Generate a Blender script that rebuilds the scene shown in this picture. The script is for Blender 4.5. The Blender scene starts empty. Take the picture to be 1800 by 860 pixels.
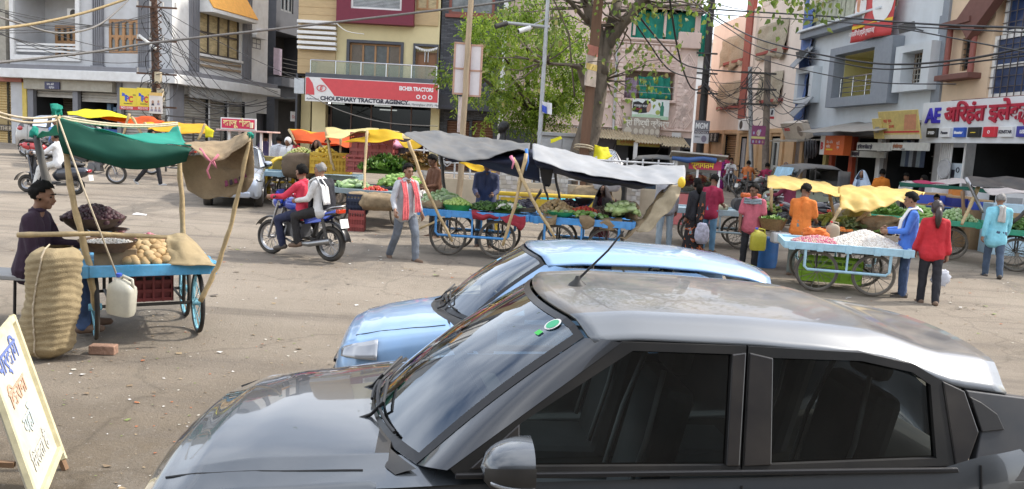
import bpy, math, random
from math import sin, cos, pi, radians, sqrt, atan2, exp
from mathutils import Vector as V, Matrix as MX, Euler, noise
D = bpy.data; S = bpy.context.scene; COL = S.collection
rnd = random.Random(11)

F, PITCH, ROLL, H = 1418.0, radians(7.16), radians(3.16), 2.408
CAM = V((0, 0, H))
cd = D.cameras.new('camera'); cam = D.objects.new('camera', cd); COL.objects.link(cam)
cd.sensor_width = 36; cd.lens = 36*F/1800; cd.clip_start = .05; cd.clip_end = 2000
cam.matrix_world = MX.Translation(CAM) @ MX.Rotation(pi/2-PITCH, 4, 'X') @ MX.Rotation(ROLL, 4, 'Z')
S.camera = cam
SUN_AZ, SUN_EL = radians(18), radians(47)
w = D.worlds.new('World'); S.world = w; w.use_nodes = True
nt = w.node_tree; bg = nt.nodes['Background']
sky = nt.nodes.new('ShaderNodeTexSky'); sky.sky_type = 'NISHITA'; sky.sun_disc = False
sky.sun_elevation = SUN_EL; sky.sun_rotation = pi/2-SUN_AZ; sky.air_density = 1.0; sky.dust_density = 2.5; sky.ozone_density = 1.0
tc = nt.nodes.new('ShaderNodeTexCoord'); mp = nt.nodes.new('ShaderNodeMapping'); mp.inputs['Scale'].default_value = (1, 1, 1.6)
ns = nt.nodes.new('ShaderNodeTexNoise'); ns.inputs['Scale'].default_value = 2.2; ns.inputs['Detail'].default_value = 4; ns.inputs['Roughness'].default_value = .5
cr = nt.nodes.new('ShaderNodeValToRGB'); cr.color_ramp.elements[0].position = .28; cr.color_ramp.elements[1].position = .75
mx = nt.nodes.new('ShaderNodeMixRGB'); mx.inputs[2].default_value = (13, 13.2, 13.6, 1)
mu = nt.nodes.new('ShaderNodeMath'); mu.operation = 'MULTIPLY'; mu.inputs[1].default_value = .8
L = nt.links.new
L(tc.outputs['Generated'], mp.inputs['Vector']); L(mp.outputs[0], ns.inputs['Vector']); L(ns.outputs['Fac'], cr.inputs[0]); L(cr.outputs[0], mu.inputs[0])
L(mu.outputs[0], mx.inputs[0]); L(sky.outputs[0], mx.inputs[1]); L(mx.outputs[0], bg.inputs[0]); bg.inputs[1].default_value = .15
sd = D.lights.new('sun', 'SUN'); sd.energy = 2.8; sd.angle = radians(2.5); sd.color = (1, .95, .87)
sun = D.objects.new('sun', sd); COL.objects.link(sun)
SUNV = V((cos(SUN_AZ)*cos(SUN_EL), sin(SUN_AZ)*cos(SUN_EL), sin(SUN_EL)))
sun.rotation_euler = SUNV.to_track_quat('Z', 'Y').to_euler()
vs = S.view_settings; vs.view_transform = 'Standard'; vs.look = 'None'; vs.gamma = 1; vs.use_curve_mapping = False; vs.exposure = .68
S.cycles.max_bounces = 8; S.cycles.transparent_max_bounces = 16; S.cycles.caustics_reflective = False; S.cycles.caustics_refractive = False

GB, GC = .0203, -.0064
def gz(x, y): return GB*min(y, 60)+GC*max(-40, min(40, x))
_c, _s, _cp, _sp = cos(ROLL), sin(ROLL), cos(PITCH), sin(PITCH)
def ray(u, v):
    x, y = (u-900)/F, -(v-430)/F
    xr, yr = x*_c-y*_s, x*_s+y*_c
    return V((xr, _cp+yr*_sp, -_sp+yr*_cp))
def g(u, v, dz=0):
    r = ray(u, v); t = (dz-H)/(r.z-GB*r.y-GC*r.x); return CAM+r*t
def at(u, v, y):
    r = ray(u, v); return CAM+r*(y/r.y)
def on(x, y, dz=0): return V((x, y, gz(x, y)+dz))

_mc = {}
def mat(col, rough=.65, metal=0, var=.12, scale=6, bump=0, bscale=40, coat=0, spec=.5, dust=0, trans=0, alpha=1, key=None, streak=0, emit=0):
    k = (tuple(round(c, 4) for c in col), rough, metal, var, scale, bump, bscale, coat, spec, dust, trans, alpha, key, streak, emit)
    if k in _mc: return _mc[k]
    m = D.materials.new('material'); m.use_nodes = True; n = m.node_tree; P = n.nodes['Principled BSDF']; l = n.links.new
    P.inputs['Roughness'].default_value = rough; P.inputs['Metallic'].default_value = metal
    P.inputs['Specular IOR Level'].default_value = spec
    P.inputs['Coat Weight'].default_value = coat; P.inputs['Coat Roughness'].default_value = .03
    c = (*col, 1); src = None
    tc = n.nodes.new('ShaderNodeTexCoord')
    if var:
        nz = n.nodes.new('ShaderNodeTexNoise'); nz.inputs['Scale'].default_value = scale; nz.inputs['Detail'].default_value = 5; nz.inputs['Roughness'].default_value = .65
        if streak:
            mp = n.nodes.new('ShaderNodeMapping'); mp.inputs['Scale'].default_value = (1, 1, 1/streak); l(tc.outputs['Object'], mp.inputs[0]); l(mp.outputs[0], nz.inputs['Vector'])
        else: l(tc.outputs['Object'], nz.inputs['Vector'])
        r = n.nodes.new('ShaderNodeValToRGB'); e = r.color_ramp.elements
        e[0].position = .3; e[1].position = .7
        e[0].color = (*[max(0, x*(1-var)) for x in col], 1); e[1].color = (*[min(1, x*(1+var)) for x in col], 1)
        l(nz.outputs['Fac'], r.inputs[0]); src = r.outputs[0]
    if dust:   # dust lying on upward faces and in patches
        nz2 = n.nodes.new('ShaderNodeTexNoise'); nz2.inputs['Scale'].default_value = 3.5; nz2.inputs['Detail'].default_value = 8; l(tc.outputs['Object'], nz2.inputs['Vector'])
        r2 = n.nodes.new('ShaderNodeValToRGB'); r2.color_ramp.elements[0].position = .35; r2.color_ramp.elements[1].position = .75
        l(nz2.outputs['Fac'], r2.inputs[0]); mm = n.nodes.new('ShaderNodeMath'); mm.operation = 'MULTIPLY'; mm.inputs[1].default_value = dust; l(r2.outputs[0], mm.inputs[0])
        mxn = n.nodes.new('ShaderNodeMixRGB'); mxn.inputs[1].default_value = c; mxn.inputs[2].default_value = (.30, .25, .19, 1); l(mm.outputs[0], mxn.inputs[0])
        if src: l(src, mxn.inputs[1])
        src = mxn.outputs[0]
        ad = n.nodes.new('ShaderNodeMath'); ad.operation = 'MULTIPLY_ADD'; ad.inputs[1].default_value = .5; ad.inputs[2].default_value = rough; l(mm.outputs[0], ad.inputs[0]); l(ad.outputs[0], P.inputs['Roughness'])
    if src: l(src, P.inputs['Base Color'])
    else: P.inputs['Base Color'].default_value = c
    if bump:
        nb = n.nodes.new('ShaderNodeTexNoise'); nb.inputs['Scale'].default_value = bscale; nb.inputs['Detail'].default_value = 4; l(tc.outputs['Object'], nb.inputs['Vector'])
        b = n.nodes.new('ShaderNodeBump'); b.inputs['Strength'].default_value = bump; b.inputs['Distance'].default_value = .02; l(nb.outputs['Fac'], b.inputs['Height']); l(b.outputs[0], P.inputs['Normal'])
    if emit:
        P.inputs['Emission Color'].default_value = c; P.inputs['Emission Strength'].default_value = emit
    if trans:  # thin cloth: some light passes through
        t = n.nodes.new('ShaderNodeBsdfTranslucent'); ms = n.nodes.new('ShaderNodeMixShader'); ms.inputs[0].default_value = trans
        if src: l(src, t.inputs[0])
        else: t.inputs[0].default_value = c
        l(P.outputs[0], ms.inputs[1]); l(t.outputs[0], ms.inputs[2]); l(ms.outputs[0], n.nodes['Material Output'].inputs[0])
    if alpha < 1:
        t = n.nodes.new('ShaderNodeBsdfTransparent'); ms = n.nodes.new('ShaderNodeMixShader'); ms.inputs[0].default_value = alpha
        l(t.outputs[0], ms.inputs[1]); l(P.outputs[0], ms.inputs[2]); l(ms.outputs[0], n.nodes['Material Output'].inputs[0])
    _mc[k] = m; return m
def glass(tint=(.5, .55, .55), refl=.07, rough=.01, key=0):
    k = ('glass', tint, refl, rough, key)
    if k in _mc: return _mc[k]
    m = D.materials.new('glass'); m.use_nodes = True; n = m.node_tree; l = n.links.new
    t = n.nodes.new('ShaderNodeBsdfTransparent'); t.inputs[0].default_value = (*tint, 1)
    gl = n.nodes.new('ShaderNodeBsdfGlossy'); gl.inputs['Roughness'].default_value = rough; gl.inputs['Color'].default_value = (.9, .95, 1, 1)
    fr = n.nodes.new('ShaderNodeFresnel'); fr.inputs[0].default_value = 1.5
    a = n.nodes.new('ShaderNodeMath'); a.operation = 'ADD'; a.inputs[1].default_value = refl-.04; a.use_clamp = True; l(fr.outputs[0], a.inputs[0])
    ms = n.nodes.new('ShaderNodeMixShader'); l(a.outputs[0], ms.inputs[0]); l(t.outputs[0], ms.inputs[1]); l(gl.outputs[0], ms.inputs[2]); l(ms.outputs[0], n.nodes['Material Output'].inputs[0])
    _mc[k] = m; return m

class B:
    def __init__(s): s.v = []; s.f = []; s.mi = []; s.k = 0; s.X = None
    def add(s, vs, fs):
        b = len(s.v)
        s.v += [s.X @ V(p) for p in vs] if s.X else [V(p) for p in vs]
        for f in fs: s.f.append([b+i for i in f]); s.mi.append(s.k)
        return s
    def box(s, c, d, r=None):
        c = V(c); h = V(d)/2; m = Euler(r).to_matrix() if r else None
        vs = []
        for z in (-1, 1):
            for x, y in ((-1, -1), (1, -1), (1, 1), (-1, 1)):
                p = V((x*h.x, y*h.y, z*h.z)); vs.append(c+(m @ p if m else p))
        return s.add(vs, [(3, 2, 1, 0), (4, 5, 6, 7), (0, 1, 5, 4), (1, 2, 6, 5), (2, 3, 7, 6), (3, 0, 4, 7)])
    def bx(s, x0, x1, y0, y1, z0, z1): return s.box(((x0+x1)/2, (y0+y1)/2, (z0+z1)/2), (x1-x0, y1-y0, z1-z0))
    def bar(s, p, q, w, h=None, up=(0, 0, 1)):
        p, q = V(p), V(q); d = (q-p).normalized(); up = V(up)
        if abs(d.dot(up)) > .98: up = V((0, 1, 0))
        x = d.cross(up).normalized()*w/2; y = x.cross(d).normalized()*(h or w)/2
        vs = [p-x-y, p+x-y, p+x+y, p-x+y, q-x-y, q+x-y, q+x+y, q-x+y]
        return s.add(vs, [(0, 1, 2, 3), (7, 6, 5, 4), (0, 4, 5, 1), (1, 5, 6, 2), (2, 6, 7, 3), (3, 7, 4, 0)])
    def tube(s, pts, r, n=7, cap=True):
        pts = [V(p) for p in pts]; N = len(pts); rr = r if isinstance(r, (list, tuple)) else [r]*N
        vs = []; up = None
        for i, p in enumerate(pts):
            d = (pts[min(i+1, N-1)]-pts[max(i-1, 0)])
            d = d.normalized() if d.length > 1e-9 else V((0, 0, 1))
            if up is None:
                up = V((0, 0, 1)) if abs(d.z) < .9 else V((0, 1, 0))
            x = d.cross(up)
            if x.length < 1e-4: x = d.orthogonal()
            x.normalize(); y = x.cross(d).normalized(); up = y
            for k in range(n):
                a = 2*pi*k/n; vs.append(p+(x*cos(a)+y*sin(a))*rr[i])
        fs = [(i*n+k, i*n+(k+1) % n, (i+1)*n+(k+1) % n, (i+1)*n+k) for i in range(N-1) for k in range(n)]
        if cap: fs += [tuple(range(n-1, -1, -1)), tuple((N-1)*n+k for k in range(n))]
        return s.add(vs, fs)
    def cyl(s, p, q, r, r2=None, n=12): return s.tube([p, q], [r, r if r2 is None else r2], n)
    def ball(s, c, r, n=10, m=7, rot=None):
        c = V(c); r = V((r, r, r)) if not hasattr(r, '__len__') else V(r); R = Euler(rot).to_matrix() if rot else None
        vs = [V((0, 0, -1))]
        for j in range(1, m):
            a = -pi/2+pi*j/m
            for k in range(n): vs.append(V((cos(a)*cos(2*pi*k/n), cos(a)*sin(2*pi*k/n), sin(a))))
        vs.append(V((0, 0, 1)))
        vs = [V((p.x*r.x, p.y*r.y, p.z*r.z)) for p in vs]
        if R: vs = [R @ p for p in vs]
        vs = [c+p for p in vs]
        fs = [(0, 1+(k+1) % n, 1+k) for k in range(n)]
        for j in range(m-2):
            a = 1+j*n
            fs += [(a+k, a+(k+1) % n, a+n+(k+1) % n, a+n+k) for k in range(n)]
        a = 1+(m-2)*n; t = len(vs)-1
        fs += [(a+k, a+(k+1) % n, t) for k in range(n)]
        return s.add(vs, fs)
    def lathe(s, prof, n=16, c=(0, 0, 0), ax='Z', cap=True):
        c = V(c); vs = []
        for r, z in prof:
            for k in range(n):
                a = 2*pi*k/n; x, y = r*cos(a), r*sin(a)
                vs.append(c+(V((x, y, z)) if ax == 'Z' else V((x, z, y)) if ax == 'Y' else V((z, x, y))))
        N = len(prof); fs = [(i*n+k, i*n+(k+1) % n, (i+1)*n+(k+1) % n, (i+1)*n+k) for i in range(N-1) for k in range(n)]
        if cap: fs += [tuple(range(n-1, -1, -1)), tuple((N-1)*n+k for k in range(n))]
        return s.add(vs, fs)
    def torus(s, c, ax, R, r, n=28, m=7, squash=1):
        c = V(c); z = V(ax).normalized(); x = z.orthogonal().normalized(); y = z.cross(x); vs = []
        for i in range(n):
            a = 2*pi*i/n; d = x*cos(a)+y*sin(a)
            for j in range(m):
                b = 2*pi*j/m; vs.append(c+d*(R+r*cos(b))+z*(r*squash*sin(b)))
        return s.add(vs, [(i*m+j, ((i+1) % n)*m+j, ((i+1) % n)*m+(j+1) % m, i*m+(j+1) % m) for i in range(n) for j in range(m)])
    def grid(s, fn, nu, nv):
        vs = [fn(i/nu, j/nv) for j in range(nv+1) for i in range(nu+1)]; W = nu+1
        return s.add(vs, [(j*W+i, j*W+i+1, (j+1)*W+i+1, (j+1)*W+i) for j in range(nv) for i in range(nu)])
    def prism(s, poly, fn, w0, w1):
        """polygon of (a, b) carried by fn(a, b, w) from w0 to w1"""
        n = len(poly); vs = [fn(a, b, w0) for a, b in poly]+[fn(a, b, w1) for a, b in poly]
        return s.add(vs, [tuple(range(n-1, -1, -1)), tuple(range(n, 2*n))]+[(i, (i+1) % n, n+(i+1) % n, n+i) for i in range(n)])
    def quad(s, *p): return s.add(p, [tuple(range(len(p)))])
    def ob(s, name, mats, parent=None, smooth=0, loc=None, rz=0, bevel=0, sub=0, solid=0):
        me = D.meshes.new(name); me.from_pydata(s.v, [], s.f); 
        for m in (mats if isinstance(mats, (list, tuple)) else [mats]): me.materials.append(m)
        if any(s.mi): me.polygons.foreach_set('material_index', s.mi)
        if smooth:
            me.polygons.foreach_set('use_smooth', [True]*len(s.f))
            if smooth < 180: me.set_sharp_from_angle(angle=radians(smooth))
        me.update()
        o = D.objects.new(name, me); COL.objects.link(o)
        if parent: o.parent = parent
        if loc is not None: o.location = loc
        if rz: o.rotation_euler[2] = rz
        if solid: q = o.modifiers.new('s', 'SOLIDIFY'); q.thickness = solid; q.offset = 0
        if bevel: q = o.modifiers.new('b', 'BEVEL'); q.width = bevel; q.segments = 2; q.limit_method = 'ANGLE'
        if sub: q = o.modifiers.new('u', 'SUBSURF'); q.levels = sub; q.render_levels = sub
        return o

def tag(o, label=None, cat=None, group=None, kind=None):
    if label: o['label'] = label
    if cat: o['category'] = cat
    if group: o['group'] = group
    if kind: o['kind'] = kind
    return o
def thing(name, label, cat, loc=(0, 0, 0), rz=0, group=None):
    o = D.objects.new(name, None); COL.objects.link(o); o.empty_display_size = .1
    o.location = loc; o.rotation_euler = (0, 0, rz); return tag(o, label, cat, group)
_kids = {}
def dup(root, loc=None, rz=None, label=None, group=None, recol=None):
    """copy of a thing, its parts and their sub-parts (meshes shared)"""
    def cp(o, par):
        c = o.copy(); COL.objects.link(c)
        if par: c.parent = par
        if recol and o.type == 'MESH':
            for sl in c.material_slots:
                if sl.material in recol: sl.link = 'OBJECT'; sl.material = recol[sl.material] if False else recol[o.data.materials[sl.slot_index]]
        for ch in o.children: cp(ch, c)
        return c
    r = cp(root, None)
    if loc is not None: r.location = loc
    if rz is not None: r.rotation_euler[2] = rz
    if label: r['label'] = label
    if group: r['group'] = group
    return r
def jit(a): return rnd.uniform(-a, a)
def lerp(a, b, t): return a+(b-a)*t
def fbm(x, y=0, z=0, o=3): return noise.fractal(V((x, y, z)), 1.0, 2.0, o)

TS = D.scenes.new('workbench')   # scratch scene in which shapes are evaluated
def TDG(): vl = TS.view_layers[0]; vl.update(); return vl.depsgraph
def lettering(body, size, m, parent=None, loc=(0, 0, 0), rot=(pi/2, 0, 0), ext=.004, bold=0, align='LEFT', wide=1, name='lettering', shear=0, X=None):
    cu = D.curves.new('t', 'FONT'); cu.body = body; cu.size = size; cu.extrude = ext; cu.offset = bold; cu.align_x = align; cu.shear = shear; cu.resolution_u = 3
    o = D.objects.new('t', cu); TS.collection.objects.link(o)
    me = D.meshes.new_from_object(o.evaluated_get(TDG())); D.objects.remove(o); D.curves.remove(cu)
    me.transform(MX.Translation(V(loc)) @ Euler(rot).to_matrix().to_4x4() @ MX.Diagonal((wide, 1, 1, 1)))
    if X: me.transform(X)
    me.materials.clear(); me.materials.append(m); me.name = name
    o = D.objects.new(name, me); COL.objects.link(o)
    if parent: o.parent = parent
    return o
def cable(name, pts, r, m, label, cat, group=None, sag=0, n=10):
    if len(pts) == 2 and sag:
        a, b = V(pts[0]), V(pts[1]); pts = [a.lerp(b, i/n)-V((0, 0, sag*4*(i/n)*(1-i/n))) for i in range(n+1)]
    return tag(B().tube(pts, r, 5).ob(name, m, smooth=180), label, cat, group)
# common materials
BLACK = mat((.015, .015, .016), .5, var=0); RUBBER = mat((.02, .019, .018), .75, var=.3, scale=14); STEEL = mat((.35, .35, .36), .35, .9, var=.1)
CHROME = mat((.6, .6, .62), .15, 1, var=0); WOOD = mat((.22, .13, .07), .7, var=.3, scale=9, streak=6); BAMBOO = mat((.42, .31, .16), .6, var=.25, scale=10, bump=.2)
ROPE = mat((.5, .42, .3), .9, var=.2, scale=30); JUTE = mat((.27, .2, .12), .95, var=.25, scale=9, bump=.5, bscale=90); WHITE = mat((.75, .74, .72), .5, var=.06)
BLUE = mat((.07, .3, .62), .5, var=.25, scale=7, dust=.25); PALEBLUE = mat((.3, .52, .62), .55, var=.2, scale=7, dust=.35); IRON = mat((.06, .055, .05), .6, .3, var=.3)
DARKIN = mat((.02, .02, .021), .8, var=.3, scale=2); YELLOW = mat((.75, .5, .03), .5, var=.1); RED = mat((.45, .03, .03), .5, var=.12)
def ground_mat():
    m = D.materials.new('road'); m.use_nodes = True; n = m.node_tree; l = n.links.new; P = n.nodes['Principled BSDF']
    tc = n.nodes.new('ShaderNodeTexCoord')
    def nz(sc, det=6, rough=.6, stretch=None):
        q = n.nodes.new('ShaderNodeTexNoise'); q.inputs['Scale'].default_value = sc; q.inputs['Detail'].default_value = det; q.inputs['Roughness'].default_value = rough
        mp = n.nodes.new('ShaderNodeMapping'); mp.inputs['Scale'].default_value = stretch or (1, 1, 1); l(tc.outputs['Object'], mp.inputs[0]); l(mp.outputs[0], q.inputs['Vector']); return q.outputs['Fac']
    def ramp(f, p0, p1, c0=(0, 0, 0), c1=(1, 1, 1)):
        r = n.nodes.new('ShaderNodeValToRGB'); e = r.color_ramp.elements; e[0].position = p0; e[1].position = p1; e[0].color = (*c0, 1); e[1].color = (*c1, 1); l(f, r.inputs[0]); return r.outputs[0]
    def mix(f, a, b, mode='MIX'):
        q = n.nodes.new('ShaderNodeMixRGB'); q.blend_type = mode
        if hasattr(f, 'links'): l(f, q.inputs[0])
        else: q.inputs[0].default_value = f
        l(a, q.inputs[1]); l(b, q.inputs[2]); return q.outputs[0]
    asph = ramp(nz(.35, 8, .65), .3, .72, (.245, .206, .162), (.345, .296, .238))
    dirt = ramp(nz(1.2, 9, .7), .3, .7, (.10, .078, .052), (.185, .148, .105))
    # the dusty verge by the camera and the stalls, worn road in the square
    sep = n.nodes.new('ShaderNodeSeparateXYZ'); l(tc.outputs['Object'], sep.inputs[0])
    a = n.nodes.new('ShaderNodeMath'); a.operation = 'MULTIPLY_ADD'; a.inputs[1].default_value = -.16; a.inputs[2].default_value = 1.55; l(sep.outputs['Y'], a.inputs[0])
    b = n.nodes.new('ShaderNodeMath'); b.operation = 'ADD'; l(a.outputs[0], b.inputs[0]); l(ramp(nz(.22, 6, .6), .2, .8, (-.5,)*3 if False else (0, 0, 0), (1.2,)*3), b.inputs[1])
    c = n.nodes.new('ShaderNodeMath'); c.operation = 'SUBTRACT'; c.inputs[1].default_value = .5; c.use_clamp = True; l(b.outputs[0], c.inputs[0])
    col = mix(c.outputs[0], asph, dirt)
    col = mix(ramp(nz(.8, 8, .7), .52, .72), col, ramp(nz(2, 6), .3, .7, (.2, .168, .13), (.30, .262, .21)))       # blown dust
    col = mix(ramp(nz(.5, 6, .7, (1, .35, 1)), .55, .66), col, ramp(nz(3, 5), .3, .7, (.16, .14, .115), (.23, .2, .165)))  # oil and damp stains
    col = mix(ramp(nz(1.1, 5, .6, (.12, 1.5, 1)), .5, .72), col, ramp(nz(3, 5), .3, .7, (.14, .118, .095), (.2, .17, .14)))
    col = mix(ramp(nz(28, 5, .8), .60, .75), col, ramp(nz(9, 3), .3, .7, (.42, .38, .32), (.5, .46, .4)))    # pale grit
    col = mix(ramp(nz(22, 6, .8), .61, .72), col, ramp(nz(9, 3), .3, .7, (.09, .08, .065), (.16, .14, .11)))  # dark grit
    vo = n.nodes.new('ShaderNodeTexVoronoi'); vo.feature = 'DISTANCE_TO_EDGE'; vo.inputs['Scale'].default_value = .3; vo.inputs['Randomness'].default_value = 1
    wv = n.nodes.new('ShaderNodeMixRGB'); wv.inputs[0].default_value = .12; l(tc.outputs['Object'], wv.inputs[1]); nn = n.nodes.new('ShaderNodeTexNoise'); nn.inputs['Scale'].default_value = 1.5; nn.inputs['Detail'].default_value = 8; l(tc.outputs['Object'], nn.inputs['Vector']); wv.blend_type = 'ADD'; wv.inputs[0].default_value = 1.2; l(nn.outputs['Color'], wv.inputs[2]); l(wv.outputs[0], vo.inputs['Vector'])
    crack = ramp(vo.outputs['Distance'], 0, .012, (.62,)*3, (1,)*3)
    col = mix(.55, col, crack, 'MULTIPLY')
    l(col, P.inputs['Base Color']); P.inputs['Roughness'].default_value = .9; P.inputs['Specular IOR Level'].default_value = .25
    bp = n.nodes.new('ShaderNodeBump'); bp.inputs['Strength'].default_value = .7; bp.inputs['Distance'].default_value = .04
    ad = n.nodes.new('ShaderNodeMath'); ad.operation = 'ADD'; l(nz(6, 10, .75), ad.inputs[0]); l(nz(45, 4, .8), ad.inputs[1]); l(ad.outputs[0], bp.inputs['Height']); l(bp.outputs[0], P.inputs['Normal'])
    return m
b = B()
xs = [-300, -120, -60, -40]+[i for i in range(-36, 40, 2)]+[40, 60, 120, 300]; ys = [-80, -30, -8]+[i for i in range(-4, 60, 2)]+[60, 100, 250]
W = len(xs); b.add([(x, y, gz(x, y)) for y in ys for x in xs], [(j*W+i, j*W+i+1, (j+1)*W+i+1, (j+1)*W+i) for j in range(len(ys)-1) for i in range(W-1)])
tag(b.ob('ground', ground_mat(), smooth=180), kind='structure')
# litter: crumbs, paper scraps, peelings trodden into the dust
b = B(); LM = [mat(c, .9, var=0) for c in ((.5, .47, .4), (.22, .16, .1), (.6, .58, .55), (.4, .14, .06), (.12, .1, .08), (.2, .24, .08), (.33, .25, .15))]
for i in range(3400):
    q = rnd.random()
    if q < .35: x, y = rnd.uniform(-5.5, -1.0), rnd.uniform(4.2, 9.5)
    elif q < .75: x, y = rnd.uniform(-5, 11), rnd.uniform(10, 18)
    else: x, y = rnd.uniform(-18, 18), rnd.uniform(8, 32)
    if fbm(x*.4, y*.4, 3) < -.1 and rnd.random() < .7: continue
    z = gz(x, y); r = rnd.uniform(.006, .022)*(1.6 if q > .35 else 1)*(2 if rnd.random() < .06 else 1); a = rnd.uniform(0, 6.3)
    b.k = rnd.choice((1, 1, 1, 4, 4, 6, 6, 0, 0, 5, 2, 3) if rnd.random() < .9 else (2, 2, 3, 5))
    p = [V((x+r*cos(a+k*pi/2)*rnd.uniform(.5, 1.3), y+r*sin(a+k*pi/2)*rnd.uniform(.4, 1), z+.004+rnd.uniform(0, .4)*r)) for k in range(4)]
    b.add(p, [(0, 1, 2, 3)])
tag(b.ob('ground_litter', LM), 'scraps and crumbs of litter trodden into the dusty ground', 'litter', kind='stuff')

class Fac:
    """a facade: x along it, y into the building, z up from the ground at A"""
    def __init__(s, root, A, deg):
        s.root = root; s.A = on(*A); s.th = radians(deg)
        s.W = MX.Translation(s.A) @ MX.Rotation(s.th, 4, 'Z'); s.X = MX.Translation(-V(root.location)) @ s.W
        s.n = V((-sin(s.th), cos(s.th), 0)); s.t = V((cos(s.th), sin(s.th), 0))
    def p(s, u, v, y=0):
        r = ray(u, v); o = s.A+s.n*y; t = (o-CAM).dot(s.n)/r.dot(s.n); q = CAM+r*t-s.A
        return q.dot(s.t), q.z
    def r(s, u0, v0, u1, v1, y=0):
        um, vm = (u0+u1)/2, (v0+v1)/2
        return s.p(u0, vm, y)[0], s.p(u1, vm, y)[0], s.p(um, v1, y)[1], s.p(um, v0, y)[1]
    def b(s): q = B(); q.X = s.X; return q
    def wall(s, x0, x1, z0, z1, holes, m, rev=.25, name='wall', depth=6, y=0, body=True):
        b = s.b(); xs = sorted({x0, x1, *[h[i] for h in holes for i in (0, 1)]}); zs = sorted({z0, z1, *[h[i] for h in holes for i in (2, 3)]})
        xs = [x for x in xs if x0 <= x <= x1]; zs = [z for z in zs if z0 <= z <= z1]
        for i in range(len(xs)-1):
            for j in range(len(zs)-1):
                cx, cz = (xs[i]+xs[i+1])/2, (zs[j]+zs[j+1])/2
                if any(h[0] < cx < h[1] and h[2] < cz < h[3] for h in holes): continue
                b.quad((xs[i], y, zs[j]), (xs[i+1], y, zs[j]), (xs[i+1], y, zs[j+1]), (xs[i], y, zs[j+1]))
        for h in holes:
            b.k = 1 if len(h) > 4 and h[2] <= z0+.01 and z0 < .1 else 0  # deep ground-floor openings coloured dark for the gloom inside
            a0, a1, c0, c1 = max(h[0], x0), min(h[1], x1), max(h[2], z0), min(h[3], z1); d = y+(h[4] if len(h) > 4 else rev)
            b.quad((a0, y, c0), (a0, y, c1), (a0, d, c1), (a0, d, c0)); b.quad((a1, y, c0), (a1, d, c0), (a1, d, c1), (a1, y, c1))
            b.quad((a0, y, c1), (a1, y, c1), (a1, d, c1), (a0, d, c1)); b.quad((a0, y, c0), (a0, d, c0), (a1, d, c0), (a1, y, c0))
            if len(h) > 4: b.quad((a0, d, c0), (a1, d, c0), (a1, d, c1), (a0, d, c1))
        b.k = 0
        if body:
            b.quad((x0, y, z0), (x0, y, z1), (x0, y+depth, z1), (x0, y+depth, z0)); b.quad((x1, y, z0), (x1, y+depth, z0), (x1, y+depth, z1), (x1, y, z1))
            b.quad((x0, y, z1), (x1, y, z1), (x1, y+depth, z1), (x0, y+depth, z1)); b.quad((x0, y+depth, z0), (x0, y+depth, z1), (x1, y+depth, z1), (x1, y+depth, z0))
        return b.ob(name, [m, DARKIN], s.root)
    def box(s, name, x0, x1, y0, y1, z0, z1, m, bevel=0, parent=None):
        b = s.b(); b.bx(x0, x1, y0, y1, z0, z1); return b.ob(name, m, parent or s.root, bevel=bevel)
    def win(s, x0, x1, z0, z1, fm, pm, nx=2, ny=1, fw=.07, y=.12, name='window', bars=0, barm=None):
        b = s.b()
        for i in range(nx+1): x = lerp(x0+fw/2, x1-fw/2, i/nx); b.bx(x-fw/2, x+fw/2, y-.03, y+.03, z0, z1)
        for j in range(ny+1): z = lerp(z0+fw/2, z1-fw/2, j/ny); b.bx(x0, x1, y-.022, y+.022, z-fw/2, z+fw/2)
        o = b.ob(name, fm, s.root)
        b = s.b(); b.bx(x0, x1, y+.035, y+.05, z0, z1); b.ob('pane', pm, o)
        if bars:
            b = s.b(); n = max(2, int((x1-x0)/bars)); k = max(2, int((z1-z0)/bars))
            for i in range(1, n): x = lerp(x0, x1, i/n); b.bx(x-.012, x+.012, y-.09, y-.066, z0, z1)
            for j in range(1, k): z = lerp(z0, z1, j/k); b.bx(x0, x1, y-.066, y-.042, z-.012, z+.012)
            b.ob('grille', barm or IRON, o)
        return o
    def shutter(s, x0, x1, z0, z1, m, y=.2, name='shutter', pitch=.13):
        b = s.b(); n = max(2, int((z1-z0)/pitch)); prof = []
        for j in range(n): z = lerp(z0, z1, j/n); dz = (z1-z0)/n; prof += [(z, y), (z+.35*dz, y-.05), (z+.62*dz, y-.05)]
        prof.append((z1, y))
        for (a, c), (d, e) in zip(prof, prof[1:]): b.quad((x0, c, a), (x1, c, a), (x1, e, d), (x0, e, d))
        b.bx(x0, x1, y-.04, y+.02, z0-.05, z0+.03); o = b.ob(name, m, s.root); return o
    def board(s, name, label, x0, x1, z0, z1, m, y=-.1, th=.08, tilt=0, group=None, cat='sign', edge=None):
        o = thing(name, label, cat, s.W @ V(((x0+x1)/2, y, z0)), s.th, group); h = z1-z0; q = B(); w2 = (x1-x0)/2
        o.rotation_euler = (-tilt, 0, s.th); q.bx(-w2, w2, -th/2, th/2, 0, h); q.ob('panel', m, o, bevel=.006)
        if edge:
            q = B(); e = .03
            for a in ((-w2-e, -w2+e, 0, h), (w2-e, w2+e, 0, h), (-w2+e, w2-e, -e, e), (-w2+e, w2-e, h-e, h+e)): q.bx(a[0], a[1], -th/2-.012, th/2+.01, a[2], a[3])
            q.ob('frame', edge, o)
        o['_s'] = 0; del o['_s']; return o, w2, h, th/2
def txt(o, body, x, z, size, m, d, **k):
    """lettering standing on the front of a board (local x, z)"""
    return lettering(body, size, m, o, (x, -d-.004, z), **k)
PANE = mat((.035, .04, .045), .08, var=.5, scale=1.5, spec=.6); PANE2 = mat((.16, .17, .17), .15, var=.5, scale=2); CURTAIN = mat((.45, .36, .2), .5, var=.4, scale=3, streak=.3)
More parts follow.
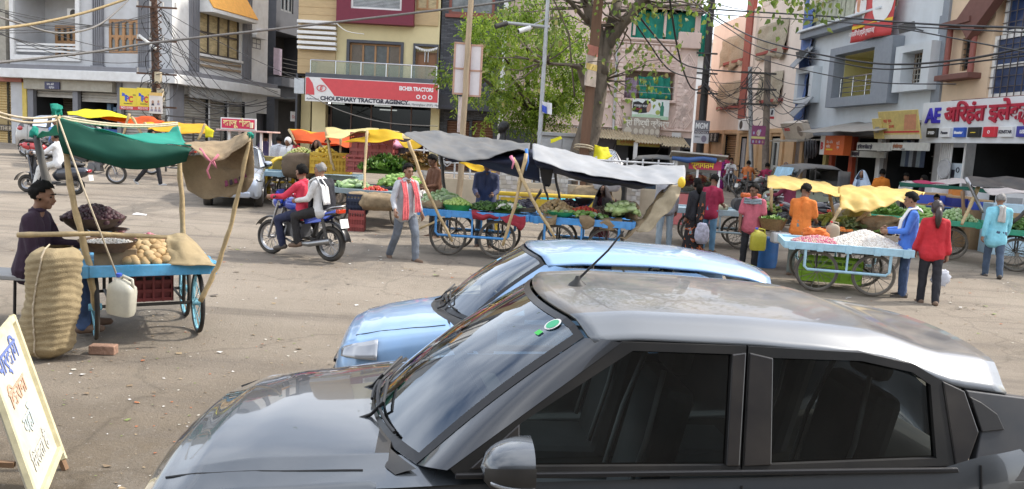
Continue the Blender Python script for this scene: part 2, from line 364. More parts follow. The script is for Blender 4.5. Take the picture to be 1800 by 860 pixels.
SHADEW = mat((.50, .505, .515), .75, var=.10, scale=1.2, dust=.15); WHITEW = mat((.70, .70, .69), .75, var=.08, scale=1.5, dust=.2); PIL = mat((.2, .2, .215), .7, var=.1, scale=2)
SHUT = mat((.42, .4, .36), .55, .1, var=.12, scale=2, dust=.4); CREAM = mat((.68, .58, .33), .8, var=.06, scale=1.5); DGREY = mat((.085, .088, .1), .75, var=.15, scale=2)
TEAK = mat((.36, .19, .08), .55, var=.2, scale=5, streak=4); INK = mat((.03, .03, .05), .5, var=0); REDINK = mat((.55, .04, .05), .5, var=0); WINK = mat((.85, .85, .85), .5, var=0)
BLUEINK = mat((.05, .1, .5), .5, var=0); YELINK = mat((.85, .65, .05), .5, var=0)

# ---- grey and white corner building on the left
CX, CY = -16.45, 38.63
root = thing('corner_building', 'grey and white corner building with fluted pilasters and rolling shutters', 'building', on(CX, CY), 0)
f = Fac(root, (CX, CY), -15.8)
x0 = f.p(18, 120)[0]; led = f.p(200, 143, -.75)[1]; let = f.p(200, 126, -.75)[1]
bal = f.r(27, -12, 135, 98); lat = f.r(191, 34, 242, 94)
sh1 = f.r(62, 160, 131, 275); sh2 = f.r(140, 162, 209, 275); sh3 = f.r(216, 160, 301, 275)
f.wall(x0, 0, 0, 12, [(*bal, 1.8), (lat[0], lat[1], lat[2], lat[3], .25), *[(s_[0], s_[1], 0, s_[3], 2.6) for s_ in (sh1, sh2)], (sh3[0], sh3[1]-.3, 0, sh3[3], .3)], SHADEW, depth=.4, body=False)  # left wall greyer than the right one: its shade is in the colour
bb = f.b()
for (a, c_, d, e) in ((bal[0]-.25, bal[0], bal[2]-.25, bal[3]), (bal[1], bal[1]+.25, bal[2]-.25, bal[3]), (bal[0], bal[1], bal[2]-.25, bal[2])): bb.bx(a, c_, -.12, 0, d, e)
bb.ob('balcony_surround', WHITEW, root, bevel=.02)
bb = f.b()
for v in (78, 84, 90): z = f.p(80, v)[1]; bb.bx(bal[0], bal[1], .02, .08, z-.05, z+.05)
bb.ob('balcony_rail', WHITEW, root)
d_ = f.r(103, 45, 133, 97, 1.7); f.win(d_[0]-.2, d_[1], bal[2], d_[3], TEAK, PANE, 3, 2, .16, 1.7, 'balcony_door')
ac = thing('air_conditioner', 'white air conditioner box inside the grey balcony opening', 'air conditioner', f.W @ V((bal[0]+2.3, 1.45, bal[2]+2.0)), f.th); q = B(); q.bx(-.4, .4, -.15, .15, 0, .5); q.ob('casing', WHITE, ac, bevel=.02); q = B(); q.cyl((0, -.155, .25), (0, -.165, .25), .2, n=20); q.ob('fan_grille', IRON, ac)
lw = f.win(*lat, TEAK, PANE2, 4, 2, .12, .05, 'lattice_window')
bb = f.b()
for i in range(4):
    for j in range(2):
        cx = lerp(lat[0], lat[1], (i+.5)/4); cz = lerp(lat[2], lat[3], (j+.5)/2); hw = (lat[1]-lat[0])/8; hh = (lat[3]-lat[2])/4
        for s_ in (-1, 1): bb.bx(cx+s_*hw*.78-hw*.2, cx+s_*hw*.78+hw*.2, .03, .07, cz-hh, cz+hh); bb.bx(cx+s_*hw*.45-hw*.16, cx+s_*hw*.45+hw*.16, .032, .072, cz+hh*.62, cz+hh)
bb.ob('arch_screen', TEAK, lw)
def pilaster(f, u0, u1, name='pilaster'):
    a, c_ = f.p(u0, 60)[0], f.p(u1, 60)[0]; q = f.b(); q.bx(a, c_, -.1, 0, let, 12); n = 5
    for i in range(n): x = lerp(a, c_, (i+.5)/n); q.bx(x-.035, x+.035, -.14, -.1, let+.35, 12)
    q.bx(a-.08, c_+.08, -.17, 0, let, let+.3); q.ob(name, PIL, f.root, bevel=.008)
pilaster(f, 165, 183); pilaster(f, 245, 262)
f.box('floor_ledge', x0-.2, .75, -.75, .1, led, let, WHITEW, .03); f.box('ledge_band', x0-.15, .6, -.6, .08, let, let+.22, PIL, .02)
lo = f.r(50, 142, 205, 160); f.box('lintel_board', lo[0], lo[1], -.3, -.02, lo[2], lo[3], mat((.4, .38, .32), .8, dust=.4), .01)
WARMSH = mat((.14, .11, .075), .6, .1, var=.15, dust=.2)
f.shutter(sh1[0], sh1[1], f.p(90, 169)[1], sh1[3], SHUT); f.shutter(sh1[0], sh1[1], 0.05, f.p(90, 169)[1], WARMSH, 1.8)
f.shutter(sh2[0], sh2[1], f.p(175, 178)[1], sh2[3], SHUT); f.shutter(sh3[0], sh3[1]-.3, .05, sh3[3], SHUT)
for u0, u1 in ((52, 62), (131, 140), (209, 216)):
    a = f.p(u0, 200)[0]; c_ = f.p(u1, 200)[0]; f.box('shop_pillar', a, c_, -.12, .1, 0, led, PIL, .01)
bb = f.b(); x, z = f.p(170, 200, .9); bb.bx(sh2[0]+.1, sh2[1]-.1, .8, 1.3, 0, 1.1); bb.ob('shop_counter', mat((.05, .12, .4), .5), root, bevel=.01)
bb = f.b()
for i in range(16): xx = lerp(sh2[0]+.2, sh2[1]-.2, rnd.random()); zz = rnd.choice((1.1, 1.55, 2.0)); bb.k = rnd.randrange(4); bb.bx(xx-.12, xx+.12, 1.15, 1.35, zz, zz+rnd.uniform(.2, .4))
bb.ob('shelf_goods', [mat(c, .5) for c in ((.1, .25, .55), (.5, .5, .48), (.12, .1, .1), (.25, .4, .6))], root)
o, w2, h, d = f.board('shop_sign', 'small dark blue shop board with pale lettering over the half open shutter', *f.r(79, 144, 105, 157, -.36), mat((.03, .03, .09), .4, var=0), -.36, .06)
txt(o, 'जय अंबे', -w2*.7, h*.52, h*.42, WINK, d); txt(o, 'स्टोर्स', -w2*.4, h*.12, h*.36, WINK, d)
# right-hand facade, in the sun
f = Fac(root, (CX, CY), 74.5); fr = f
x1 = f.p(471, 60)[0]; w_ = f.r(349, 24, 422, 100); dr = f.r(450, 200, 470, 275); s_list = [f.r(322, 168, 366, 275), f.r(369, 173, 399, 275), f.r(402, 178, 430, 275)]
f.wall(0, x1, 0, 12, [(*w_, .3), (dr[0], dr[1]-.1, 0, dr[3], .5), *[(s_[0], s_[1], 0, s_[3], .3) for s_ in s_list]], WHITEW, body=False)
f.win(*w_, mat((.06, .045, .035), .5), CURTAIN, 4, 2, .09, .1)
pilaster(f, 332, 348); pilaster(f, 426, 440)
f.box('floor_ledge', -.72, x1+.2, -.75, .1, led, let, WHITEW, .03); f.box('ledge_band', -.58, x1+.15, -.6, .08, let, let+.22, PIL, .02)
for i in range(2): f.box('sill_louver', w_[0], w_[1], -.1, .05, w_[2]-.35-.3*i, w_[2]-.22-.3*i, mat((.3, .22, .14), .7), .01)
f.box('window_sill', w_[0]-.1, w_[1]+.1, -.16, .08, w_[2]-.14, w_[2]-.02, WHITEW, .01)
bb = f.b(); zt = f.p(385, 8)[1]; ax0, ax1 = w_[0]-.1, w_[1]+.3
zA = w_[3]-.05; bb.add([(ax0, -.9, zA), (ax1, -.9, zA), (ax1, 0, zA+1.3), (ax0, 0, zA+1.3), (ax0, -.9, zA-.14), (ax1, -.9, zA-.14), (ax1, 0, zA-.14), (ax0, 0, zA-.14)], [(0, 1, 2, 3), (0, 4, 5, 1), (4, 7, 6, 5), (1, 5, 6, 2), (0, 3, 7, 4)])
bb.ob('window_hood', WHITEW, root); bb = f.b(); bb.add([(ax0+.02, -.905, zA+.06), (ax1-.02, -.905, zA+.06), (ax1-.02, -.05, zA+1.32), (ax0+.02, -.05, zA+1.32)], [(0, 1, 2, 3)]); bb.ob('hood_tiles', mat((.75, .36, .06), .7), root, solid=.03)
for s_ in s_list: f.shutter(s_[0], s_[1], .05, s_[3], SHUT)
f.box('corner_pillar', -.05, s_list[0][0]-.05, -.1, .1, 0, led, PIL, .01); f.box('steel_door', dr[0], dr[1]-.1, .2, .26, 0, dr[3], DGREY)
nv = f.r(443, 68, 458, 86); f.win(*nv, PIL, mat((.2, .12, .06), .6), 2, 2, .05, .02, 'niche_window')
bb = f.b(); bb.prism([(nv[0]-.15, nv[3]), (nv[1]+.15, nv[3]), (nv[1]+.15, nv[3]+.15), ((nv[0]+nv[1])/2, nv[3]+.55), (nv[0]-.15, nv[3]+.15)], lambda a, c_, w: (a, w, c_), -.35, 0); bb.ob('niche_hood', WHITEW, root)
o, w2, h, d = f.board('blank_signboard', 'weathered grey blank signboard over the shutters under the ledge', *f.r(333, 156, 424, 176, -.4), mat((.3, .31, .31), .6, dust=.5, var=.25), -.4, .08)

# ---- dark house in the side lane
A2 = (CX+.267*8.75, CY+.964*8.75); root = thing('dark_house', 'dark grey house with shaded balcony down the side lane', 'building', on(*A2)); f = Fac(root, A2, 74.5)
bw = f.r(474, 58, 524, 138); uw = f.r(494, -20, 516, 22)
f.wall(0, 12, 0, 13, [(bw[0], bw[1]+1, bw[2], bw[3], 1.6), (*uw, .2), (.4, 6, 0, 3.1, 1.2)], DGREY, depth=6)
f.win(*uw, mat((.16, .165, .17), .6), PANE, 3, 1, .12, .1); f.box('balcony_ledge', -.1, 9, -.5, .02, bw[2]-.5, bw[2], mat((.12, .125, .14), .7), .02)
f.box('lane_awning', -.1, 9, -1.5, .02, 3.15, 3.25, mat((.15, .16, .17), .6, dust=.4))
bb = f.b()
for i in range(5): z = bw[2]+.25*(i+.5); bb.bx(bw[0], bw[1]+1, -.02, .02, z-.015, z+.015)
bb.ob('balcony_rail', IRON, root)
cl = f.p(487, 110, -.1); bb = f.b(); bb.grid(lambda a, c_: (cl[0]-.4+a*.9, -.12+.05*sin(a*9), cl[1]-.7+c_*1.5), 10, 6); tag(bb.ob('hanging_cloth', mat((.5, .42, .5), .9), smooth=180), 'pale cloth hung to dry on the dark balcony rail', 'cloth')
o = D.objects['hanging_cloth']; o.data.transform(MX.Translation(V(root.location)))
o, w2, h, d = f.board('lane_sign', 'small white sign with red lettering in the dark lane', *f.r(511, 197, 532, 214, -1), WHITE, -1, .06); txt(o, 'Dollar', -w2*.85, h*.3, h*.5, REDINK, d)

# ---- shop at the far left edge
root = thing('far_left_shop', 'ochre shuttered shop beside the grey corner building', 'building'); 
f = Fac(root, (CX-.962*9.9, CY+.272*9.9), -15.8); sh = f.r(-30, 142, 42, 276)
f.wall(sh[0]-3, 0, 0, 11, [(sh[0], sh[1], 0, sh[3], .3)], mat((.33, .31, .26), .8, var=.15), depth=5); f.shutter(*sh[:2], .05, sh[3], mat((.5, .36, .16), .6, var=.12))
f.box('shop_fascia', sh[0]-.5, sh[1]+.2, -.3, -.02, sh[3]-.05, sh[3]+.55, mat((.3, .1, .07), .7)); f.box('yellow_jamb', sh[1]+.02, sh[1]+.3, -.1, .05, 0, sh[3]+.3, mat((.6, .45, .1), .7))
o, w2, h, d = f.board('cloth_shop_sign', 'brown painted board reading COTTON on the ochre shutter', *f.r(-22, 202, 42, 219, .1), mat((.33, .24, .1), .6), .1, .05); txt(o, 'COTTON', w2-3.0*h*.62*.98, h*.2, h*.72, INK, d, wide=1.1)
o, w2, h, d = f.board('menswear_sign', 'dark board with pale capitals HER BAR low on the ochre shutter', *f.r(-22, 220, 44, 230, .06), mat((.12, .1, .08), .6), .06, .05); txt(o, 'LEATHER BAR', -w2*.7, h*.12, h*.95, mat((.6, .5, .35), .6, var=0), d, wide=1.1)

# ---- cream building of the tractor agency
root = thing('cream_building', 'cream building with maroon box window above the tractor agency sign', 'building', on(-10, 41)); f = Fac(root, (-10, 41), 0)
xl, xp, xr = f.p(525, 70)[0], f.p(591, 70)[0], f.p(772, 70)[0]; zf = f.p(650, 136)[1]; wn = f.r(614, 77, 704, 137); dn = f.r(730, 82, 768, 140); lowz = f.p(650, 184)[1]
f.wall(xp, xr, zf, 13, [(*wn, .25), (dn[0], dn[1], zf, dn[3], .3)], CREAM, depth=8)
pb = f.b(); n = 24
for i in range(n): z0 = lerp(zf, 13, i/n); z1 = lerp(zf, 13, (i+1)/n); pb.bx(xl, xp-.003, -.12, 0, z0+.012, z1-.012)
pb.bx(xl+.02, xp-.02, -.1, 7, zf, 13); pb.ob('timber_cladding', mat((.5, .36, .19), .6, var=.1, scale=3, streak=.15), root)
for v in (39, 48.5, 57.8, 66.8, 76, 85): z = f.p(557, v, -.3)[1]; f.box('white_fin', f.p(523, v, -.3)[0], f.p(591, v, -.3)[0], -.42, -.121, z-.07, z+.07, WHITE, .01)
mb = f.r(592, -40, 728, 42, -.5); wi = f.r(617, -40, 707, 17, -.5)
bb = f.b(); 
for q in ((mb[0], wi[0], mb[2], mb[3]), (wi[1], mb[1], mb[2], mb[3]), (wi[0], wi[1], mb[2], wi[2])): bb.bx(q[0], q[1], -.55, -.003, q[2], q[3])
bb.ob('maroon_surround', mat((.16, .015, .035), .6, var=.08), root); bb = f.b(); 
wq = f.win(wi[0], wi[1], wi[2], wi[3], WHITE, PANE2, 1, 1, .1, -.4); 
bb = f.b()
for i in range(24): z = lerp(wi[2], wi[3], (i+.5)/24); bb.box(((wi[0]+wi[1])/2, -.34, z), (wi[1]-wi[0]-.2, .09, .012), (.6, 0, 0))
bb.ob('blind', mat((.55, .56, .57), .5), wq)
tb = f.r(729, -40, 772, 45, -.06); bb = f.b(); bb.bx(tb[0], tb[1], -.08, -.003, tb[2], f.p(750, 20, -.06)[1]); bb.ob('timber_panel', mat((.5, .36, .19), .6, var=.1, scale=3, streak=.15), root); f.win(*f.r(733, -40, 771, 18, -.06), TEAK, CURTAIN, 2, 1, .09, -.05)
f.box('window_surround', wn[0]-.14, wn[0], -.08, .1, wn[2], wn[3]+.14, DGREY); f.box('window_surround', wn[1], wn[1]+.14, -.08, .1, wn[2], wn[3]+.14, DGREY); f.box('window_surround', wn[0], wn[1], -.08, .1, wn[3], wn[3]+.14, DGREY)
wq = f.win(*wn, TEAK, mat((.09, .095, .09), .2, var=.4, scale=3), 4, 1, .09, .12)
bb = f.b()
for s_ in (0, 3):
    for i in range(30): z = lerp(wn[2], wn[3], (i+.5)/30); a = lerp(wn[0], wn[1], s_/4)+.06; bb.box((a+(wn[1]-wn[0])/8-.02, .14, z), ((wn[1]-wn[0])/4-.1, .05, .03), (.5, 0, 0))
bb.ob('slats', mat((.32, .27, .22), .5), wq)
for q in ((dn[0]-.12, dn[0], zf, dn[3]+.12), (dn[1], dn[1]+.06, zf, dn[3]+.12), (dn[0], dn[1], dn[3], dn[3]+.12)): f.box('door_surround', q[0], q[1], -.08, .1, q[2], q[3], DGREY)
dd = f.win(dn[0], dn[1], zf, dn[3]-.25, mat((.2, .09, .03), .4), mat((.3, .13, .05), .4), 2, 1, .1, .2, 'door'); bb = f.b()
for s_ in (-.08, .08): bb.tube([((dn[0]+dn[1])/2+s_, .12, zf+.9), ((dn[0]+dn[1])/2+s_, .12, zf+1.4)], .02)
bb.ob('handle', CHROME, dd)
gar = f.b()
for i in range(13):
    x = lerp(dn[0]+.03, dn[1]-.03, i/12); gar.add([(x-.06, -.1, dn[3]-.02-.12*sin(i/12*pi)), (x+.06, -.1, dn[3]-.02-.12*sin(i/12*pi)), (x, -.1, dn[3]-.16-.12*sin(i/12*pi))], [(0, 1, 2)])
gar.v = [V(p)+V(root.location) for p in gar.v]; tag(gar.ob('door_garland', WHITE, solid=.01), 'white bunting garland strung over the brown balcony doors', 'garland')
gl0, gl1 = f.p(546, 120, -1.3)[0], f.p(768, 120, -1.3)[0]; gzt = f.p(650, 111, -1.3)[1]; gzb = f.p(650, 134, -1.3)[1]
f.box('terrace_slab', gl0-.2, gl1, -1.5, 0, gzb-.45, gzb, DGREY, .02)
bb = f.b(); bb.bx(gl0, gl1, -1.31, -1.3, gzb, gzt); bb.bx(gl0, gl0+.01, -1.29, 0, gzb, gzt); bb.ob('glass_railing', mat((.35, .42, .33), .1, var=0, alpha=.28), root)
bb = f.b(); bb.tube([(gl0, 0, gzt), (gl0, -1.3, gzt), (gl1, -1.3, gzt)], .035); 
for i in range(6): x = lerp(gl0, gl1, i/5); bb.bx(x-.02, x+.02, -1.34, -1.315, gzb, gzt)
bb.ob('hand_rail', CHROME, root, smooth=40)
# shopfront
c0 = f.r(548, 185, 572, 270, -.3); zs = f.p(650, 188, -1)[1]
f.box('column', c0[0], c0[1], -.35, .2, 0, zf-.01, CREAM, .02); f.box('column', f.p(560, 220, .6)[0]-.9, f.p(560, 220, .6)[0]-.4, .5, 1, 0, zf-.02, CREAM, .02)
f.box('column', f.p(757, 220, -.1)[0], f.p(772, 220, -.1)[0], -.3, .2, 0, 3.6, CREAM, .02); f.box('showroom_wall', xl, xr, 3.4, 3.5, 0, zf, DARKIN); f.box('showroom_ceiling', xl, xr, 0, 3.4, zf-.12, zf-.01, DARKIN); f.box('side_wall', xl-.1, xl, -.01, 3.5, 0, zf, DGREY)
sg = f.win(c0[1]+.1, f.p(757, 220, -.1)[0], .15, zf-.6, mat((.12, .06, .04), .4), glass((.35, .36, .36), .03), 5, 1, .06, .3, 'shopfront')
bb = f.b()
for x, z in ((.3, 2.6), (2.9, 3.1)): bb.bx(x-.1, x+1.3, 2.2, 2.26, z, z+.07)
for x_ in (1.8, 4.6): bb.bx(x_, x_+.9, 2.6, 2.8, .8, 2.2)
bb.ob('tube_lamp', mat((.9, .9, .85), .4, var=0, emit=3), root) if False else None
for x, z, y_ in ((2.4, 3.05, 2.3), (2.75, 2.85, 2.0), (-.1, 3.05, 2.4)): f.box('tube_lamp', x-.1, x+.8, y_, y_+.06, z, z+.06, mat((.9, .9, .85), .4, var=0, emit=2.5))
for i in range(7): f.box('display_rack', -1.4+i*.8, -.8+i*.8, 2.6, 3, .2, rnd.uniform(1.2, 2.6), rnd.choice([mat((.2, .2, .22), .6), mat((.15, .1, .08), .6), mat((.08, .09, .12), .6), mat((.3, .28, .26), .6)]))
# tractor sign
A_ = f.p(537, 138+.0, -1.6); r_ = f.r(537, 141.5, 771, 184, -1.6)
o, w2, h, d = f.board('agency_sign', 'long red and white signboard of the tractor agency', r_[0], r_[1], r_[2], r_[3], mat((.72, .71, .7), .4, var=.05), -1.6, .14)
RS = mat((.62, .07, .08), .4, var=.06); q = B()
pts = [(-w2+.03, h*.27), (-w2+.03, h-.03), (w2-.03, h-.03), (w2-.03, h*.2), (w2*.3, h*.27)]
q.prism([(-w2*.56, h*.27), (-w2*.60, h*.42), (-w2*.68, h*.68), (-w2*.78, h-.03), (w2-.03, h-.03), (w2-.03, h*.22)], lambda a, c_, w: (a, w, c_), -d-.01, -d+.01); q.prism([(-w2+.03, h*.27), (-w2*.86, h*.27), (-w2*.865, h*.5), (-w2*.89, h*.75), (-w2*.95, h-.03), (-w2+.03, h-.03)], lambda a, c_, w: (a, w, c_), -d-.01, -d+.01)
q.ob('red_field', RS, o)
q = B(); ec = (-w2*.755, h*.56)
for i in range(24):
    a, c_ = 2*pi*i/24, 2*pi*(i+1)/24; q.add([(ec[0]+.2*cos(a), -d-.02, ec[1]+.13*sin(a)), (ec[0]+.2*cos(c_), -d-.02, ec[1]+.13*sin(c_)), (ec[0]+.235*cos(c_), -d-.02, ec[1]+.16*sin(c_)), (ec[0]+.235*cos(a), -d-.02, ec[1]+.16*sin(a))], [(0, 1, 2, 3)])
q.ob('emblem_ring', RS, o, solid=.01); txt(o, 'E', ec[0]-.1, ec[1]-.085, .27, RS, d+.01, shear=.25, bold=.008)
txt(o, 'EICHER TRACTORS', w2*.41, h*.66, .25, WINK, d+.012, bold=.012, wide=.76); txt(o, 'CHOUDHARY TRACTOR AGENCY', -w2*.77, h*.075, .26, INK, d, bold=.012, wide=1.05); txt(o, 'Auto Dealer, Nehru Chowk, Narsinghpur (M.P.)  Mob. 9425169990', w2*.10, h*.06, .15, INK, d, wide=.9); txt(o, 'Authorised', -w2*.98, h*.07, .13, INK, d)
q = B(); 
for i in range(3): q.cyl((w2*(.70+.09*i), -d-.012, h*.42), (w2*(.70+.09*i), -d-.02, h*.42), .105, n=16)
q.ob('round_icon', WINK, o); q = B()
for i in range(3): q.box((w2*(.70+.09*i), -d-.024, h*.42), (.1, .004, .1), (0, .6*i, 0))
q.ob('icon_mark', RS, o)
e_ = f.r(519, 138, 536, 165, -1.5); f.board('sign_end_box', 'short white box sign on the left end of the agency signboard', *e_, mat((.5, .53, .55), .5), -1.55, .3)

# ---- slate-clad house
def slate_mat(c1=(.045, .047, .055), c2=(.105, .108, .12), sc=3):
    m = mat((.06, .063, .07), .8, var=.4, scale=3, key=('slate', c1)); n = m.node_tree; br = n.nodes.new('ShaderNodeTexBrick'); tc = n.nodes.new('ShaderNodeTexCoord'); mp = n.nodes.new('ShaderNodeMapping'); mp.inputs['Rotation'].default_value = (pi/2, 0, 0)
    l = n.links.new; l(tc.outputs['Object'], mp.inputs[0]); l(mp.outputs[0], br.inputs['Vector']); br.inputs['Scale'].default_value = sc; br.inputs['Brick Width'].default_value = .9; br.inputs['Row Height'].default_value = .22; br.inputs['Mortar Size'].default_value = .02
    br.inputs['Color1'].default_value = (*c1, 1); br.inputs['Color2'].default_value = (*c2, 1); br.inputs['Mortar'].default_value = (.02, .02, .02, 1); P = n.nodes['Principled BSDF']; l(br.outputs['Color'], P.inputs['Base Color'])
    bp = n.nodes.new('ShaderNodeBump'); bp.inputs['Distance'].default_value = .05; l(br.outputs['Color'], bp.inputs['Height']); l(bp.outputs[0], P.inputs['Normal']); return m
root = thing('slate_house', 'narrow house clad in dark slate beside the cream building', 'building', on(-3.5, 41.1)); f = Fac(root, (-3.5, 41.1), 0); a = f.p(773.5, 100)[0]; c_ = f.p(882, 100)[0]
wn = f.r(790, -40, 871, 27); g1 = f.r(785, 212, 824, 272); g2 = f.r(829, 212, 866, 272)
f.wall(a, c_, 0, 13, [(*wn, .2), (g1[0], g1[1], 0, g1[3], .3), (g2[0], g2[1], 0, g2[3], .3)], slate_mat(), depth=7); f.win(*wn, mat((.2, .06, .04), .5), PANE2, 2, 1, .14, .06)
f.box('window_ledge', wn[0]-.15, wn[1]+.15, -.12, .05, wn[2]-.16, wn[2], mat((.25, .07, .05), .6))
for q in (g1, g2): f.shutter(q[0], q[1], .05, q[3], mat((.16, .075, .04), .5, var=.15), .2)
f.box('entrance_canopy', a, c_, -1.0, -.003, g1[3]+.5, g1[3]+1.2, mat((.05, .052, .06), .8)); f.box('white_column', f.p(885, 30)[0], f.p(893, 30)[0], -.2, .3, 0, 13, WHITEW)
# ---- pink carved building
PINK = mat((.70, .54, .47), .8, var=.1, scale=1.5, dust=.12, streak=4); PINKD = mat((.42, .22, .16), .8, var=.1); NET = mat((.035, .34, .25), .8, var=.2, scale=3, trans=.35)
root = thing('pink_building', 'pink building with carved relief front and green netting', 'building', on(5, 44)); f = Fac(root, (5, 44), 1.5)
xl, xr = f.p(893, 60)[0], f.p(1223, 150)[0]; tn = f.r(1110, 20, 1228, 72); wn = f.r(1098, 125, 1186, 175); zb = f.p(1150, 230)[1]
f.wall(xl, xr, zb-.3, 11.6, [(tn[0], xr-.2, tn[2], tn[3], 2.5), (*wn, 1.2)], PINK, depth=9); f.wall(xl, xr, 0, zb-.3, [(x, x+2.2, 0, zb-.9, 2) for x in (1.0, 4.0)], DGREY, depth=5)
q = f.b()   # carved relief: grid of tiles, diamonds, bands
def rel(x0, x1, z0, z1, t=.05): q.bx(x0, x1, -t, -.003, z0, z1)
rx0, rx1 = f.p(1097, 150)[0], xr-1.15
for i in range(9):
    for j in range(7):
        x = lerp(rx0, rx1, i/9); z = lerp(wn[3]+.15, tn[2]-.75, j/7); wd = (rx1-rx0)/9; hz = (tn[2]-.9-wn[3])/7
        if (i+j*.7) % 9 > 1 and abs(i-4)+j < 9: rel(x+.04, x+wd-.04, z+.03, z+hz-.03)
for i in range(12):
    x = lerp(rx0-.6, xr-.9, i/12); rel(x, x+.22, tn[2]-.5, tn[2]-.28, .07); q.ball((x+.13, -.03, tn[2]-.62), (.12, .05, .1), 8, 5)
for j in range(16):
    z = lerp(zb, wn[3]+.6, j/16)
    rel(wn[1]+.15, wn[1]+.38, z+.02, z+.2); rel(wn[1]+.42, wn[1]+.62, z+.02, z+.2); rel(wn[0]-.45, wn[0]-.15, z+.02, z+.2)
xm = xr-.5
for j in range(5):
    z = lerp(zb+.3, tn[2]-.8, (j+.5)/5); h = .62
    for k in (1, .72, .45):
        P_ = [(xm-.42*k, z), (xm, z+h*k), (xm+.42*k, z), (xm, z-h*k)]
        for i in range(4): q.bar((P_[i][0], -.03, P_[i][1]), (P_[(i+1) % 4][0], -.03, P_[(i+1) % 4][1]), .05, .07)
    q.ball((xm, -.02, z), (.13, .07, .17), 8, 5)
for s_ in (-1, 1):
    for k in range(4): x = (wn[0]+wn[1])/2+s_*(1.25+.12*k); q.bar((x, -.03, zb+.2), (x+s_*.5, -.03, wn[2]-.15-.1*k), .05, .06)
for z in (tn[2]-.22, tn[2]-.1, zb+.05): rel(xl, xr, z, z+.07, .12)
for i in range(14): x = lerp(xl+.3, rx0-.7, i/14); rel(x, x+.3, 3.7, 3.95); rel(x+.05, x+.25, 4.05, 4.15); q.bar((x, -.03, 4.3), (x+.3, -.03, 4.7), .05, .05); q.bar((x+.3, -.03, 4.3), (x, -.03, 4.7), .05, .05)
for j in range(12): z = lerp(4.6, 8.5, j/12); rel(rx0-1.5, rx0-.7, z, z+.1, .2)
q.ob('relief', mat((.80, .64, .57), .8, var=.12, scale=4, dust=.1), root)  # paler than the wall behind, carving's light and shade put into colour
f.box('parapet_band', rx0-.3, xr+.05, -.2, .05, tn[2]-.05, tn[2]+.06, PINK, .02); f.box('parapet_corner', xr-1.15, xr+.06, -.22, .6, tn[2]-.35, tn[2]+.5, PINK, .05)
for x in (tn[0]+1.72, xr-.3, tn[0]+.1): f.box('terrace_post', x, x+.13, -.05, .1, tn[2]+.2, tn[3]+.3, PINK); f.box('terrace_roof', tn[0]-.3, xr+.2, -.5, 3, tn[3], tn[3]+.25, mat((.5, .36, .3), .8), .02)
def cloth(nm, label, cat, fn, m, nu=24, nv=10, group=None, solid=.006):
    b = B(); b.grid(fn, nu, nv); return tag(b.ob(nm, m, smooth=180, solid=solid), label, cat, group)
def fnet(f, x0, x1, z0, z1, y, dep=.08, n=14):
    return lambda a, c: f.W @ V((lerp(x0, x1, a), y+dep*sin(a*n+fbm(a*6, c*2)*2)*(1-.4*c)+.06*fbm(a*5, c*4, 2), lerp(z0, z1, c)-.12*sin(a*pi*2)**2*(c > .9)))
cloth('terrace_net', 'green shade net stretched across the left bay of the pink terrace', 'net', fnet(f, tn[0]-.1, tn[0]+1.75, tn[2]-.1, tn[3], .02), NET, 40, 8)
cloth('terrace_net', 'green shade net across the wide right bay of the pink terrace', 'net', fnet(f, tn[0]+1.85, xr-.25, tn[2]+.0, tn[3], .02), NET, 40, 8)
cloth('terrace_net', 'loose green net hanging off the corner of the pink terrace', 'net', fnet(f, xr-.1, xr+.6, tn[2]-.7, tn[3], -.05, .15), NET, 16, 8)
cloth('window_curtain', 'sagging green curtain in the carved pink window', 'curtain', lambda a, c: f.W @ V((lerp(wn[0]+.75, wn[1]-.25, a)+.15*(1-c), .25+.07*sin(a*22+c), lerp(wn[2]+.05, wn[3]-.2-.12*abs(sin(a*9)), c))), NET, 50, 6)
cloth('window_curtain', 'mauve curtain at the left of the carved pink window', 'curtain', lambda a, c: f.W @ V((lerp(wn[0]+.03, wn[0]+.75, a), .3+.05*sin(a*20), lerp(wn[2]+.05, wn[3]-.4, c))), mat((.3, .22, .3), .9), 20, 3)
f.box('window_sill', wn[0]-.1, wn[1]+.1, -.25, .1, wn[2]-.14, wn[2], PINK, .02); q = f.b()
for z in (.35, .7): q.tube([(wn[0], .05, wn[2]+z), (wn[1], .05, wn[2]+z)], .015)
q.ob('window_bar', STEEL, root)
q = f.b(); q.tube([(f.p(1083, 150)[0], -.1, zb-.2), (f.p(1083, 60)[0], -.1, 11)], .07); q.ob('drain_pipe', mat((.5, .5, .5), .5), root, smooth=60)
# hair oil banner
r_ = f.r(1111, 175, 1176, 210, -.3); o, w2, h, d = f.board('shampoo_banner', 'printed banner of a woman with flowing black hair and a green bottle', *r_, mat((.72, .78, .76), .5, var=.05), -.3, .04)
fl = lambda a, c, w: (a, w, c)
def patch(o, nm, poly, m, d, t=.006): b = B(); b.prism(poly, fl, -d-t, -d+.001); return b.ob(nm, m, o)
def ell(cx, cz, rx, rz, n=18, a0=0, rot=0): return [(cx+rx*cos(2*pi*i/n+a0)*cos(rot)-rz*sin(2*pi*i/n+a0)*sin(rot), cz+rx*cos(2*pi*i/n+a0)*sin(rot)+rz*sin(2*pi*i/n+a0)*cos(rot)) for i in range(n)]
patch(o, 'printed_ground', [(-w2, 0), (w2, 0), (w2, h*.16), (0, h*.26), (-w2, h*.2)], mat((.45, .62, .45), .5), d); patch(o, 'printed_hair', [(-w2*.97, h*.82), (-w2*.7, h*.88), (-w2*.45, h*.78), (-w2*.3, h*.95), (-w2*.05, h*.9), (w2*.02, h*.7), (-w2*.12, h*.55), (-w2*.2, h*.32), (-w2*.5, h*.28), (-w2*.97, h*.36)], mat((.02, .018, .02), .5), d)
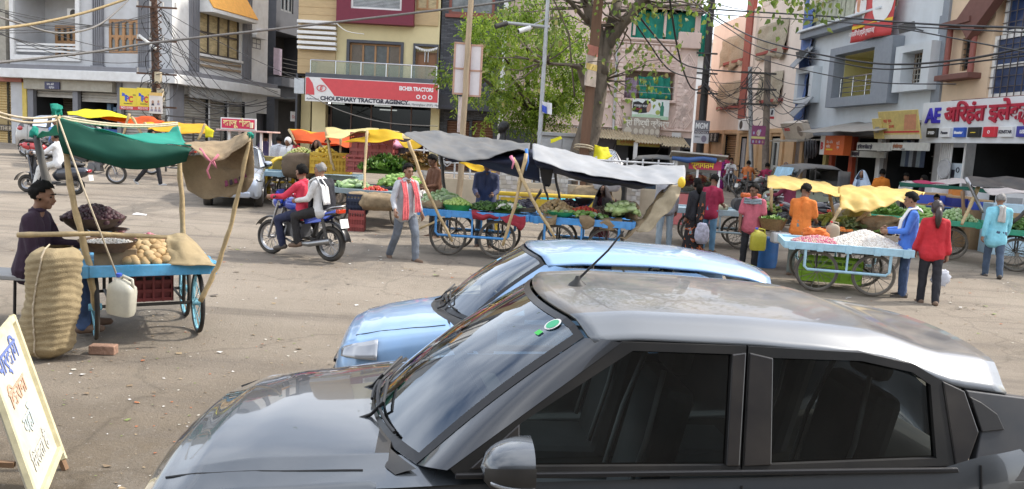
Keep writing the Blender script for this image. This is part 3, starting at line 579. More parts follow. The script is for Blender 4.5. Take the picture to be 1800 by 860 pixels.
patch(o, 'printed_face', ell(-w2*.1, h*.58, w2*.11, h*.24, rot=-.2), mat((.55, .33, .25), .5), d, .009); patch(o, 'printed_bottle', [(w2*.52, h*.2), (w2*.72, h*.2), (w2*.72, h*.66), (w2*.66, h*.74), (w2*.66, h*.9), (w2*.58, h*.9), (w2*.58, h*.74), (w2*.52, h*.66)], mat((.03, .2, .13), .3), d)
patch(o, 'printed_fruit', ell(w2*.4, h*.36, w2*.13, h*.12), mat((.35, .42, .1), .5), d); txt(o, 'मजबूत बाल', -w2*.92, h*.6, h*.16, WINK, d+.006); txt(o, 'चमकदार', -w2*.92, h*.45, h*.13, REDINK, d+.006)
# jeweller's board
r_ = f.r(1094, 206, 1160, 240, -.35); o, w2, h, d = f.board('jewellers_board', 'faded beige jewellers board with white Hindi letters and discs', *r_, mat((.34, .29, .24), .7, var=.15), -.35, .06)
txt(o, 'श्री ििसद्धी ज्वेलर्स', -w2*.93, h*.56, h*.40, mat((.75, .72, .65), .5, var=0), d, bold=.01, wide=.78)
for i in range(5): patch(o, 'painted_disc', ell(-w2*.28+i*w2*.29, h*.27, w2*.12, h*.15), mat((.55, .5, .42), .6, var=0), d)
patch(o, 'painted_flower', ell(-w2*.7, h*.28, w2*.22, h*.2, 6), mat((.55, .5, .42), .6, var=0), d)
r_ = f.r(1084, 244, 1160, 257, -.9); o, w2, h, d = f.board('yellow_shop_sign', 'narrow yellow sign with red Hindi lettering under the tin awning', *r_, mat((.62, .55, .12), .5), -.9, .06); txt(o, 'श्री िगिरराज ज्वेलर्स एवं बर्तन', -w2*.85, h*.22, h*.6, REDINK, d, wide=.8)
# tin awning
q = f.b(); za, zc = f.p(1000, 240, -2.0)[1], f.p(1000, 226, 0)[1]; ax0, ax1 = f.p(955, 238, -2)[0], f.p(1214, 246, -2)[0]; n = 150
q.grid(lambda a, c: (lerp(ax0, ax1, a), lerp(-2.0, -.02, c), lerp(za, zc+.1, c)+.035*sin(a*n*2.1)-.12*(a > .62)-.1*(a > .8)+.04*fbm(a*9, c*2)), n*2, 3); q.ob('tin_awning', mat((.45, .37, .24), .6, .2, var=.25, scale=2, dust=.4), root, smooth=60, solid=.01)
q = f.b()
for i in range(7): x = lerp(ax0+.2, ax1-.2, i/6); q.tube([(x, -.05, za-.8), (x, -1.85, za-.1)], .03)
q.ob('awning_bracket', IRON, root)
for i in range(3): f.box('shop_post', xl+2.4+i*2.2, xl+2.6+i*2.2, -1.9, -1.8, 0, za-.1, WHITEW)
for x0, x1, m_ in ((-2.6, -1.4, WHITEW), (-.9, .3, mat((.2, .19, .22), .6)), (3.3, 3.8, WHITEW)): f.box('shop_door', x0, x1, -.06, .02, 0, 2.6, m_, .01)
# white house far behind and brick side wall in the gap
root = thing('far_white_house', 'small pale house far behind between the pink and peach buildings', 'building', on(19, 78)); f = Fac(root, (19, 78), 0); r_ = f.r(1215, 76, 1262, 250); f.wall(r_[0]-3, r_[1]+1, 0, r_[3], [(r_[0]+.2, r_[0]+1.2, r_[3]-3, r_[3]-1.2, .5), (r_[0]-1.8, r_[0]-.5, r_[3]-3, r_[3]-1.2, .5)], WHITEW); f.box('roof_slab', r_[0]-3.2, r_[1]+1.2, -.6, 6, r_[3], r_[3]+.3, WHITEW); f.box('sun_shade', r_[0]-2, r_[0]+1.4, -.6, -.003, r_[3]-1.1, r_[3]-.95, WHITEW)
root = thing('brick_wall', 'bare brown brick wall in the gap behind the black pole', 'wall', on(12.2, 52)); f = Fac(root, (12.2, 52), 0); r_ = f.r(1226, 150, 1252, 320)
m_ = mat((.2, .12, .08), .9, var=.3, scale=5); f.wall(r_[0], r_[1]+2, 0, r_[3], [], m_, depth=1)

GX, GY, GT = 13.9, 26.2, -84.7
PEACH = mat((.80, .69, .60), .8, var=.07, scale=1, dust=.1, streak=4); OCH = mat((.58, .38, .21), .75, var=.1, scale=2, dust=.15)
root = thing('peach_building', 'peach building with jute blinds over its upper windows', 'building', on(GX, GY)); f = Fac(root, (GX, GY), GT)
xa, xb = f.p(1246, 160)[0], f.p(1411, 200)[0]; zl = f.p(1300, 228)[1]; bl = [f.r(1273, 64, 1312, 118), f.r(1337, 40, 1386, 100), f.r(1266, 145, 1304, 192), f.r(1338, 128, 1377, 181)]
zt = f.p(1262, 45)[1]
f.wall(xa, xb, zl, zt, [(q[0]+.25, q[1]-.2, q[2]+.3, q[3]-.1, .4) for q in bl], PEACH, depth=9)
for q in bl: f.win(q[0]+.3, q[1]-.25, q[2]+.35, q[3]-.15, TEAK, PANE, 2, 1, .1, .3)
for i, q in enumerate(bl):
    f.box('sill', q[0]+.1, q[1]+.1, -.22, .02, q[2]+.02 if i > 1 else q[2]+.2, q[2]+.16 if i > 1 else q[2]+.34, mat((.3, .06, .05), .7))
    cloth('jute_blind', ['frayed jute blind on the upper left window of the peach building', 'long torn jute blind hanging loose over the upper right peach window', 'jute blind slipping askew over the lower left peach window', 'jute blind over the lower right window above the street poles'][i], 'blind', (lambda q, i: lambda a, c: f.W @ V((lerp(q[0], q[1], a), -.1-.1*(1-c)-.05*sin(a*15+c*3)-.1*fbm(a*4, c*3, i), lerp(q[2], q[3], c)+(.35*fbm(a*3, 1, i)-.1*a*(1 if i != 2 else -1))*(1-c))))(q, i), mat((.46, .40, .30), .95, var=.2, scale=12, bump=.4, bscale=60, trans=.15), 20, 10)
a, c_ = f.p(1312, 100)[0], f.p(1323, 100)[0]; f.box('red_column', a, c_, -.2, .02, f.p(1315, 208)[1], zt+1.2, mat((.28, .07, .05), .7, var=.15)); f.box('parapet_step', f.p(1338, 20)[0], xb, -.02, 8, zt-.001, zt+1.6, PEACH)
f.box('plaster_fin', c_+.01, c_+.4, -.12, .02, zl, zt, PEACH)
# ground floor: ochre pilasters, shutters, doors
gx = [f.p(u, 275)[0] for u in (1246, 1271, 1297, 1316, 1330, 1352, 1375, 1395, 1411)]
f.wall(xa, xb, 0, zl, [(gx[1], gx[2]-.2, 0, 3.1, .35), (gx[2]+.3, gx[3], 0, 3.0, .9), (gx[5], gx[6], 0, 3.0, .3)], OCH, depth=4); f.shutter(gx[1], gx[2]-.2, .05, 3.1, mat((.33, .2, .1), .6), .2)
for x in gx: f.box('pilaster', x-.16, x+.16, -.12, .02, 0, zl-.01, OCH, .02)
f.box('fascia_beam', xa, xb, -.1, .02, 3.15, 3.35, OCH, .02); dw = f.win(gx[5]+.05, gx[6]-.05, .05, 2.9, mat((.5, .5, .46), .5), PANE, 2, 2, .22, .1, 'carved_door'); f.win(gx[2]+.9, gx[3]-.1, .05, 2.8, mat((.5, .5, .5), .4), PANE, 2, 2, .12, .3, 'grille_door', .15); f.box('steel_gate', gx[2]+.35, gx[2]+.85, .05, .1, 0, 2.9, mat((.4, .4, .42), .4, .3))
ac = thing('air_conditioner', 'white air conditioner box high on the ochre street wall', 'air conditioner', f.W @ V((gx[3]-.4, -.22, 3.3)), f.th); q = B(); q.bx(-.45, .45, -.2, .2, 0, .6); q.ob('casing', WHITE, ac, bevel=.02); q = B(); q.cyl((0, -.2, .3), (0, -.215, .3), .22, n=20); q.ob('fan_grille', IRON, ac)
o, w2, h, d = f.board('pipe_display', 'dark display board of round pipe ends beside the ochre wall', *f.r(1246, 234, 1265, 250, -.1), DARKIN, -.2, .1)
for i in range(6): q = B(); q.torus((lerp(-w2*.7, w2*.7, (i % 3)/2), -d-.02, h*(.3 if i < 3 else .7)), (0, 1, 0), h*.16, h*.05, 14, 5); q.ob('pipe_end', mat((.5, .47, .42), .6, var=0), o)
# blue tarpaulin on the narrow front
root = thing('tarpaulin_house', 'narrow unfinished house front wrapped in blue tarpaulin', 'building', on(GX, GY)); f = Fac(root, (GX, GY), GT)
xc = f.p(1430, 100)[0]; r_ = f.r(1411, 20, 1424, 235); f.wall(r_[0]-.02, r_[1], 0, f.p(1415, 20)[1], [], mat((.3, .33, .4), .8), depth=6); TARP = mat((.06, .13, .34), .45, var=.35, scale=1.5, dust=.2)
zz = f.p(1410, 25)[1]; cloth('blue_tarpaulin', 'blue tarpaulin with torn flaps hanging down the narrow house front', 'tarpaulin', lambda a, c: f.W @ V((lerp(xb-.4, r_[1]+.3, a), -.15-.12*fbm(a*3, c*9)-.1*sin(a*8), lerp(3.2, zz, c))), TARP, 14, 30)
for i, (v, zz2) in enumerate(((100, 5.7), (185, 3.7))): b_ = B(); b_.X = f.W; x, z = f.p(1405, v, -.6); b_.box((x, -.5, z), (1.3, 1.2, .03), (.9, .2, -.3)); tag(b_.ob('sheet_awning', mat((.22, .25, .28), .5, .3, dust=.3)), ['upper crooked sheet awning on the tarpaulin front', 'lower crooked sheet awning on the tarpaulin front'][i], 'awning')
f.box('corner_post', r_[0]-.25, r_[0]-.0, -.1, .2, 0, f.p(1418, 20)[1]+.6, TARP)
# grey-blue building
GB_ = mat((.62, .66, .69), .75, var=.07, scale=1.2, dust=.1, streak=4); GD = mat((.25, .275, .31), .7, var=.08)
root = thing('blue_grey_building', 'blue grey building with thick framed balcony and grilled windows', 'building', on(GX, GY)); f = Fac(root, (GX, GY), GT)
xa, xb = f.p(1416, 150)[0], f.p(1664, 90)[0]; zl = f.p(1500, 225)[1]; bal = f.r(1483, 92, 1553, 170); w1 = f.r(1417, 130, 1437, 172); w2_ = f.r(1603, 92, 1639, 148); zc = f.p(1452, 52)[1]
f.wall(xa, xb, zl, zc, [(*bal, 1.9), (*w1, .2), (*w2_, .2)], GB_, depth=8); tw = f.p(1574, 20)[0]; f.wall(tw, xb, zc+.002, zc+5, [], GB_, depth=7)
fo = f.r(1462, 76, 1570, 185, -.3); q = f.b()
for a in ((fo[0], bal[0], fo[2], fo[3]), (bal[1], fo[1], fo[2], fo[3]), (bal[0], bal[1], bal[3], fo[3]), (bal[0], bal[1], fo[2], bal[2])): q.bx(a[0], a[1], -.45, -.003, a[2], a[3])
q.ob('balcony_frame', GD, root)
YW = mat((.62, .54, .22), .8, var=.05)
f.box('balcony_back', bal[0], bal[1], 1.85, 1.89, bal[2], bal[3], YW); f.box('balcony_side', bal[0]+.004, bal[0]+.03, .01, 1.84, bal[2], bal[3], YW); f.box('balcony_ceiling', bal[0]+.03, bal[1], .01, 1.84, bal[3]-.03, bal[3]-.004, YW); dx = lerp(bal[0], bal[1], .45); f.win(dx-.4, dx+1.3, bal[2], bal[2]+2.1, mat((.55, .5, .4), .5), PANE, 3, 1, .12, 1.78, 'balcony_door')
q = f.b()
for k in range(4): z = bal[2]+.22+.2*k; q.tube([(bal[0], -.1, z), (bal[1], -.1, z)], .022 if k < 3 else .035)
for i in range(4): x = lerp(bal[0]+.05, bal[1]-.05, i/3); q.tube([(x, -.1, bal[2]), (x, -.1, bal[2]+.85)], .03)
q.ob('balcony_rail', CHROME, root, smooth=60)
for q_, s0 in ((w1, .3), (w2_, .45)):
    b_ = f.b(); e = q_
    for a in ((e[0]-s0, e[0], e[2]-.25, e[3]+.25), (e[1], e[1]+s0, e[2]-.25, e[3]+.25), (e[0], e[1], e[3], e[3]+.25), (e[0], e[1], e[2]-.25, e[2])): b_.bx(a[0], a[1], -.4, -.003, a[2], a[3])
    b_.ob('window_surround', GB_, root); f.win(*e, WOOD, PANE, 2, 2, .07, .1, bars=.17, barm=mat((.4, .38, .33), .5))
f.box('cornice', xa-.1, tw, -.45, .1, zc-.28, zc, GD, .02); f.box('cornice_lip', xa-.15, tw, -.6, .1, zc, zc+.1, GB_, .02); f.box('floor_ledge', xa-.1, xb, -.7, .02, zl-.35, zl, GD, .02)
q = f.b(); n = 18
for i in range(n): x = lerp(xa, tw, i/n); q.bx(x+.02, x+.5, -.05, .02, zc+.12, zc+1.15)
q.bx(xa, tw, -.1, .06, zc+1.15, zc+1.25); q.ob('terrace_parapet', mat((.38, .39, .3), .8, var=.2), root)
q = f.b(); 
for j in range(14): z = lerp(zl+.1, zc+4, j/14); q.bx(xb-.35-(.12 if j % 2 else 0), xb, -.08, -.003, z, z+.58)
q.ob('quoin', GD, root)
for x_, z_ in ((f.p(1432, 108)[0], f.p(1432, 100)[1]), (f.p(1622, 62)[0], f.p(1622, 55)[1])):
    q = f.b(); q.tube([(x_, 0, z_), (x_, -.5, z_+.1)], .03); q.box((x_, -.6, z_+.08), (.35, .4, .3), (.3, 0, 0)); q.ob('flood_lamp', mat((.1, .1, .1), .5), root)
sh = thing('terrace_shed', 'weathered grey plank shed on the blue grey roof terrace', 'shed', f.W @ V((lerp(xa, tw, .3), 2.2, zc)), f.th); q = B(); q.bx(-2, 2, -1, 1, 0, 3.4); q.ob('wall', mat((.3, .3, .26), .85, var=.3, scale=3, streak=5), sh); q = B(); q.box((0, 0, 3.5), (4.5, 2.6, .08), (.1, 0, 0)); q.ob('roof', mat((.25, .22, .2), .7), sh); q = B(); q.bx(-.6, .5, -1.03, -.99, 1.4, 2.6); q.ob('window', PANE, sh)
# election banner
r_ = f.r(1494, -70, 1564, 66, -.5); p0 = f.p(1494, 76, -.5); p1 = f.p(1563, 61, -.5)
fb = lambda a, c, y=0: f.W @ V((lerp(p0[0], p1[0], a), -.5+.1*sin(a*7+c*3)*(1-.3*c)+y, lerp(lerp(p0[1], p1[1], a), p0[1]+4.2, c)))
o = cloth('portrait_banner', 'large rippling red banner with portraits of men in white', 'banner', lambda a, c: fb(a, c), mat((.55, .06, .06), .6, var=.15, scale=1.5), 24, 24); 
def bp(nm, poly, m, dy):
    b = B(); n = len(poly); cx_ = sum(p[0] for p in poly)/n; cz_ = sum(p[1] for p in poly)/n; vs = [fb(cx_, cz_, dy)]; fs = []
    R_ = 4
    for k in range(1, R_+1): vs += [fb(lerp(cx_, p[0], k/R_), lerp(cz_, p[1], k/R_), dy) for p in poly]
    for i in range(n): fs.append((0, 1+i, 1+(i+1) % n))
    for k in range(R_-1):
        for i in range(n): a = 1+k*n; fs.append((a+i, a+n+i, a+n+(i+1) % n, a+(i+1) % n))
    b.add(vs, fs); q = b.ob(nm, m, smooth=180); q.parent = o; return q
SK = mat((.5, .27, .2), .6, var=.1)
bp('printed_glow', [(.05, .25), (.95, .25), (.95, .98), (.05, .98)], mat((.62, .3, .18), .6, var=.25, scale=1), -.012)
bp('printed_shirt', ell(.2, .32, .19, .14), WHITE, -.022); bp('printed_shirt', ell(.78, .38, .22, .26), WHITE, -.022); bp('printed_face', ell(.23, .5, .12, .14), SK, -.034); bp('printed_face', ell(.62, .74, .13, .16), SK, -.034); bp('printed_beard', ell(.23, .42, .09, .05), mat((.55, .5, .48), .6), -.044); bp('printed_cap', ell(.23, .62, .12, .05), mat((.25, .1, .08), .6), -.044); bp('printed_strip', [(.0, .12), (1, .12), (1, .15), (0, .15)], YELLOW, -.02)
lt = lettering('नगरवासियों को हार्दिक शुभकामनाएं', .26, WINK, None, (0, 0, 0), wide=.55); lt.data.transform(f.W @ MX.Translation((p0[0]+.2, -.68, p0[1]+.18)) @ MX.Rotation(atan2(p1[1]-p0[1], p1[0]-p0[0])*-1, 4, 'Y')); lt.parent = o
# shops below the blue grey building
hol = [f.p(u, 280)[0] for u in (1418, 1452, 1470, 1497, 1545, 1560, 1640)]
f.wall(xa, xb, 0, zl, [(hol[0]+.1, hol[1], 0, 3, 1.5), (hol[2], hol[3], 0, 2.9, 1.2), (hol[3]+.5, hol[4], 0, 2.9, 1.0), (hol[5], hol[6], .0, 3, 2.2)], mat((.15, .13, .12), .8, var=.2), depth=5)
for x, m_ in ((hol[1]+.15, YW), (hol[2]-.2, mat((.45, .08, .03), .6)), (hol[3]+.2, mat((.5, .09, .04), .6)), (hol[4]+.2, WHITEW)): f.box('shop_pillar', x-.14, x+.14, -.15, .2, 0, zl-.36, m_)
f.box('red_shop_wall', hol[2]+.05, hol[3]-.1, .9, 1.15, 0, 2.88, mat((.4, .07, .03), .6)); f.box('green_shop_wall', hol[3]+.55, hol[4]-.05, .7, .95, 0, 2.88, mat((.33, .33, .2), .7))
SG = [mat(c, .6, var=0) for c in ((.25, .3, .38), (.4, .38, .35), (.12, .12, .16), (.3, .1, .08), (.45, .42, .2), (.1, .18, .3))]
b_ = f.b()
for k in range(4): b_.k = 1; b_.bx(hol[5]+.1, hol[6]-.1, 1.6, 2.1, .5+.6*k, .54+.6*k)
for i in range(90): b_.k = rnd.randrange(6); x = rnd.uniform(hol[5]+.2, hol[6]-.3); z = .56+.6*rnd.randrange(4); b_.bx(x, x+rnd.uniform(.06, .22), 1.6+rnd.uniform(0, .1), 2, z, z+rnd.uniform(.12, .42))
b_.ob('stocked_shelf', SG, root)
b_ = f.b(); b_.bx(hol[5]+.1, hol[6]-.4, .1, .6, 0, 1.0); b_.ob('shop_counter', mat((.35, .33, .3), .5), root, bevel=.01)
gm = [mat(c, .9) for c in ((.3, .36, .4), (.1, .13, .2), (.38, .42, .46), (.08, .08, .09))]
for i in range(6):
    b_ = B(); x = hol[5]+1.3+.22*i; b_.X = f.W; b_.grid(lambda a, c: (x+lerp(-.16, .16, a)*(1.1-.2*c), -.15+.05*sin(a*12), 1.9+c*.9), 10, 4); tag(b_.ob('hanging_trousers', gm[i % 4], smooth=180, solid=.02), 'trousers hanging in a row at the clothes shop front', 'clothes', 'trousers hung at the shop front')
b_ = f.b(); b_.grid(lambda a, c: (lerp(hol[3]-.4, hol[6]+.2, a), lerp(-2.2, -.02, c), lerp(3.0, 3.5, c)+.05*fbm(a*6, c)), 30, 4); b_.ob('sheet_awning', mat((.32, .3, .27), .6, .3, dust=.4), root, smooth=60, solid=.015)
def street_board(nm, lab, u0, v0, u1, v1, m, y, th=.08, tilt=0): return f.board(nm, lab, *f.r(u0, v0, u1, v1, y), m, y, th, tilt)
o, w2, h, d = street_board('orange_shop_sign', 'orange and white box sign above the red pillars', 1448, 239, 1490, 273, mat((.75, .16, .04), .4, var=.05), -1.2, .3)
patch(o, 'white_band', [(-w2, 0), (-w2*.6, 0), (-w2*.6, h), (-w2, h)], WHITE, d); txt(o, 'B', -w2*.93, h*.3, h*.5, REDINK, d+.006, bold=.02); txt(o, 'बैंक ऑफ', -w2*.45, h*.6, h*.2, WINK, d); txt(o, 'बड़ौदा', -w2*.45, h*.38, h*.2, WINK, d); txt(o, 'ए.टी.', w2*.4, h*.55, h*.2, WINK, d); txt(o, 'एम', w2*.45, h*.32, h*.2, WINK, d); patch(o, 'yellow_patch', [(-w2*.45, h*.24), (w2*.1, h*.24), (w2*.1, h*.32), (-w2*.45, h*.32)], YELINK, d)
LB = mat((.5, .5, .46), .6, dust=.25)
o, w2, h, d = street_board('medical_store_board', 'long off white board with dark Hindi lettering of the medicine shop', 1508, 251, 1567, 265, LB, -1.6); txt(o, 'श्री िजंद बाबा मेडीकल स्टोर', -w2*.95, h*.25, h*.62, INK, d, wide=1.0*w2/1.9, bold=.008)
o, w2, h, d = street_board('tailor_board', 'off white board with brown Hindi lettering next to the medicine board', 1568.5, 251, 1633, 265, LB, -1.6); txt(o, 'श्री शालिग्राम साहूकार', -w2*.9, h*.35, h*.55, mat((.3, .12, .06), .5, var=0), d, wide=.9*w2/1.9, bold=.008); txt(o, 'कपड़ा वाले', -w2*.4, h*.1, h*.2, INK, d)
o, w2, h, d = street_board('medicines_board', 'lower dusty board reading medicines in Hindi behind the awning', 1497, 266, 1556, 277, LB, -.9); txt(o, 'दवाइयाँ', -w2*.9, h*.2, h*.85, INK, d, bold=.01)
YB = mat((.6, .47, .16), .6, var=.15, dust=.25)
o, w2, h, d = street_board('yellow_hoarding', 'large faded yellow hoarding tilted on the tin awning', 1553, 194, 1622, 244, YB, -1.7, .05, -.25); txt(o, 'शाह बुक', -w2*.75, h*.6, h*.17, REDINK, d); txt(o, 'हाउस', -w2*.5, h*.4, h*.17, REDINK, d); patch(o, 'pink_block', [(w2*.25, h*.32), (w2*.85, h*.32), (w2*.95, h*.85), (w2*.4, h*.85)], mat((.55, .25, .14), .6), d); patch(o, 'red_band', [(-w2, h*.22), (w2, h*.22), (w2, h*.28), (-w2, h*.28)], REDINK, d); patch(o, 'cream_band', [(-w2, 0), (w2, 0), (w2, h*.15), (-w2, h*.15)], mat((.6, .54, .4), .6), d)
o, w2, h, d = street_board('yellow_hoarding', 'smaller faded yellow hoarding left of the large one on the awning', 1540, 208, 1556, 244, YB, -1.75, .05, -.25); patch(o, 'printed_square', [(-w2*.7, h*.3), (w2*.2, h*.3), (w2*.5, h*.6), (-w2*.4, h*.6)], mat((.3, .28, .25), .6), d)
o, w2, h, d = street_board('tilted_box_sign', 'tilted white box sign with red letters above coiled pipes', 1388, 212, 1426, 243, mat((.55, .48, .4), .5, dust=.2), -1.3, .3, -.45); txt(o, 'BALCO', -w2*.75, h*.55, h*.22, REDINK, d, bold=.012); patch(o, 'printed_oval', ell(w2*.62, h*.5, w2*.2, h*.32), mat((.25, .2, .17), .5), d)
b_ = B(); b_.X = f.W; x, z = f.p(1400, 247, -1.2); b_.box((x, -1.2, z), (3.2, 1.4, .05), (.1, 0, 0)); tag(b_.ob('dusty_awning', mat((.4, .36, .3), .6, .2, dust=.4)), 'dusty sheet awning below the tilted box sign', 'awning')
for i in range(5):
    x, z = f.p(1424+4.5*(i-2), 261+1.5*(i % 2), -1.4); q = B(); q.X = f.W
    for k in range(4): q.torus((x, -1.4+.03*k, z), (.4, 1, .1), .42-.06*k-.02*i, .02, 26, 5)
    tag(q.ob('pipe_coil', mat((.12, .12, .13), .4, .2), smooth=180), 'coil of dark pipe hung below the tilted box sign', 'coil', 'pipe coils hung at the shop front')
# right edge: peach house with grid window and the electronics shop
root = thing('gabled_house', 'ochre peach house with tall gridded window above the electronics shop', 'building', on(GX, GY)); f = Fac(root, (GX, GY), GT)
PE2 = mat((.70, .53, .37), .8, var=.07, scale=1.2, dust=.1); MAR = mat((.17, .075, .06), .7, var=.1)
xb2 = xb+.004; xe = xb+7.5; zs = f.p(1700, 182)[1]; sw = f.r(1690, 66, 1711, 124); bw = f.r(1740, 55, 1850, 168); 
f.wall(xb2, xe, zs-.4, 14, [(*sw, .25), (bw[0], xe-.6, bw[2], bw[3]+2.6, .25)], PE2, depth=8)
f.win(*sw, WOOD, PANE, 2, 2, .07, .12, bars=.16); BPANE = mat((.035, .06, .14), .12, var=.4, scale=2)
f.win(bw[0], xe-.6, bw[2], bw[3], WHITE, BPANE, 3, 2, .12, .1, bars=.28, barm=mat((.08, .07, .07), .5)); f.win(bw[0]+.3, xe-.6, bw[3]+.02, bw[3]+2.5, WHITE, BPANE, 3, 2, .1, .1, bars=.28, barm=mat((.08, .07, .07), .5))
zg = f.p(1725, 45)[1]; q = f.b(); q.bar((bw[0]-.9, -.3, bw[3]+.3), (bw[0]+2.3, -.3, bw[3]+3.2), .9, .3, (0, 1, 0)); q.bar((sw[0]-.55, -.25, sw[3]+.4), (bw[0]-.5, -.25, sw[3]+.45), .5, .16); q.ob('gable_hood', MAR, root)
for x in (sw[0]-.4, sw[1]+.25): q = f.b(); q.cyl((x, -.2, sw[2]-.1), (x, -.2, sw[3]+.35), .09); q.ob('window_column', mat((.3, .1, .08), .6), root, smooth=60)
q = f.b(); q = f.b(); q.bx(sw[0]-.6, sw[1]+.5, -.45, .02, sw[2]-.3, sw[2]-.12); q.bx(bw[0]-.9, xe, -.5, .02, bw[2]-.2, bw[2]-.05); q.ob('window_ledge', MAR, root, bevel=.02)
f.wall(xb2, xe, 0, zs-.42, [(f.p(1712, 290)[0], xe-.4, 0, 3, 2.5), (f.p(1668, 290)[0], f.p(1695, 290)[0], 0, 2.6, .6)], mat((.42, .42, .42), .6), depth=6)
xg = f.p(1712, 290)[0]; f.win(xg+1.0, xe-.5, .1, 2.9, mat((.35, .35, .35), .4), glass((.3, .32, .33), .04), 4, 1, .08, 1.2, 'shopfront')
q = f.b(); a, c_ = f.p(1652, 290, -.9)[0], f.p(1694, 290, -.9)[0]
for i in range(6): x = lerp(a, lerp(a, c_, .45), i/5); q.bx(x-.025, x+.025, -.93, -.89, 0, 2.7)
for z in (.3, 1.2, 2.7): q.bx(a, c_, -.925, -.885, z, z+.05)
q.bx(c_-.03, c_+.02, -.93, -.89, 0, 2.7); q.ob('shop_gate', WHITE, root)
r_ = f.r(1661, 287, 1692, 316, -.8); o, w2, h, d = f.board('speaker_poster', 'pale poster of black speakers behind the white shop gate', *r_, mat((.5, .56, .62), .5), -.8, .04); patch(o, 'printed_speaker', [(-w2*.2, h*.1), (w2*.2, h*.1), (w2*.2, h*.6), (-w2*.2, h*.6)], INK, d); patch(o, 'printed_blue', [(-w2*.9, h*.05), (-w2*.35, h*.05), (-w2*.35, h*.5), (-w2*.9, h*.4)], BLUEINK, d); q = B(); q.torus((w2*.55, -d-.01, h*.6), (0, 1, 0), h*.14, h*.03, 16, 5); q.ob('printed_ring', INK, o)
q = B(); q.X = f.W; x, z = f.p(1659, 297, -1.0); q.torus((x, -1, z), (0, 1, 0), .28, .03, 24, 6); q.cyl((x, -1.02, z), (x, -.98, z), .25, n=20); tag(q.ob('round_sign', mat((.45, .45, .46), .5), smooth=40), 'round black rimmed disc sign on the white shop gate', 'sign')
r_ = f.r(1626, 190, 1800, 250, -1.1); x0 = f.p(1627, 220, -1.1)[0]; z0, z1 = f.p(1700, 252, -1.1)[1], f.p(1700, 177, -1.1)[1]
o, w2, h, d = f.board('electronics_sign', 'wide white signboard with raised red Hindi letters of the electronics shop', x0, x0+7.2, z0, z1, mat((.7, .72, .74), .35, var=.04), -1.1, .3)
txt(o, 'AE', -w2+.25, h*.5, .62, mat((.04, .03, .42), .4, var=0), d, ext=.04, bold=.02); txt(o, 'अिरहंत इलेक्ट्रॉिनक्स', -w2+1.2, h*.52, .62, mat((.42, .02, .05), .4, var=0), d, ext=.05, bold=.018, wide=1.15)
for i, (c, t_, tc_) in enumerate((((.02, .02, .02), 'SPEED', WINK), ((.7, .7, .7), 'Panasn', INK), ((.03, .1, .45), 'bluestar', WINK), ((.02, .02, .02), '~~~', YELINK), ((.6, .03, .05), 'O', WINK), ((.72, .72, .72), 'KENSTAR', INK), ((.05, .05, .3), 'LED', WINK))):
    x = -w2+.72+.66*i; q = B(); q.bx(x-.25, x+.25, -d-.09, -d+.002, h*.13, h*.36); p_ = q.ob('brand_plate', mat(c, .35, var=0), o, bevel=.012); txt(o, t_, x, h*.21, .12, tc_, d+.09, align='CENTER', name='plate_lettering', bold=.004)
# tall building behind the viewer, seen only in the cars' paint and glass
root = thing('opposite_house', 'plain brown house behind the viewer mirrored in the car windows', 'building', on(1, -3.2)); f = Fac(root, (9, -2.2), 180); m_ = mat((.07, .06, .05), .85, var=.5, scale=.8); f.box('bounce_panel', 0, 18, -.06, -.003, 0, 1.5, WHITEW);  # pale low panel added to brighten what the car doors reflect
f.wall(0, 18, 0, 7, [(1+4*i, 3+4*i, 1, 3, .4) for i in range(4)], m_, depth=4)
IY = 24.5
def ux(u, v, y): return at(u, v, y).x
root = thing('island_wall', 'low beige island wall with pale tiled pillars and white pipe railing', 'wall', on(ux(950, 330, IY), IY))
q = B(); q.X = MX.Translation(-V(root.location)); BE = mat((.52, .44, .32), .75, var=.08, scale=3, dust=.15)
xa, xb = ux(715, 320, IY), ux(1182, 345, IY); z0 = gz(0, IY)-.2; zt = at(800, 314, IY).z
q.bx(xa, xb, IY, IY+.25, z0, zt); q.ob('wall', BE, root, bevel=.02)
TILE = mat((.5, .48, .44), .5, var=.2, scale=8)
for u0, u1 in ((878, 909), (978, 998), (1099, 1126), (745, 765)):
    q = B(); q.X = MX.Translation(-V(root.location)); a, c = ux(u0, 320, IY), ux(u1, 320, IY); zp = at(895, 293, IY).z
    q.bx(a, c, IY-.12, IY+.35, z0, zp); n = 0
    for j in range(9):
        for i in range(3):
            q.k = 1+rnd.randrange(3); x = lerp(a, c, i/3)+(.05 if j % 2 else 0); z = lerp(z0+.2, zp, j/9); q.bx(x+.006, min(c, x+(c-a)/3-.006), IY-.135-rnd.uniform(0, .015), IY-.1205, z+.006, z+(zp-z0-.2)/9-.006)
    q.ob('pillar', [TILE, mat((.58, .56, .52), .5), mat((.42, .38, .32), .5), mat((.5, .46, .42), .5)], root)
q = B(); q.X = MX.Translation(-V(root.location))
for k in range(3): z = zt+.15+.32*k; q.tube([(xa, IY+.12, z), (xb, IY+.12, z)], .03)
for i in range(18): x = lerp(xa, xb, i/17); q.tube([(x, IY+.12, zt), (x, IY+.12, zt+.9)], .03)
q.ob('railing', mat((.6, .6, .6), .4, .2), root, smooth=60); q = B(); q.X = MX.Translation(-V(root.location))
for i in range(0, 17, 2):
    x = lerp(xa, xb, (i+.5)/17)
    for s_ in (.2, .12):
        P_ = [(x-s_*1.2, zt+.55), (x, zt+.55+s_), (x+s_*1.2, zt+.55), (x, zt+.55-s_)]
        for k in range(4): q.bar((P_[k][0], IY+.1, P_[k][1]), (P_[(k+1) % 4][0], IY+.1, P_[(k+1) % 4][1]), .03)
q.ob('diamond_motif', mat((.5, .5, .5), .4, .3), root)
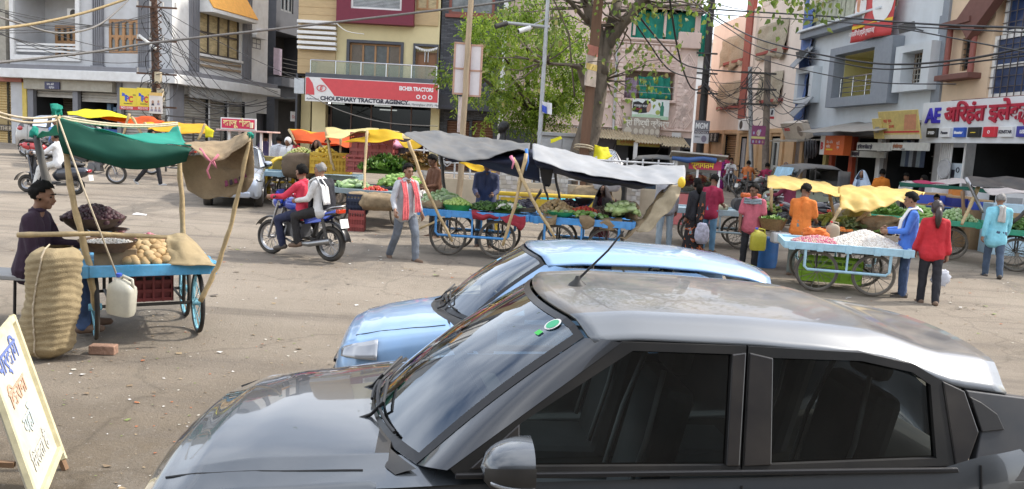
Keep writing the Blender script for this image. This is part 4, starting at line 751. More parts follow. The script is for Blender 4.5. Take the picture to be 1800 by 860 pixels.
p = at(884, 240, 26.3); bz = gz(p.x, 26.3); hz = at(884, 209, 26.3).z
bu = thing('bust_statue', 'dark metal bust of a man on a pedestal inside the island', 'statue', (p.x, 26.3, bz)); MET = mat((.025, .025, .026), .4, .5, var=.3, scale=6)
q = B(); q.bx(-.45, .45, -.45, .45, 0, hz-bz-.95); q.bx(-.52, .52, -.52, .52, hz-bz-.95, hz-bz-.88); q.ob('pedestal', mat((.3, .2, .16), .5), bu, bevel=.01)

# blob(): tapered capsules grown into one continuous skin
def blob(caps, voxel=.015, smooth=4, fn=None):
    b = B()
    for c in caps:
        if c[0] != 'b':
            p, q, r0, r1 = V(c[0]), V(c[1]), c[2], c[3]; n = 12
            L_ = (q-p).length
            if L_ < 1e-5: b.ball(p, r0, 12, 8); continue
            d = (q-p)/L_; pts = []; rr = []
            for a in (-85, -60, -30, 0): a = radians(a); pts.append(p+d*r0*sin(a)); rr.append(max(.0005, r0*cos(a)))
            for a in (0, 30, 60, 85): a = radians(a); pts.append(q+d*r1*sin(a)); rr.append(max(.0005, r1*cos(a)))
            b.tube(pts, rr, n)
        else: b.ball(c[1], c[2], 12, 9, *c[3:])
    me = D.meshes.new('t'); me.from_pydata(b.v, [], b.f); o = D.objects.new('t', me); TS.collection.objects.link(o)
    m = o.modifiers.new('r', 'REMESH'); m.mode = 'VOXEL'; m.voxel_size = voxel
    if smooth: m = o.modifiers.new('s', 'SMOOTH'); m.iterations = smooth; m.factor = .5
    r = D.meshes.new_from_object(o.evaluated_get(TDG())); D.objects.remove(o); D.meshes.remove(me)
    if fn:
        for v in r.vertices: v.co = fn(v.co.copy(), v.normal)
    r.polygons.foreach_set('use_smooth', [True]*len(r.polygons)); r.update(); return r
def put(me, name, m, parent, loc=None):
    me.name = name; me.materials.clear()
    for x in (m if isinstance(m, (list, tuple)) else [m]): me.materials.append(x)
    o = D.objects.new(name, me); COL.objects.link(o)
    if parent: o.parent = parent
    if loc is not None: o.location = loc
    return o
k = 1.75; Z = hz-bz-.95
put(blob([((-.14*k, 0, Z+.05), (.14*k, 0, Z+.05), .1*k, .1*k), ((-.2*k, 0, Z+.09*k), (.2*k, 0, Z+.09*k), .07*k, .07*k), ((0, 0, Z+.1*k), (0, 0, Z+.28*k), .07*k, .055*k), ('b', (-.01*k, 0, Z+.39*k), (.085*k, .1*k, .115*k)), ('b', (-.055*k, 0, Z+.345*k), (.05*k, .06*k, .07*k)), ((-.1*k, 0, Z+.375*k), (-.09*k, 0, Z+.4*k), .014*k, .01*k), ('b', (.03*k, 0, Z+.42*k), (.085*k, .105*k, .09*k)), ('b', (.01, .095*k, Z+.38*k), (.02, .02, .05)), ('b', (.01, -.095*k, Z+.38*k), (.02, .02, .05))], .03, 3), 'figure', MET, bu)

def leafcloud(spots, n, size, asp=.45, seed=1, droop=.5, spray=5):
    r = random.Random(seed); b = B()
    wts = [s[3]**2 for s in spots]
    for i in range(n//spray):
        s = r.choices(spots, wts)[0]; d = V((r.gauss(0, 1), r.gauss(0, 1), r.gauss(0, 1))).normalized(); R_ = s[3]*(r.random()**.45)
        c = V(s[:3])+V((d.x*R_, d.y*R_, d.z*R_*.8))
        if fbm(c.x*1.3, c.y*1.3, c.z*1.3+seed) < -.05: continue
        ax = (d+V((r.gauss(0, .5), r.gauss(0, .5), -droop+r.gauss(0, .3)))).normalized(); sd = ax.cross(V((r.gauss(0, 1), r.gauss(0, 1), r.gauss(0, 1)))).normalized()
        for k in range(spray):
            b.k = min(3, int((fbm(c.x*.8, c.y*.8, c.z*.8)+.6)*2.2)+r.choice((0, 0, 1))) if r.random() > .04 else 4
            b.k = max(0, b.k); L_ = size*r.uniform(.6, 1.3); t = k/(spray-1); e = c+ax*(t*size*2.2); s_ = sd*(1 if k % 2 else -1); dd = (s_+ax*.6+V((0, 0, -.25))).normalized()*L_; nn = dd.cross(V((r.gauss(0, 1), r.gauss(0, 1), r.gauss(0, 1)))).normalized()*L_*asp*.5
            b.add([e, e+dd*.5+nn, e+dd, e+dd*.5-nn], [(0, 1, 2, 3)])
    return b
def leafmats(cols, t=.55): return [mat(c, .55, var=.2, scale=3, trans=t) for c in cols]
NEEM = leafmats([(.12, .19, .025), (.22, .33, .04), (.33, .44, .06), (.43, .53, .09), (.46, .48, .11)])
def branch(b, p, q, r0, r1, wob=.15, n=6, seed=0):
    p, q = V(p), V(q); pts = []; L_ = (q-p).length
    for i in range(n+1):
        t = i/n; w_ = sin(pi*t)*wob*L_; pts.append(p.lerp(q, t)+V((fbm(t*2, seed, 1)*w_, fbm(t*2, seed, 5)*w_, fbm(t*2, seed, 9)*w_*.5)))
    b.tube(pts, [lerp(r0, r1, i/n) for i in range(n+1)], 8); return pts
ND = 29.5
spec = [(905, 45, .9), (860, 60, .9), (940, 70, 1.1), (985, 60, .9), (820, 75, .7), (880, 95, 1.2), (960, 110, 1.2), (1005, 110, .9), (835, 115, .9), (790, 135, .6), (765, 128, .4), (815, 155, .7), (870, 150, 1.1), (930, 160, 1.2), (985, 160, 1.1), (1015, 165, .7), (905, 195, .9), (960, 195, 1.0), (860, 190, .6), (930, 222, .5), (995, 200, .7), (840, 45, .5), (915, 25, .7), (955, 30, .9), (1030, 60, .7), (1040, 120, .6), (800, 180, .3), (850, 215, .3), (888, 222, .3)]
spots = [(*at(u, v, ND+jit(1.2)+.3), r*.92) for u, v, r in spec]
base = on(ux(952, 250, 31), 31); nt_ = thing('neem_tree', 'dense bright green feathery tree in front of the slate house', 'tree', base)
b = B(); b.X = MX.Translation(-base); top = at(925, 130, 30.5); branch(b, base-V((0, 0, .3)), at(948, 215, 31), .26, .2, .05); fk = at(948, 215, 31)
for i, (u, v) in enumerate(((880, 95), (960, 60), (1000, 150), (835, 120), (910, 160), (905, 40))): branch(b, fk, at(u, v, ND+jit(.8)), .12, .03, .2, 6, i)
b.ob('trunk', mat((.09, .07, .05), .9, var=.3, scale=6, bump=.6, bscale=20), nt_, smooth=60)
b = leafcloud(spots, 33000, .15, .42, 3, .6, 7); b.v = [p-base for p in b.v]; b.ob('crown', NEEM, nt_)
# peepal
PD = 27.0; base = on(ux(1035, 300, PD), PD); pt = thing('peepal_tree', 'old thick trunked tree with sparse heart shaped leaves and a post leaning on it', 'tree', base)
BARK = mat((.15, .122, .095), .9, var=.6, scale=2.2, bump=.9, bscale=9, streak=3)
b = B()
def limb(pts, rs, n=14, rough=.12):
    b0 = len(b.v); P_ = []; R_ = []
    for i in range(len(pts)-1):
        for k in range(5): t = k/5; P_.append(V(pts[i]).lerp(V(pts[i+1]), t)); R_.append(lerp(rs[i], rs[i+1], t))
    P_.append(V(pts[-1])); R_.append(rs[-1]); b.tube(P_, R_, n)
    for i in range(b0, len(b.v)):
        p = b.v[i]; kk = (i-b0)//n; kk = min(kk, len(P_)-1); d = p-P_[kk]; b.v[i] = p+d*(rough*2*fbm(p.x*1.4, p.y*1.4, p.z*.7, 3)+rough*fbm(p.x*5, p.y*5, p.z*1.5))
T = lambda u, v, dy=0: at(u, v, PD+dy)
limb([base-V((0, 0, .4)), T(1027, 270), T(1040, 200), T(1052, 150), T(1057, 100)], [.46, .38, .32, .28, .27], 18, .2)
limb([T(1040, 210), T(1048, 120, -.1), T(1052, 60), T(1034, 10), T(1010, -80, -.4), T(985, -170, -1.2)], [.27, .22, .2, .2, .17, .1])
limb([T(1057, 130), T(1070, 70), T(1080, 30), T(1090, -20, .3), T(1110, -100, 1)], [.25, .22, .19, .15, .1])
limb([T(1068, 85), T(1095, 40, -.4), T(1130, 0, -.9), T(1190, -60, -2), T(1260, -110, -3.5)], [.17, .18, .15, .1, .06])
limb([T(1030, 160), T(1018, 118, -.3), T(1000, 114, -.5), T(960, 112, -.9), T(905, 98, -1.5)], [.12, .10, .07, .055, .02], 8)
limb([T(1010, 170), T(1000, 60, -.6), T(965, -20, -1.2)], [.03, .03, .015], 6); limb([T(1035, 40), T(990, -10, -1), T(930, -40, -2)], [.09, .06, .03], 8); limb([T(1080, 20), T(1180, 10, -1.5), T(1240, 8, -2.4)], [.06, .04, .015], 6)
tw = random.Random(5); tips = []
for i in range(90):
    s0 = tw.choice([T(1034, 10), T(1010, -80, -.4), T(1090, -20, .3), T(1130, 0, -.9), T(1190, -60, -2), T(985, -170, -1.2), T(1260, -110, -3.5), T(1110, -100, 1), T(1095, 40, -.4), T(960, 112, -.9)])
    e = s0+V((tw.gauss(0, 1.5), tw.gauss(-.6, 1.3), tw.gauss(-.1 if i < 45 else .8, .9))); branch(b, s0, e, .035, .008, .3, 6, i); tips.append(e)
for u, v, dy in ((1120, 120, -.5), (1160, 110, -1), (1135, 160, -.6), (1100, 170, -.3), (1185, 95, -1.2), (1110, 90, -.5), (1150, 140, -.8), (1095, 200, -.2)): branch(b, T(1062, 140), T(u, v, dy), .03, .006, .25, 6, u); tips.append(T(u, v, dy))
for u, v, dy in ((1385, -14, -6), (1410, -10, -6), (1430, -4, -6), (1365, -16, -6), (1440, -2, -6)): branch(b, T(1260, -110, -3.5), T(u, v, dy), .04, .006, .15, 6, u); tips += [T(u, v, dy)]*2
b.v = [p-base for p in b.v]; b.ob('trunk', BARK, pt, smooth=180)
PL = leafmats([(.10, .16, .03), (.15, .22, .045), (.21, .29, .06), (.27, .33, .09), (.3, .28, .1)])
r2 = random.Random(8); b = B()
def heart(c, L_):
    d = V((r2.gauss(0, .6), r2.gauss(0, .6), -1)).normalized(); s = d.cross(V((r2.gauss(0, 1), r2.gauss(0, 1), .2))).normalized()*L_*.42; b.k = r2.choice((0, 1, 1, 2, 2, 3, 4))
    b.add([c, c+s+d*L_*.3, c+s*.7+d*L_*.62, c+d*L_*1.15, c-s*.7+d*L_*.62, c-s+d*L_*.3], [(0, 1, 2, 3, 4, 5)])
for e in tips:
    for i in range(34 if e.z > 7.2 else 20): heart(V(e)+V((r2.gauss(0, .42), r2.gauss(0, .42), r2.gauss(.05, .33))), r2.uniform(.10, .19))
for i in range(900):   # upper crown, above the picture
    c = T(1070, -150, -1)+V((r2.gauss(0, 3.2), r2.gauss(0, 2.5), abs(r2.gauss(0, 1.5)))); heart(c, r2.uniform(.15, .26))
b.v = [p-base for p in b.v]; b.ob('crown', PL, pt)

def pole(name, label, u0, v0, u1, v1, d, r0, r1, m, n=10, wob=0):
    p0, p1 = at(u0, v0, d), at(u1, v1, d); x, y = p0.x, d; z = gz(x, y); o = thing(name, label, 'pole', (x, y, z)); b = B(); N = 14
    top = p1.z-z; dx = (p1.x-p0.x)*top/max(.01, p1.z-p0.z)*.6
    b.tube([(dx*i/N+wob*fbm(i*.4, x), wob*fbm(i*.4, x+9), -.2+(top+.2)*i/N) for i in range(N+1)], [lerp(r0, r1, i/N)*(1+wob*fbm(i*1.7, 3)) for i in range(N+1)], n); b.ob('shaft', m, o, smooth=60); return o, top
PW = mat((.38, .29, .19), .8, var=.25, scale=8, streak=8, bump=.3); PGAL = mat((.38, .39, .40), .45, .5, var=.12); RUST = mat((.11, .06, .04), .8, .2, var=.4, scale=8)
o, t = pole('utility_pole', 'rusty lattice utility pole before the grey corner building, thick with cables', 279, 215, 266, -30, 33, .17, .14, RUST)
b = B()
for i in range(24): z = 1+i*(t-1)/24; b.bar((-.17, -.13, z), (.17, -.13, z+.3), .04, .03); b.bar((.17, -.14, z), (-.17, -.14, z+.3), .04, .03)
for i in range(4): z = t-1-i*1.3; b.bx(-.8, .8, -.22, -.16, z, z+.07)
b.ob('lattice', RUST, o); b = B(); 
for i in range(10): b.cyl((-.75+.5*(i % 4), -.19, t-.93-1.3*(i//4)), (-.75+.5*(i % 4), -.19, t-.75-1.3*(i//4)), .04, n=8)
b.ob('insulator', mat((.5, .48, .45), .3), o, smooth=60)
b = B(); p = at(250, 75, 33)-V(o.location); b.tube([p+V((0, -.3, .25)), p+V((.7, -.3, -.25))], .06, 8); b.ob('street_lamp', mat((.7, .7, .68), .3), o); b = B(); p = at(284, 139, 33)-V(o.location); b.bx(p.x-.12, p.x+.12, -.4, -.2, p.z-.2, p.z+.25); p = at(287, 168, 33)-V(o.location); b.bx(p.x-.1, p.x+.14, -.4, -.2, p.z-.25, p.z+.25); b.ob('switch_box', mat((.55, .47, .33), .6), o, bevel=.02)
WIRE = mat((.03, .03, .033), .6, var=0); WIREG = mat((.16, .15, .14), .7, var=.2, scale=20); WIREY = mat((.36, .27, .14), .8, var=.2, scale=20)
wr = random.Random(4)
for i in range(16):
    c = at(278+wr.gauss(0, 6), wr.uniform(0, 250), 32.7); pts = []
    a0 = wr.uniform(0, 6); R_ = wr.uniform(.15, .55)
    for k in range(14): a = a0+k*.5; pts.append(c+V((R_*cos(a)*(1+.2*k/14), -.1+.1*sin(a*2), R_*1.3*sin(a)-.04*k)))
    cable('cable_loop', pts, .014, WIRE, 'loose loop of black cable tangled on the lattice utility pole', 'cable', 'cable loops on the lattice pole')
o, w2, h, d = f.board, 0, 0, 0
def freeboard(name, label, u0, v0, u1, v1, dist, m, th=.05, yaw=0, edge=None):
    a, c = at((u0+u1)/2, v1, dist), at((u0+u1)/2, v0, dist); w_ = (at(u1, v1, dist)-at(u0, v1, dist)).length/max(.3, cos(yaw)); h = c.z-a.z
    o = thing(name, label, 'sign', a, yaw); q = B(); q.bx(-w_/2, w_/2, -th/2, th/2, 0, h); q.ob('panel', m, o, bevel=.005)
    if edge:
        q = B(); e = .025
        for z in ((-w_/2, -w_/2+e*2, 0, h), (w_/2-e*2, w_/2, 0, h), (-w_/2, w_/2, -e, e), (-w_/2, w_/2, h-e, h+e), (-w_/2, w_/2, h*.5-e, h*.5+e)): q.bx(z[0], z[1], -th/2-.02, th/2+.02, z[2], z[3])
        q.ob('frame', edge, o)
    return o, w_/2, h, th/2
YP = mat((.75, .58, .05), .4, var=.12, scale=1)
for i, (u0, u1, yw) in enumerate(((211, 241.5, 0), (242.5, 264, .35))):
    o, w2, h, d = freeboard('yellow_poster', ['larger yellow poster board with blue and red lettering facing the square', 'narrower angled yellow poster board with blue and red lettering by the pole'][i], u0, 155, u1, 193+i, 32.4, YP, .05, yw)
    patch(o, 'red_strip', [(-w2, 0), (w2, 0), (w2, h*.16), (-w2, h*.16)], REDINK, d); txt(o, '9425131930', -w2*.85, h*.03, h*.16, WINK, d+.006, wide=w2/.42*.85); txt(o, 'T', -w2*.55, h*.42, h*.36, BLUEINK, d, bold=.012, wide=w2/.4*.9); txt(o, 'P', -w2*.3, h*.38, h*.36, BLUEINK, d, bold=.012, wide=w2/.4*.9); txt(o, 'C', w2*.02, h*.36, h*.38, mat((.6, .05, .04), .5, var=0), d, bold=.014, wide=w2/.4*.9); txt(o, 'TM', w2*.5, h*.65, h*.1, INK, d); patch(o, 'blue_mark', [(-w2*.75, h*.62), (-w2*.4, h*.62), (-w2*.4, h*.74), (-w2*.7, h*.78)], BLUEINK, d); txt(o, 'Paramedical Classes', -w2*.5, h*.26, h*.07, INK, d, wide=w2/.5)
o, w2, h, d = freeboard('group_poster', 'white poster of small portraits tied low on the lattice pole', 263, 163, 285, 200, 32.2, mat((.68, .62, .58), .5, var=.12, scale=2), .03, .1); PSK = mat((.4, .25, .18), .6, var=.1)
patch(o, 'orange_glow', [(-w2, h*.85), (w2, h*.85), (w2, h), (-w2, h)], mat((.7, .45, .15), .5), d)
for x, z, s_ in ((-.45, .55, .1), (.4, .58, .08), (0, .27, .07), (.55, .27, .07), (-.6, .27, .06)): patch(o, 'portrait_face', ell(w2*x, h*z, w2*s_*1.8, h*s_*.8), PSK, d, .009); patch(o, 'portrait_body', [(w2*(x-.22), h*(z-.17)), (w2*(x+.22), h*(z-.17)), (w2*(x+.16), h*(z-.06)), (w2*(x-.16), h*(z-.06))], INK if z > .5 and x < 0 else mat((.3, .25, .3), .6), d)
o, t = pole('wooden_pole', 'pale weathered wooden pole carrying the back of a pink placard', 812, 235, 832, -60, 23.5, .09, .075, PW, 12, .03)
PB = mat((.72, .67, .68), .6, var=.1, scale=2)
o, w2, h, d = freeboard('placard', 'tall placard seen from behind, left of the wooden pole', 795, 76, 819, 165, 23.65, PB, .02, .15, mat((.5, .3, .22), .7)); o, w2, h, d = freeboard('placard', 'tall placard seen from behind, right of the wooden pole', 822, 80, 845, 169, 23.65, PB, .02, -.1, mat((.5, .3, .22), .7)); o, w2, h, d = freeboard('narrow_banner', 'thin white strip of cloth banner hanging at the wooden pole', 804, 170, 811, 233, 23.7, mat((.65, .58, .58), .8), .02, .9)
o, t = pole('camera_pole', 'grey steel pole with a side arm of street cameras', 948, 250, 967, -60, 24.6, .075, .06, PGAL, 12)
b = B(); p = at(966, 48, 24.6)-V(o.location); e = at(886, 40, 24.6)-V(o.location); b.tube([p, e], .05, 8); b.bar(p+V((0, 0, .3)), p.lerp(e, .4), .03); b.ob('arm', PGAL, o, smooth=60)
for u, v in ((884, 45), (925, 53)):
    c = at(u, v, 24.4)-V(o.location); b = B(); b.cyl(c+V((-.22, -.1, -.06)), c+V((.12, .05, .08)), .075, n=10); ch = b.ob('camera', WHITE if u > 900 else IRON, o, smooth=50); b = B(); b.cyl(c+V((-.225, -.102, -.062)), c+V((-.2, -.09, -.052)), .06, n=10); b.ob('camera_lens', BLACK, ch)
b = B(); b.grid(lambda a, c: at(953+a*17, 178+c*20+a*4, 24.5)+V((0, .06*sin(a*6), 0)), 8, 8); b.k = 1; b.grid(lambda a, c: at(953+a*8, 184+c*12+a*4, 24.48)+V((0, .06*sin(a*3), 0)), 6, 6); tag(b.ob('small_flag', [mat((.65, .65, .68), .8), BLUEINK], smooth=180), 'small blue and white flag tied to the grey camera pole', 'flag')
o = thing('wooden_post', 'square brown wooden post leaning against the old tree trunk', 'post', on(ux(1022, 290, 26.1), 26.1)); b = B(); b.bar((0, 0, -.2), at(1053, -10, 26.1)-V(o.location), .3, .22); b.ob('shaft', mat((.16, .085, .05), .75, var=.25, scale=6, streak=8), o); b = B()
for v in (262, 258): p = at(1025+(270-v)*.11, v, 26.0)-V(o.location); b.torus(p, (.1, .2, 1), .3, .025, 20, 5)
b.ob('rope_lashing', ROPE, o)
o, w2, h, d = freeboard('angled_poster', 'faded red and yellow poster seen edge on beside the wooden post', 1026, 80, 1048, 152, 25.7, mat((.5, .42, .36), .6, var=.3, scale=2), .03, 1.0); patch(o, 'red_head', [(-w2, h*.75), (w2, h*.75), (w2, h), (-w2, h)], mat((.5, .2, .15), .6), d); patch(o, 'yellow_band', [(-w2, h*.4), (w2, h*.4), (w2, h*.55), (-w2, h*.55)], mat((.6, .45, .15), .6), d)
o, t = pole('black_pole', 'tall black iron pole between the pink and peach buildings', 1233, 230, 1256, -60, 40, .19, .16, mat((.02, .018, .018), .6)); b = B()
for v in (95, 130, 165): p = at(1241, v, 40)-V(o.location); b.bx(p.x-.5, p.x+.5, -.26, -.2, p.z-.04, p.z+.04)
b.ob('cross_arm', IRON, o)
o, w2, h, d = freeboard('school_sign', 'grey and white sign with big white capitals on the black pole', 1218, 212, 1245, 252, 39.4, mat((.6, .6, .62), .5), .06, .1); patch(o, 'dark_head', [(-w2, h*.58), (w2, h*.58), (w2, h), (-w2, h)], mat((.2, .2, .22), .5), d); txt(o, 'MGM', -w2*.9, h*.65, h*.34, WINK, d+.006, bold=.015, wide=.72); patch(o, 'dark_band', [(-w2, h*.42), (w2, h*.42), (w2, h*.56), (-w2, h*.56)], mat((.1, .08, .1), .5), d); txt(o, 'PGDCA/DCA', -w2*.9, h*.435, h*.13, WINK, d+.006, wide=.8); patch(o, 'printed_figure', ell(w2*.35, h*.2, w2*.35, h*.15), mat((.25, .22, .28), .5), d); txt(o, 'Admission', -w2*.9, h*.25, h*.1, INK, d, wide=.6)
o, t = pole('street_pole', 'thin grey pole hung with wires before the peach building', 1332, 235, 1322, 118, 36, .11, .09, PGAL); o, t = pole('street_pole', 'weathered brown pole right of the portrait poster, by the carved doors', 1350, 290, 1345, 98, 35, .16, .14, mat((.2, .16, .13), .8, var=.3, scale=5))
b = B()
for v in (130, 158, 185): p = at(1346, v, 35)-V(o.location); b.bx(p.x-1.1, p.x+.4, -.2, -.13, p.z-.04, p.z+.04)
b.ob('cross_arm', IRON, o)
o, w2, h, d = freeboard('portrait_poster', 'purple poster of small portraits hung between two street poles', 1320, 221, 1343, 254, 34.5, mat((.24, .05, .14), .5, var=.2, scale=2), .05, -.15); patch(o, 'cream_band', [(-w2, h*.3), (w2, h*.3), (w2, h*.42), (-w2, h*.42)], mat((.6, .55, .2), .5), d); patch(o, 'centre_shield', ell(0, h*.62, w2*.26, h*.17), mat((.6, .5, .45), .5), d)
for i in range(7): patch(o, 'portrait_face', ell(lerp(-w2*.7, w2*.7, (i % 4)/3), h*(.14 if i < 4 else .6)+(.1 if i == 6 else 0), w2*.13, h*.08), PSK if i % 2 else mat((.35, .35, .55), .5), d)
o, w2, h, d = freeboard('notice_board', 'small white notice with red base line right of the poles', 1351, 190, 1360, 210, 35.5, WHITE, .04); patch(o, 'red_line', [(-w2, h*.05), (w2, h*.05), (w2, h*.25), (-w2, h*.25)], REDINK, d); patch(o, 'black_mark', [(-w2*.4, h*.4), (w2*.3, h*.4), (w2*.5, h*.8), (-w2*.2, h*.85)], INK, d)
# overhead lines (pixel, distance) -> span with sag
def wirepx(a, c, r, m, label, sag=0, group=None, n=12):
    cable('overhead_cable', [at(*a), at(*c)], r, m, label, 'cable', group, sag, n)
def wpoly(pts, r, m, label, group=None):
    P_ = [at(*p) for p in pts]; out = []
    for i in range(len(P_)-1):
        p0 = P_[max(0, i-1)]; p1, p2 = P_[i], P_[i+1]; p3 = P_[min(len(P_)-1, i+2)]
        for k in range(7):
            t = k/7; out.append(.5*((2*p1)+(p2-p0)*t+(2*p0-5*p1+4*p2-p3)*t*t+(3*p1-p0-3*p2+p3)*t**3))
    out.append(P_[-1]); cable('overhead_cable', out, r, m, label, 'cable', group)
wpoly([(-20, 52, 19), (60, 42, 20), (150, 22, 21), (240, -8, 22)], .035, WIREY, 'thick tan cable slanting across the top left corner')
wpoly([(-20, 112, 20), (160, 92, 22), (280, 74, 23), (530, 46, 24), (820, 12, 24.5), (905, 0, 25)], .035, WIREG, 'long thick grey cable sweeping from the left edge up to the wooden pole')
wpoly([(-15, 26, 24), (40, 43, 25), (90, 57, 26), (135, 56, 27), (180, 40, 29), (225, 0, 31), (235, -20, 32)], .035, WIREG, 'twisted grey cable sagging in front of the grey balcony')
for i in range(9): wirepx((-10, wr.uniform(0, 60), 27), (272, wr.uniform(20, 110), 32.9), .013, WIRE, 'thin wire running from the left edge to the lattice pole', wr.uniform(.1, .6), 'thin wires left of the lattice pole')
for i in range(13): wirepx((280, wr.uniform(5, 100), 32.9), (wr.uniform(330, 530), wr.uniform(110, 180), wr.uniform(34, 40)), .013, WIRE, 'thin wire fanning from the lattice pole to the sunlit facade and lane', wr.uniform(.1, .8), 'thin wires fanning right of the lattice pole')
for i in range(6): wirepx((330, 150+6*i, 36), (wr.uniform(400, 480), 165+wr.uniform(-10, 20), 41), .02, WIRE, 'slack wire drooping under the white floor ledge', wr.uniform(.3, .9), 'slack wires under the ledge')
wpoly([(540, 165, 38), (600, 195, 38), (680, 216, 38.5), (770, 222, 39)], .02, WIREG, 'slack cable drooping across the dark showroom front')
wpoly([(590, 40, 40), (610, 55, 39.5), (640, 60, 40)], .02, WHITE, 'short white cable end on the cream wall below the maroon box')
wpoly([(1118, 22, 28), (1150, 62, 31), (1190, 105, 35), (1225, 120, 39.5), (1300, 127, 38), (1350, 130, 35)], .035, WIRE, 'thick black cable from the old tree sagging past the black pole')
wpoly([(1176, -10, 24), (1188, 70, 28), (1200, 120, 33), (1216, 155, 37), (1232, 155, 39.5), (1248, 133, 40)], .035, WIRE, 'thick black cable dropping steeply to the black pole')
wpoly([(1110, 30, 28), (1140, 75, 30), (1180, 125, 33), (1235, 140, 39.5)], .03, WIRE, 'black cable slanting across the pink carved front')
wpoly([(1140, -10, 27), (1230, 14, 33), (1440, 28, 29), (1620, 42, 24), (1820, 50, 19)], .03, WIRE, 'upper thick black cable crossing to the right edge')
wpoly([(1130, 5, 27), (1240, 24, 34), (1400, 34, 30), (1560, 45, 25), (1820, 58, 19)], .02, WIRE, 'thin black cable just under the upper crossing cable')
wpoly([(1200, -10, 27), (1262, 32, 36), (1330, 68, 33), (1450, 98, 28), (1560, 113, 25), (1690, 105, 21), (1820, 80, 18)], .03, WIRE, 'black cable sagging in front of the framed balcony')
wpoly([(1215, 5, 28), (1280, 50, 36), (1340, 85, 33), (1460, 108, 28), (1570, 122, 25), (1820, 96, 18)], .022, WIRE, 'lower black cable sagging in front of the framed balcony')
wpoly([(1245, 55, 40), (1330, 100, 35), (1430, 127, 30), (1540, 145, 26), (1680, 148, 22)], .018, WIRE, 'thin wire crossing low over the framed balcony')
wpoly([(1500, 42, 25), (1580, 50, 23), (1690, 70, 20), (1820, 95, 17)], .018, WIRE, 'thin wire falling to the right edge over the gridded window')
for i in range(14): wirepx((1240+jit(5), wr.uniform(90, 160), 39.8), (wr.uniform(1318, 1350), wr.uniform(110, 220), 35.2), .014, WIRE, 'thin wire strung between the black pole and the street poles', wr.uniform(.2, 1.2), 'thin wires between the poles')
for i in range(8): wirepx((1346, wr.uniform(110, 210), 34.9), (wr.uniform(1380, 1430), wr.uniform(130, 240), 31), .014, WIRE, 'thin wire slanting from the brown pole to the shop fronts', wr.uniform(.1, .6), 'thin wires right of the brown pole')
for i in range(8):
    c = at(1330+wr.gauss(0, 9), wr.uniform(130, 210), 35); pts = [c+V((.35*cos(k*.5+i), -.05, .5*sin(k*.5+i)-.03*k)) for k in range(13)]
    cable('cable_loop', pts, .013, WIRE, 'loop of cable knotted on the street poles', 'cable', 'cable loops on the street poles')
# feeder cabinet
p = at(985, 292, 27.5); o = thing('feeder_cabinet', 'grey steel electric cabinet left of the old tree', 'cabinet', on(p.x, 27.5)); hh = at(985, 240, 27.5).z-o.location.z
b = B(); b.bx(-.75, .75, -.3, .3, .4, hh); b.bx(-.85, .85, -.4, .4, hh, hh+.12); b.ob('casing', mat((.4, .41, .42), .5, .2, dust=.3), o, bevel=.015); b = B(); b.bx(-.70, -.02, -.33, -.3, .5, hh-.1); b.bx(.02, .70, -.33, -.3, .5, hh-.1); b.ob('door', mat((.44, .45, .46), .5, .2, dust=.2), o, bevel=.01); b = B()
for x in (-.6, .6): b.bx(x-.08, x+.08, -.2, .2, 0, .4)
b.ob('leg', IRON, o)
def interp(tab, x):
    if x <= tab[0][0]: return list(tab[0][1:])
    for a, c in zip(tab, tab[1:]):
        if x <= c[0]:
            t = (x-a[0])/(c[0]-a[0]); t = t*t*(3-2*t)*.4+t*.6
            return [lerp(p, q, t) for p, q in zip(a[1:], c[1:])]
    return list(tab[-1][1:])
def sm(t): t = max(0, min(1, t)); return t*t*(3-2*t)
TYRE = mat((.018, .018, .018), .8, var=.2, dust=.3); FRM = mat((.012, .0125, .013), .45, var=.1, spec=.3, dust=.05); PLASTIC = mat((.02, .021, .022), .55, var=.15, dust=.12); TRIM = mat((.012, .012, .013), .3, var=0, spec=.5); SEAT = mat((.15, .15, .155), .7, var=.1); SEATP = mat((.5, .5, .5), .6, var=.1); LAMP = mat((.38, .40, .43), .08, .3, var=0, coat=1); TAIL = mat((.35, .01, .02), .15, var=0, coat=1)
def paint(col, metal=.5, rough=.3, dust=.25, key='p'): return mat(col, rough, metal, var=.04, scale=2, coat=1, dust=dust, key=key)
def wheel(parent, c, r=.33, wd=.2, ax=1, alloy=True):
    b = B(); s_ = 1 if c[1] > 0 else -1
    b.lathe([(r*.62, -wd*.5), (r*.9, -wd*.5), (r, -wd*.36), (r, wd*.36), (r*.9, wd*.5), (r*.62, wd*.5)], 28, c, 'Y', False); w_ = b.ob('wheel', TYRE, parent, smooth=40)
    b = B(); b.lathe([(r*.64, -wd*.42), (r*.64, wd*.42)], 24, c, 'Y', True); n = 5
    for i in range(n): a = 2*pi*i/n; b.bar((c[0], c[1]+s_*wd*.45, c[2]), (c[0]+r*.6*cos(a), c[1]+s_*wd*.44, c[2]+r*.6*sin(a)), .07, .04, (0, 1, 0))
    b.torus((c[0], c[1]+s_*wd*.44, c[2]), (0, 1, 0), r*.6, .025, 24, 5); b.cyl((c[0], c[1]+s_*wd*.4, c[2]), (c[0], c[1]+s_*wd*.5, c[2]), .05); b.ob('rim', mat((.4, .4, .41), .3, .8, var=.1) if alloy else mat((.1, .1, .1), .6), w_, smooth=40)
